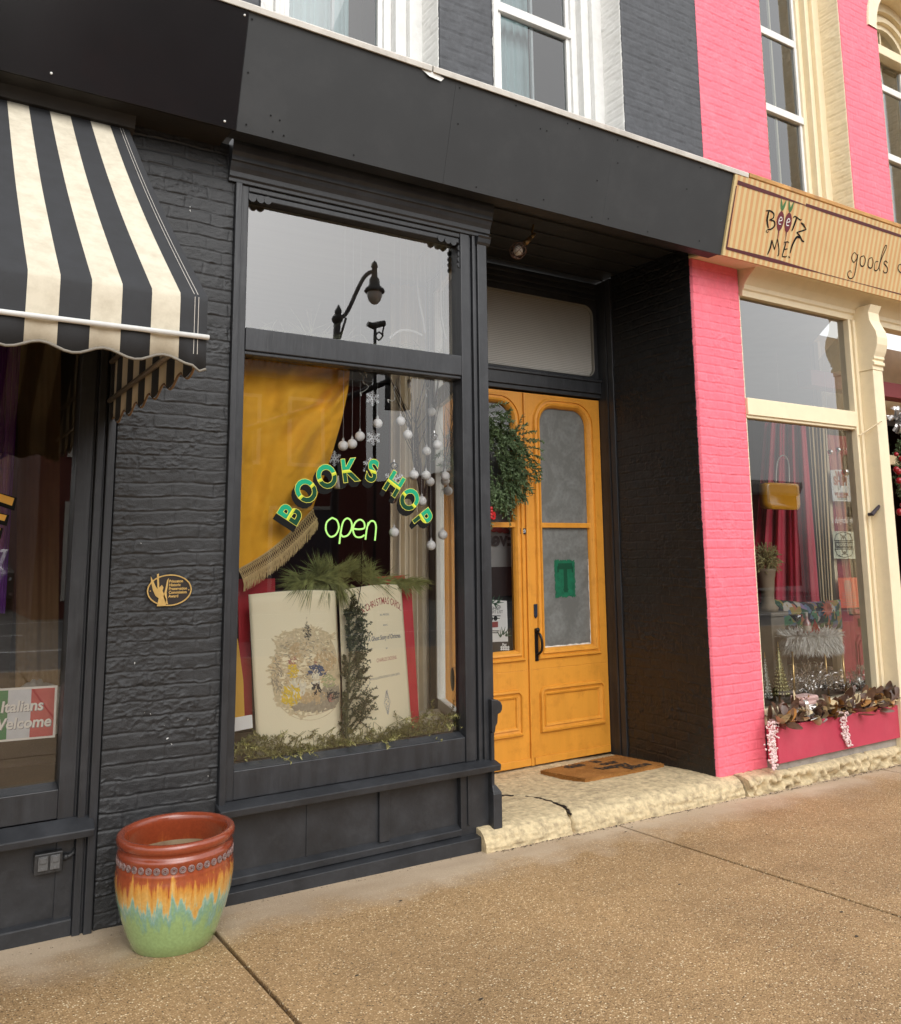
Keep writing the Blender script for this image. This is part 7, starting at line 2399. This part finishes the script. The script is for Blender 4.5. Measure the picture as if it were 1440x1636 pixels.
# ================================================================== the other side of the street, seen in the windows
def mir(u, v, Ym, yg=GY):
    p = at(u, v, Ym); return np.array([p[0], 2 * yg - Ym, p[2]])
def facade_block(name, label, x0, x1, y, z1, wallm, wins, trim):
    t_ = thing(name, label, 'building', ((x0 + x1) / 2, y, 0))
    mb = MB(); mb.box(x0, x1, y - 8, y, -.1, z1)
    mb.build('wall', wallm, t_)
    mb = MB(); mb.sweep([(y, z1 - .5), (y + .15, z1 - .4), (y + .3, z1 - .1), (y + .3, z1 + .1), (y - .3, z1 + .1), (y - .3, z1 - .5)], x0 - .1, x1 + .1)
    mb.build('cornice', trim, t_)
    for (a, b_, c, d) in wins:
        mb = MB(); mb.frame(a, b_, c, d, .10, y, y + .08)
        wf_ = mb.build('window', trim, t_)
        mb = MB(); mb.box(a + .10, b_ - .10, y + .01, y + .03, c + .10, d - .10)
        mb.build('pane', mat('far dark pane', (.05, .06, .07), .1, .1), wf_)
    return t_
BR1 = mat('far dark red brick', (.14, .035, .025), .8, .15, 3)
BR2 = mat('far orange brick', (.34, .125, .05), .8, .15, 3)
BR3 = mat('far tan stone', (.30, .20, .10), .8, .15, 2)
TRM = mat('far pale trim', (.55, .52, .46), .7, .1)
facade_block('brick_building', 'dark red brick building across the street mirrored in the bookshop window', 2.6, 11.4, -14.2, 7.0, BR1, [(3.2 + k * 1.9, 4.3 + k * 1.9, 4.0, 6.0) for k in range(4)] + [(3.2 + k * 2.6, 5.2 + k * 2.6, .5, 2.9) for k in range(3)], TRM)
facade_block('brick_building', 'orange brick building mirrored in the dark window under the awning', 2.9, 6.0, -22, 7.5, BR2, [(3.3, 4.0, 4.3, 5.6), (4.7, 5.4, 4.3, 5.6), (4.6, 5.6, .6, 2.6)], TRM)
facade_block('low_building', 'low tan building far across the street mirrored beside the orange brick one', -7, 2.4, -34, 4.6, BR3, [(-5 + k * 1.6, -4 + k * 1.6, 1.0, 2.6) for k in range(4)], TRM)
facade_block('brick_row', 'low red brick row across the street mirrored in the pink shop window', 16.0, 34, -16, 4.4, BR1, [(17 + k * 2.4, 18.2 + k * 2.4, 1.0, 3.0) for k in range(6)], TRM)
facade_block('low_building', 'low grey building down the street mirrored at the right of the bookshop window', 11.8, 16.0, -30, 4.3, mat('far grey stucco', (.22, .22, .21), .8, .1, 2), [(12.4, 13.6, .8, 2.8), (14.2, 15.4, .8, 2.8)], TRM)
IRON = mat('dark green iron', (.018, .02, .02), .45, .2, 20)
lm = thing('street_lamp', 'old fashioned dark street lamp with curved arm mirrored in the upper pane', 'street lamp', tuple(mir(540, 540, 12.5) * np.array([1, 1, 0])))
def q8(a, b_): return mir(380 + a / 3.6, 280 + b_ / 3.6, 12.5)
pb_ = q8(565, 940); 
mb = MB()
mb.tube([(pb_[0], pb_[1], -.1), (pb_[0], pb_[1], .8), (pb_[0], pb_[1], 1.0), pb_, q8(568, 830)], [.11, .10, .07, .055, .055], 12)
mb.ball(q8(568, 825), .09, 12, 8); mb.tube([q8(568, 820), q8(572, 780), q8(573, 745)], [.05, .06, .01], 8)
mb.build('post', IRON, lm, smooth=True)
mb = MB()
mb.tube(smooth_pts([q8(a, b_) for a, b_ in ((580, 820), (610, 800), (640, 750), (680, 665), (720, 595), (755, 562), (785, 555))], 6), .036, 8)
mb.tube([q8(a, b_) for a, b_ in ((583, 938), (615, 820))], .022, 6)
mb.build('arm', IRON, lm, smooth=True)
hc = q8(788, 600)
mb = MB(); mb.lathe([(.001, .34), (.05, .28), (.06, .22), (.045, .20), (.055, .05), (.09, .0), (.10, -.10), (.17, -.16), (.185, -.20), (.17, -.22), (.13, -.21)], tuple(hc), 18)
mb.build('hood', IRON, lm, smooth=True)
mb = MB(); mb.lathe([(.135, -.20), (.14, -.27), (.11, -.36), (.05, -.42), (.001, -.43)], tuple(hc), 16)
mb.build('globe', mat('lamp glass', (.45, .44, .40), .15, .05), lm, smooth=True)
ts = thing('traffic_signal', 'black traffic signal on a mast arm mirrored under the transom bar', 'traffic signal', tuple(mir(560, 640, 14) * np.array([1, 1, 0])))
s0, s1 = mir(*r6(690, 320), 14), mir(*r6(930, 225), 14)
mb = MB(); mb.tube([(s0[0] - 1.5, s0[1] - 1.2, -.1), (s0[0] - 1.5, s0[1] - 1.2, s0[2] - .55), s0, s1], [.10, .09, .06, .05], 10)
mb.build('mast', IRON, ts)
h0 = mir(*r6(945, 235), 14)
mb = MB()
mb.box(h0[0] - .20, h0[0] + .20, h0[1] - .14, h0[1] + .14, h0[2] - .55, h0[2] + .55)
for k in range(3):
    mb.lathe([(.14, 0), (.14, .16)], (0, 0, 0), 14)
    for j in range(len(mb.v) - 28, len(mb.v)):
        a, b_, c = mb.v[j]; mb.v[j] = (h0[0] + a, h0[1] + .14 + c, h0[2] + .36 * (k - 1) + b_)
mb.build('housing', mat('black signal paint', (.012, .012, .012), .5, .1), ts)
mb = MB(); c0 = q8(790, 870)
mb.tube([q8(790, 950), q8(792, 900), c0], .03, 8); mb.tube([q8(745, 855), q8(775, 868), q8(848, 852)], [.05, .06, .05], 8); mb.tube(smooth_pts([q8(846, 860), q8(838, 905), q8(835, 930), q8(812, 950), q8(796, 925), q8(815, 905), q8(838, 920)], 4), .015, 6)
mb.tube([q8(790, 950), tuple(q8(790, 950) * np.array([1, 1, 0]) + np.array([0, 0, -.1]))], .03, 8)
tag(mb.build('camera_post', IRON), 'dark pole with a traffic camera mirrored in the upper pane right of the street lamp', 'camera post')
# parked car, front on
cp = mir(52, 960, 27, 4.275)
car = thing('parked_car', 'grey sport utility car facing the shops, mirrored in the dark window', 'car', (cp[0], cp[1], -.06))
CX, CYf = cp[0], cp[1]
CARP = mat('grey car paint', (.16, .15, .14), .25, .1, 4, metal=.5, coat=.5)
def sect(y, z0, z1, wb, wt, r_=.15):
    return [(CX - wb, y, z0), (CX - wb - .02, y, (z0 + z1) / 2), (CX - wt, y, z1 - .08), (CX - wt + .12, y, z1), (CX + wt - .12, y, z1), (CX + wt, y, z1 - .08), (CX + wb + .02, y, (z0 + z1) / 2), (CX + wb, y, z0)]
mb = MB()
mb.loops([sect(CYf, .25, .95, .86, .80), sect(CYf - .25, .2, 1.05, .90, .86), sect(CYf - 1.0, .2, 1.12, .92, .86), sect(CYf - 1.1, .2, 1.14, .92, .86), sect(CYf - 1.75, .2, 1.62, .92, .66), sect(CYf - 3.6, .2, 1.66, .92, .66), sect(CYf - 4.4, .25, 1.1, .9, .8)], cap0=True, cap1=True)
mb.build('body', CARP, car, smooth=False, bevel=.03)
mb = MB(); mb.quad((CX - .72, CYf - 1.14, 1.16), (CX + .72, CYf - 1.14, 1.16), (CX + .58, CYf - 1.70, 1.58), (CX - .58, CYf - 1.70, 1.58))
mb.build('windshield', mat('car glass', (.02, .025, .03), .08, .1), car)
for s_ in (-1, 1):
    mb = MB(); mb.prism([(CX + s_ * .55, CYf + .01, .82), (CX + s_ * .86, CYf - .12, .92), (CX + s_ * .84, CYf - .12, .80), (CX + s_ * .58, CYf + .01, .74)], (0, .02, 0))
    mb.build('headlight', mat('lamp lens', (.6, .6, .6), .1, .05), car)
    mb = MB(); mb.tube([(CX + s_ * .95, CYf - .8, .34), (CX + s_ * .70, CYf - .8, .34)], .36, 20)
    mb.build('wheel', mat('tyre rubber', (.02, .02, .02), .8, .1), car)
    mb = MB(); mb.box(CX + s_ * 1.0 - .10, CX + s_ * 1.0 + .10, CYf - 1.35, CYf - 1.25, 1.10, 1.26)
    mb.build('mirror', CARP, car, bevel=.02)
mb = MB(); mb.tube([(CX - .5, CYf + .03, .86), (CX - .25, CYf + .03, .58), (CX + .25, CYf + .03, .58), (CX + .5, CYf + .03, .86)], .035, 6)
mb.box(CX - .6, CX + .6, CYf + .005, CYf + .02, .30, .42)
mb.build('grille_trim', SILVER, car)
car.location.z += .16
# bare street tree
random.seed(51)
TB = mat('grey bark', (.10, .085, .07), .85, .3, 9)
tt = thing('street_tree', 'bare street tree mirrored in the dark window under the awning', 'tree', (-2.2, -24, 0))
tx = mir(30, 900, 28, 4.275)
mb = MB(); mb.tube([(tx[0] - 2.5, tx[1], -.1), (tx[0] - 2.45, tx[1], 1.6), (tx[0] - 2.3, tx[1], 3.0)], [.2, .16, .13], 8); mb.build('trunk', TB, tt)
mb = MB()
def limb(p, d, L_, r_, dep):
    pts = [Vector(p)]; d = Vector(d).normalized()
    for k in range(5):
        d = (d + Vector((random.gauss(0, .16), random.gauss(0, .16), random.gauss(.04, .10)))).normalized(); pts.append(pts[-1] + d * L_ / 5)
    mb.tube(pts, [r_ * (1 - .14 * k) for k in range(6)], 4, cap=False)
    if dep:
        for k in (2, 3, 4, 5, 5):
            limb(pts[k], d + Vector((random.gauss(0, .7), random.gauss(0, .7), random.gauss(.1, .4))), L_ * .62, r_ * .5, dep - 1)
for k in range(6):
    a = k * 1.05; limb((tx[0] - 2.3, tx[1], 2.9 - .15 * k), (math.cos(a), math.sin(a), .7), 2.4, .07, 3)
mb.build('crown', TB, tt)

# grit, scraps and chips on the pavement and along the foot of the walls
random.seed(61)
mb = MB()
def scrap(x, y, sz):
    z = ground_z(x, y) + .0015
    a = random.random() * 6.28
    p = [(x + sz * random.uniform(.5, 1) * math.cos(a + k * 1.26), y + sz * .6 * random.uniform(.5, 1) * math.sin(a + k * 1.26), z + random.random() * sz * .25) for k in range(5)]
    mb.add(p, [(0, 1, 2, 3, 4)])
for u, v in ((1086, 1414), (1120, 1384), (1333, 1412), (1283, 1323), (1225, 1334), (1370, 1497), (960, 1602), (768, 1598), (1345, 1458), (570, 1560), (1000, 1330), (1010, 1322), (640, 1440)):
    d = ray(u, v); t = .0
    for _ in range(6):
        p = CAM + d * t
        t = (ground_z(p[0], p[1]) - CAM[2]) / d[2]
    p = CAM + d * t
    scrap(p[0], p[1], random.uniform(.008, .016))
for k in range(420):
    x = random.uniform(-.5, 8); y = 4.14 - abs(random.gauss(0, .03)) - (.05 if 2.8 < x < 4.9 else 0)
    scrap(x, y, random.uniform(.002, .006))
for k in range(520):
    x = random.uniform(2.85, 7.5)
    scrap(x, 4.092 - abs(random.gauss(0, .012)) - (.035 if x > 4.93 else 0), random.uniform(.004, .011))
for sx_ in (1.236, 3.765, 6.44):
    for k in range(90): scrap(sx_ + random.gauss(0, .006), random.uniform(1.5, 4.1), random.uniform(.002, .006))
tag(mb.build('litter', mat('dark grit', (.05, .038, .028), .9, .6, 40)), 'dark grit and scraps lying along the wall foot and in the pavement joints', 'litter', kind='stuff')
mb = MB()
for u, v in ((305, 330), (304, 336), (226, 868), (268, 1180), (275, 1190), (332, 1238), (240, 1142), (232, 1138), (262, 1160), (300, 1150), (215, 1060)):
    p = at(u, v, 4.186)
    mb.add([p + np.array([random.uniform(-.006, .006), random.uniform(-.002, .002), random.uniform(-.008, .008)]) for _ in range(4)], [(0, 1, 2, 3)])
mb.build('paint_chips', mat('bare chip', (.55, .55, .53), .8, .1), book)['kind'] = 'stuff'

mb = MB()
cr_ = smooth_pts([np.array(p) for p in ((3.05, 4.72, 0), (3.345, 4.695, 0), (3.46, 4.55, 0), (3.485, 4.40, 0), (3.475, 4.25, 0), (3.44, 4.155, 0))], 10)
cr_ = [(p[0] + random.gauss(0, .003), p[1] + random.gauss(0, .003), stepz(p[0], p[1]) - .006) for p in cr_]
mb.tube(cr_, [.0075 * random.uniform(.5, 1.2) for _ in cr_], 6)
mb.build('crack_dirt', SEAM, STEP)
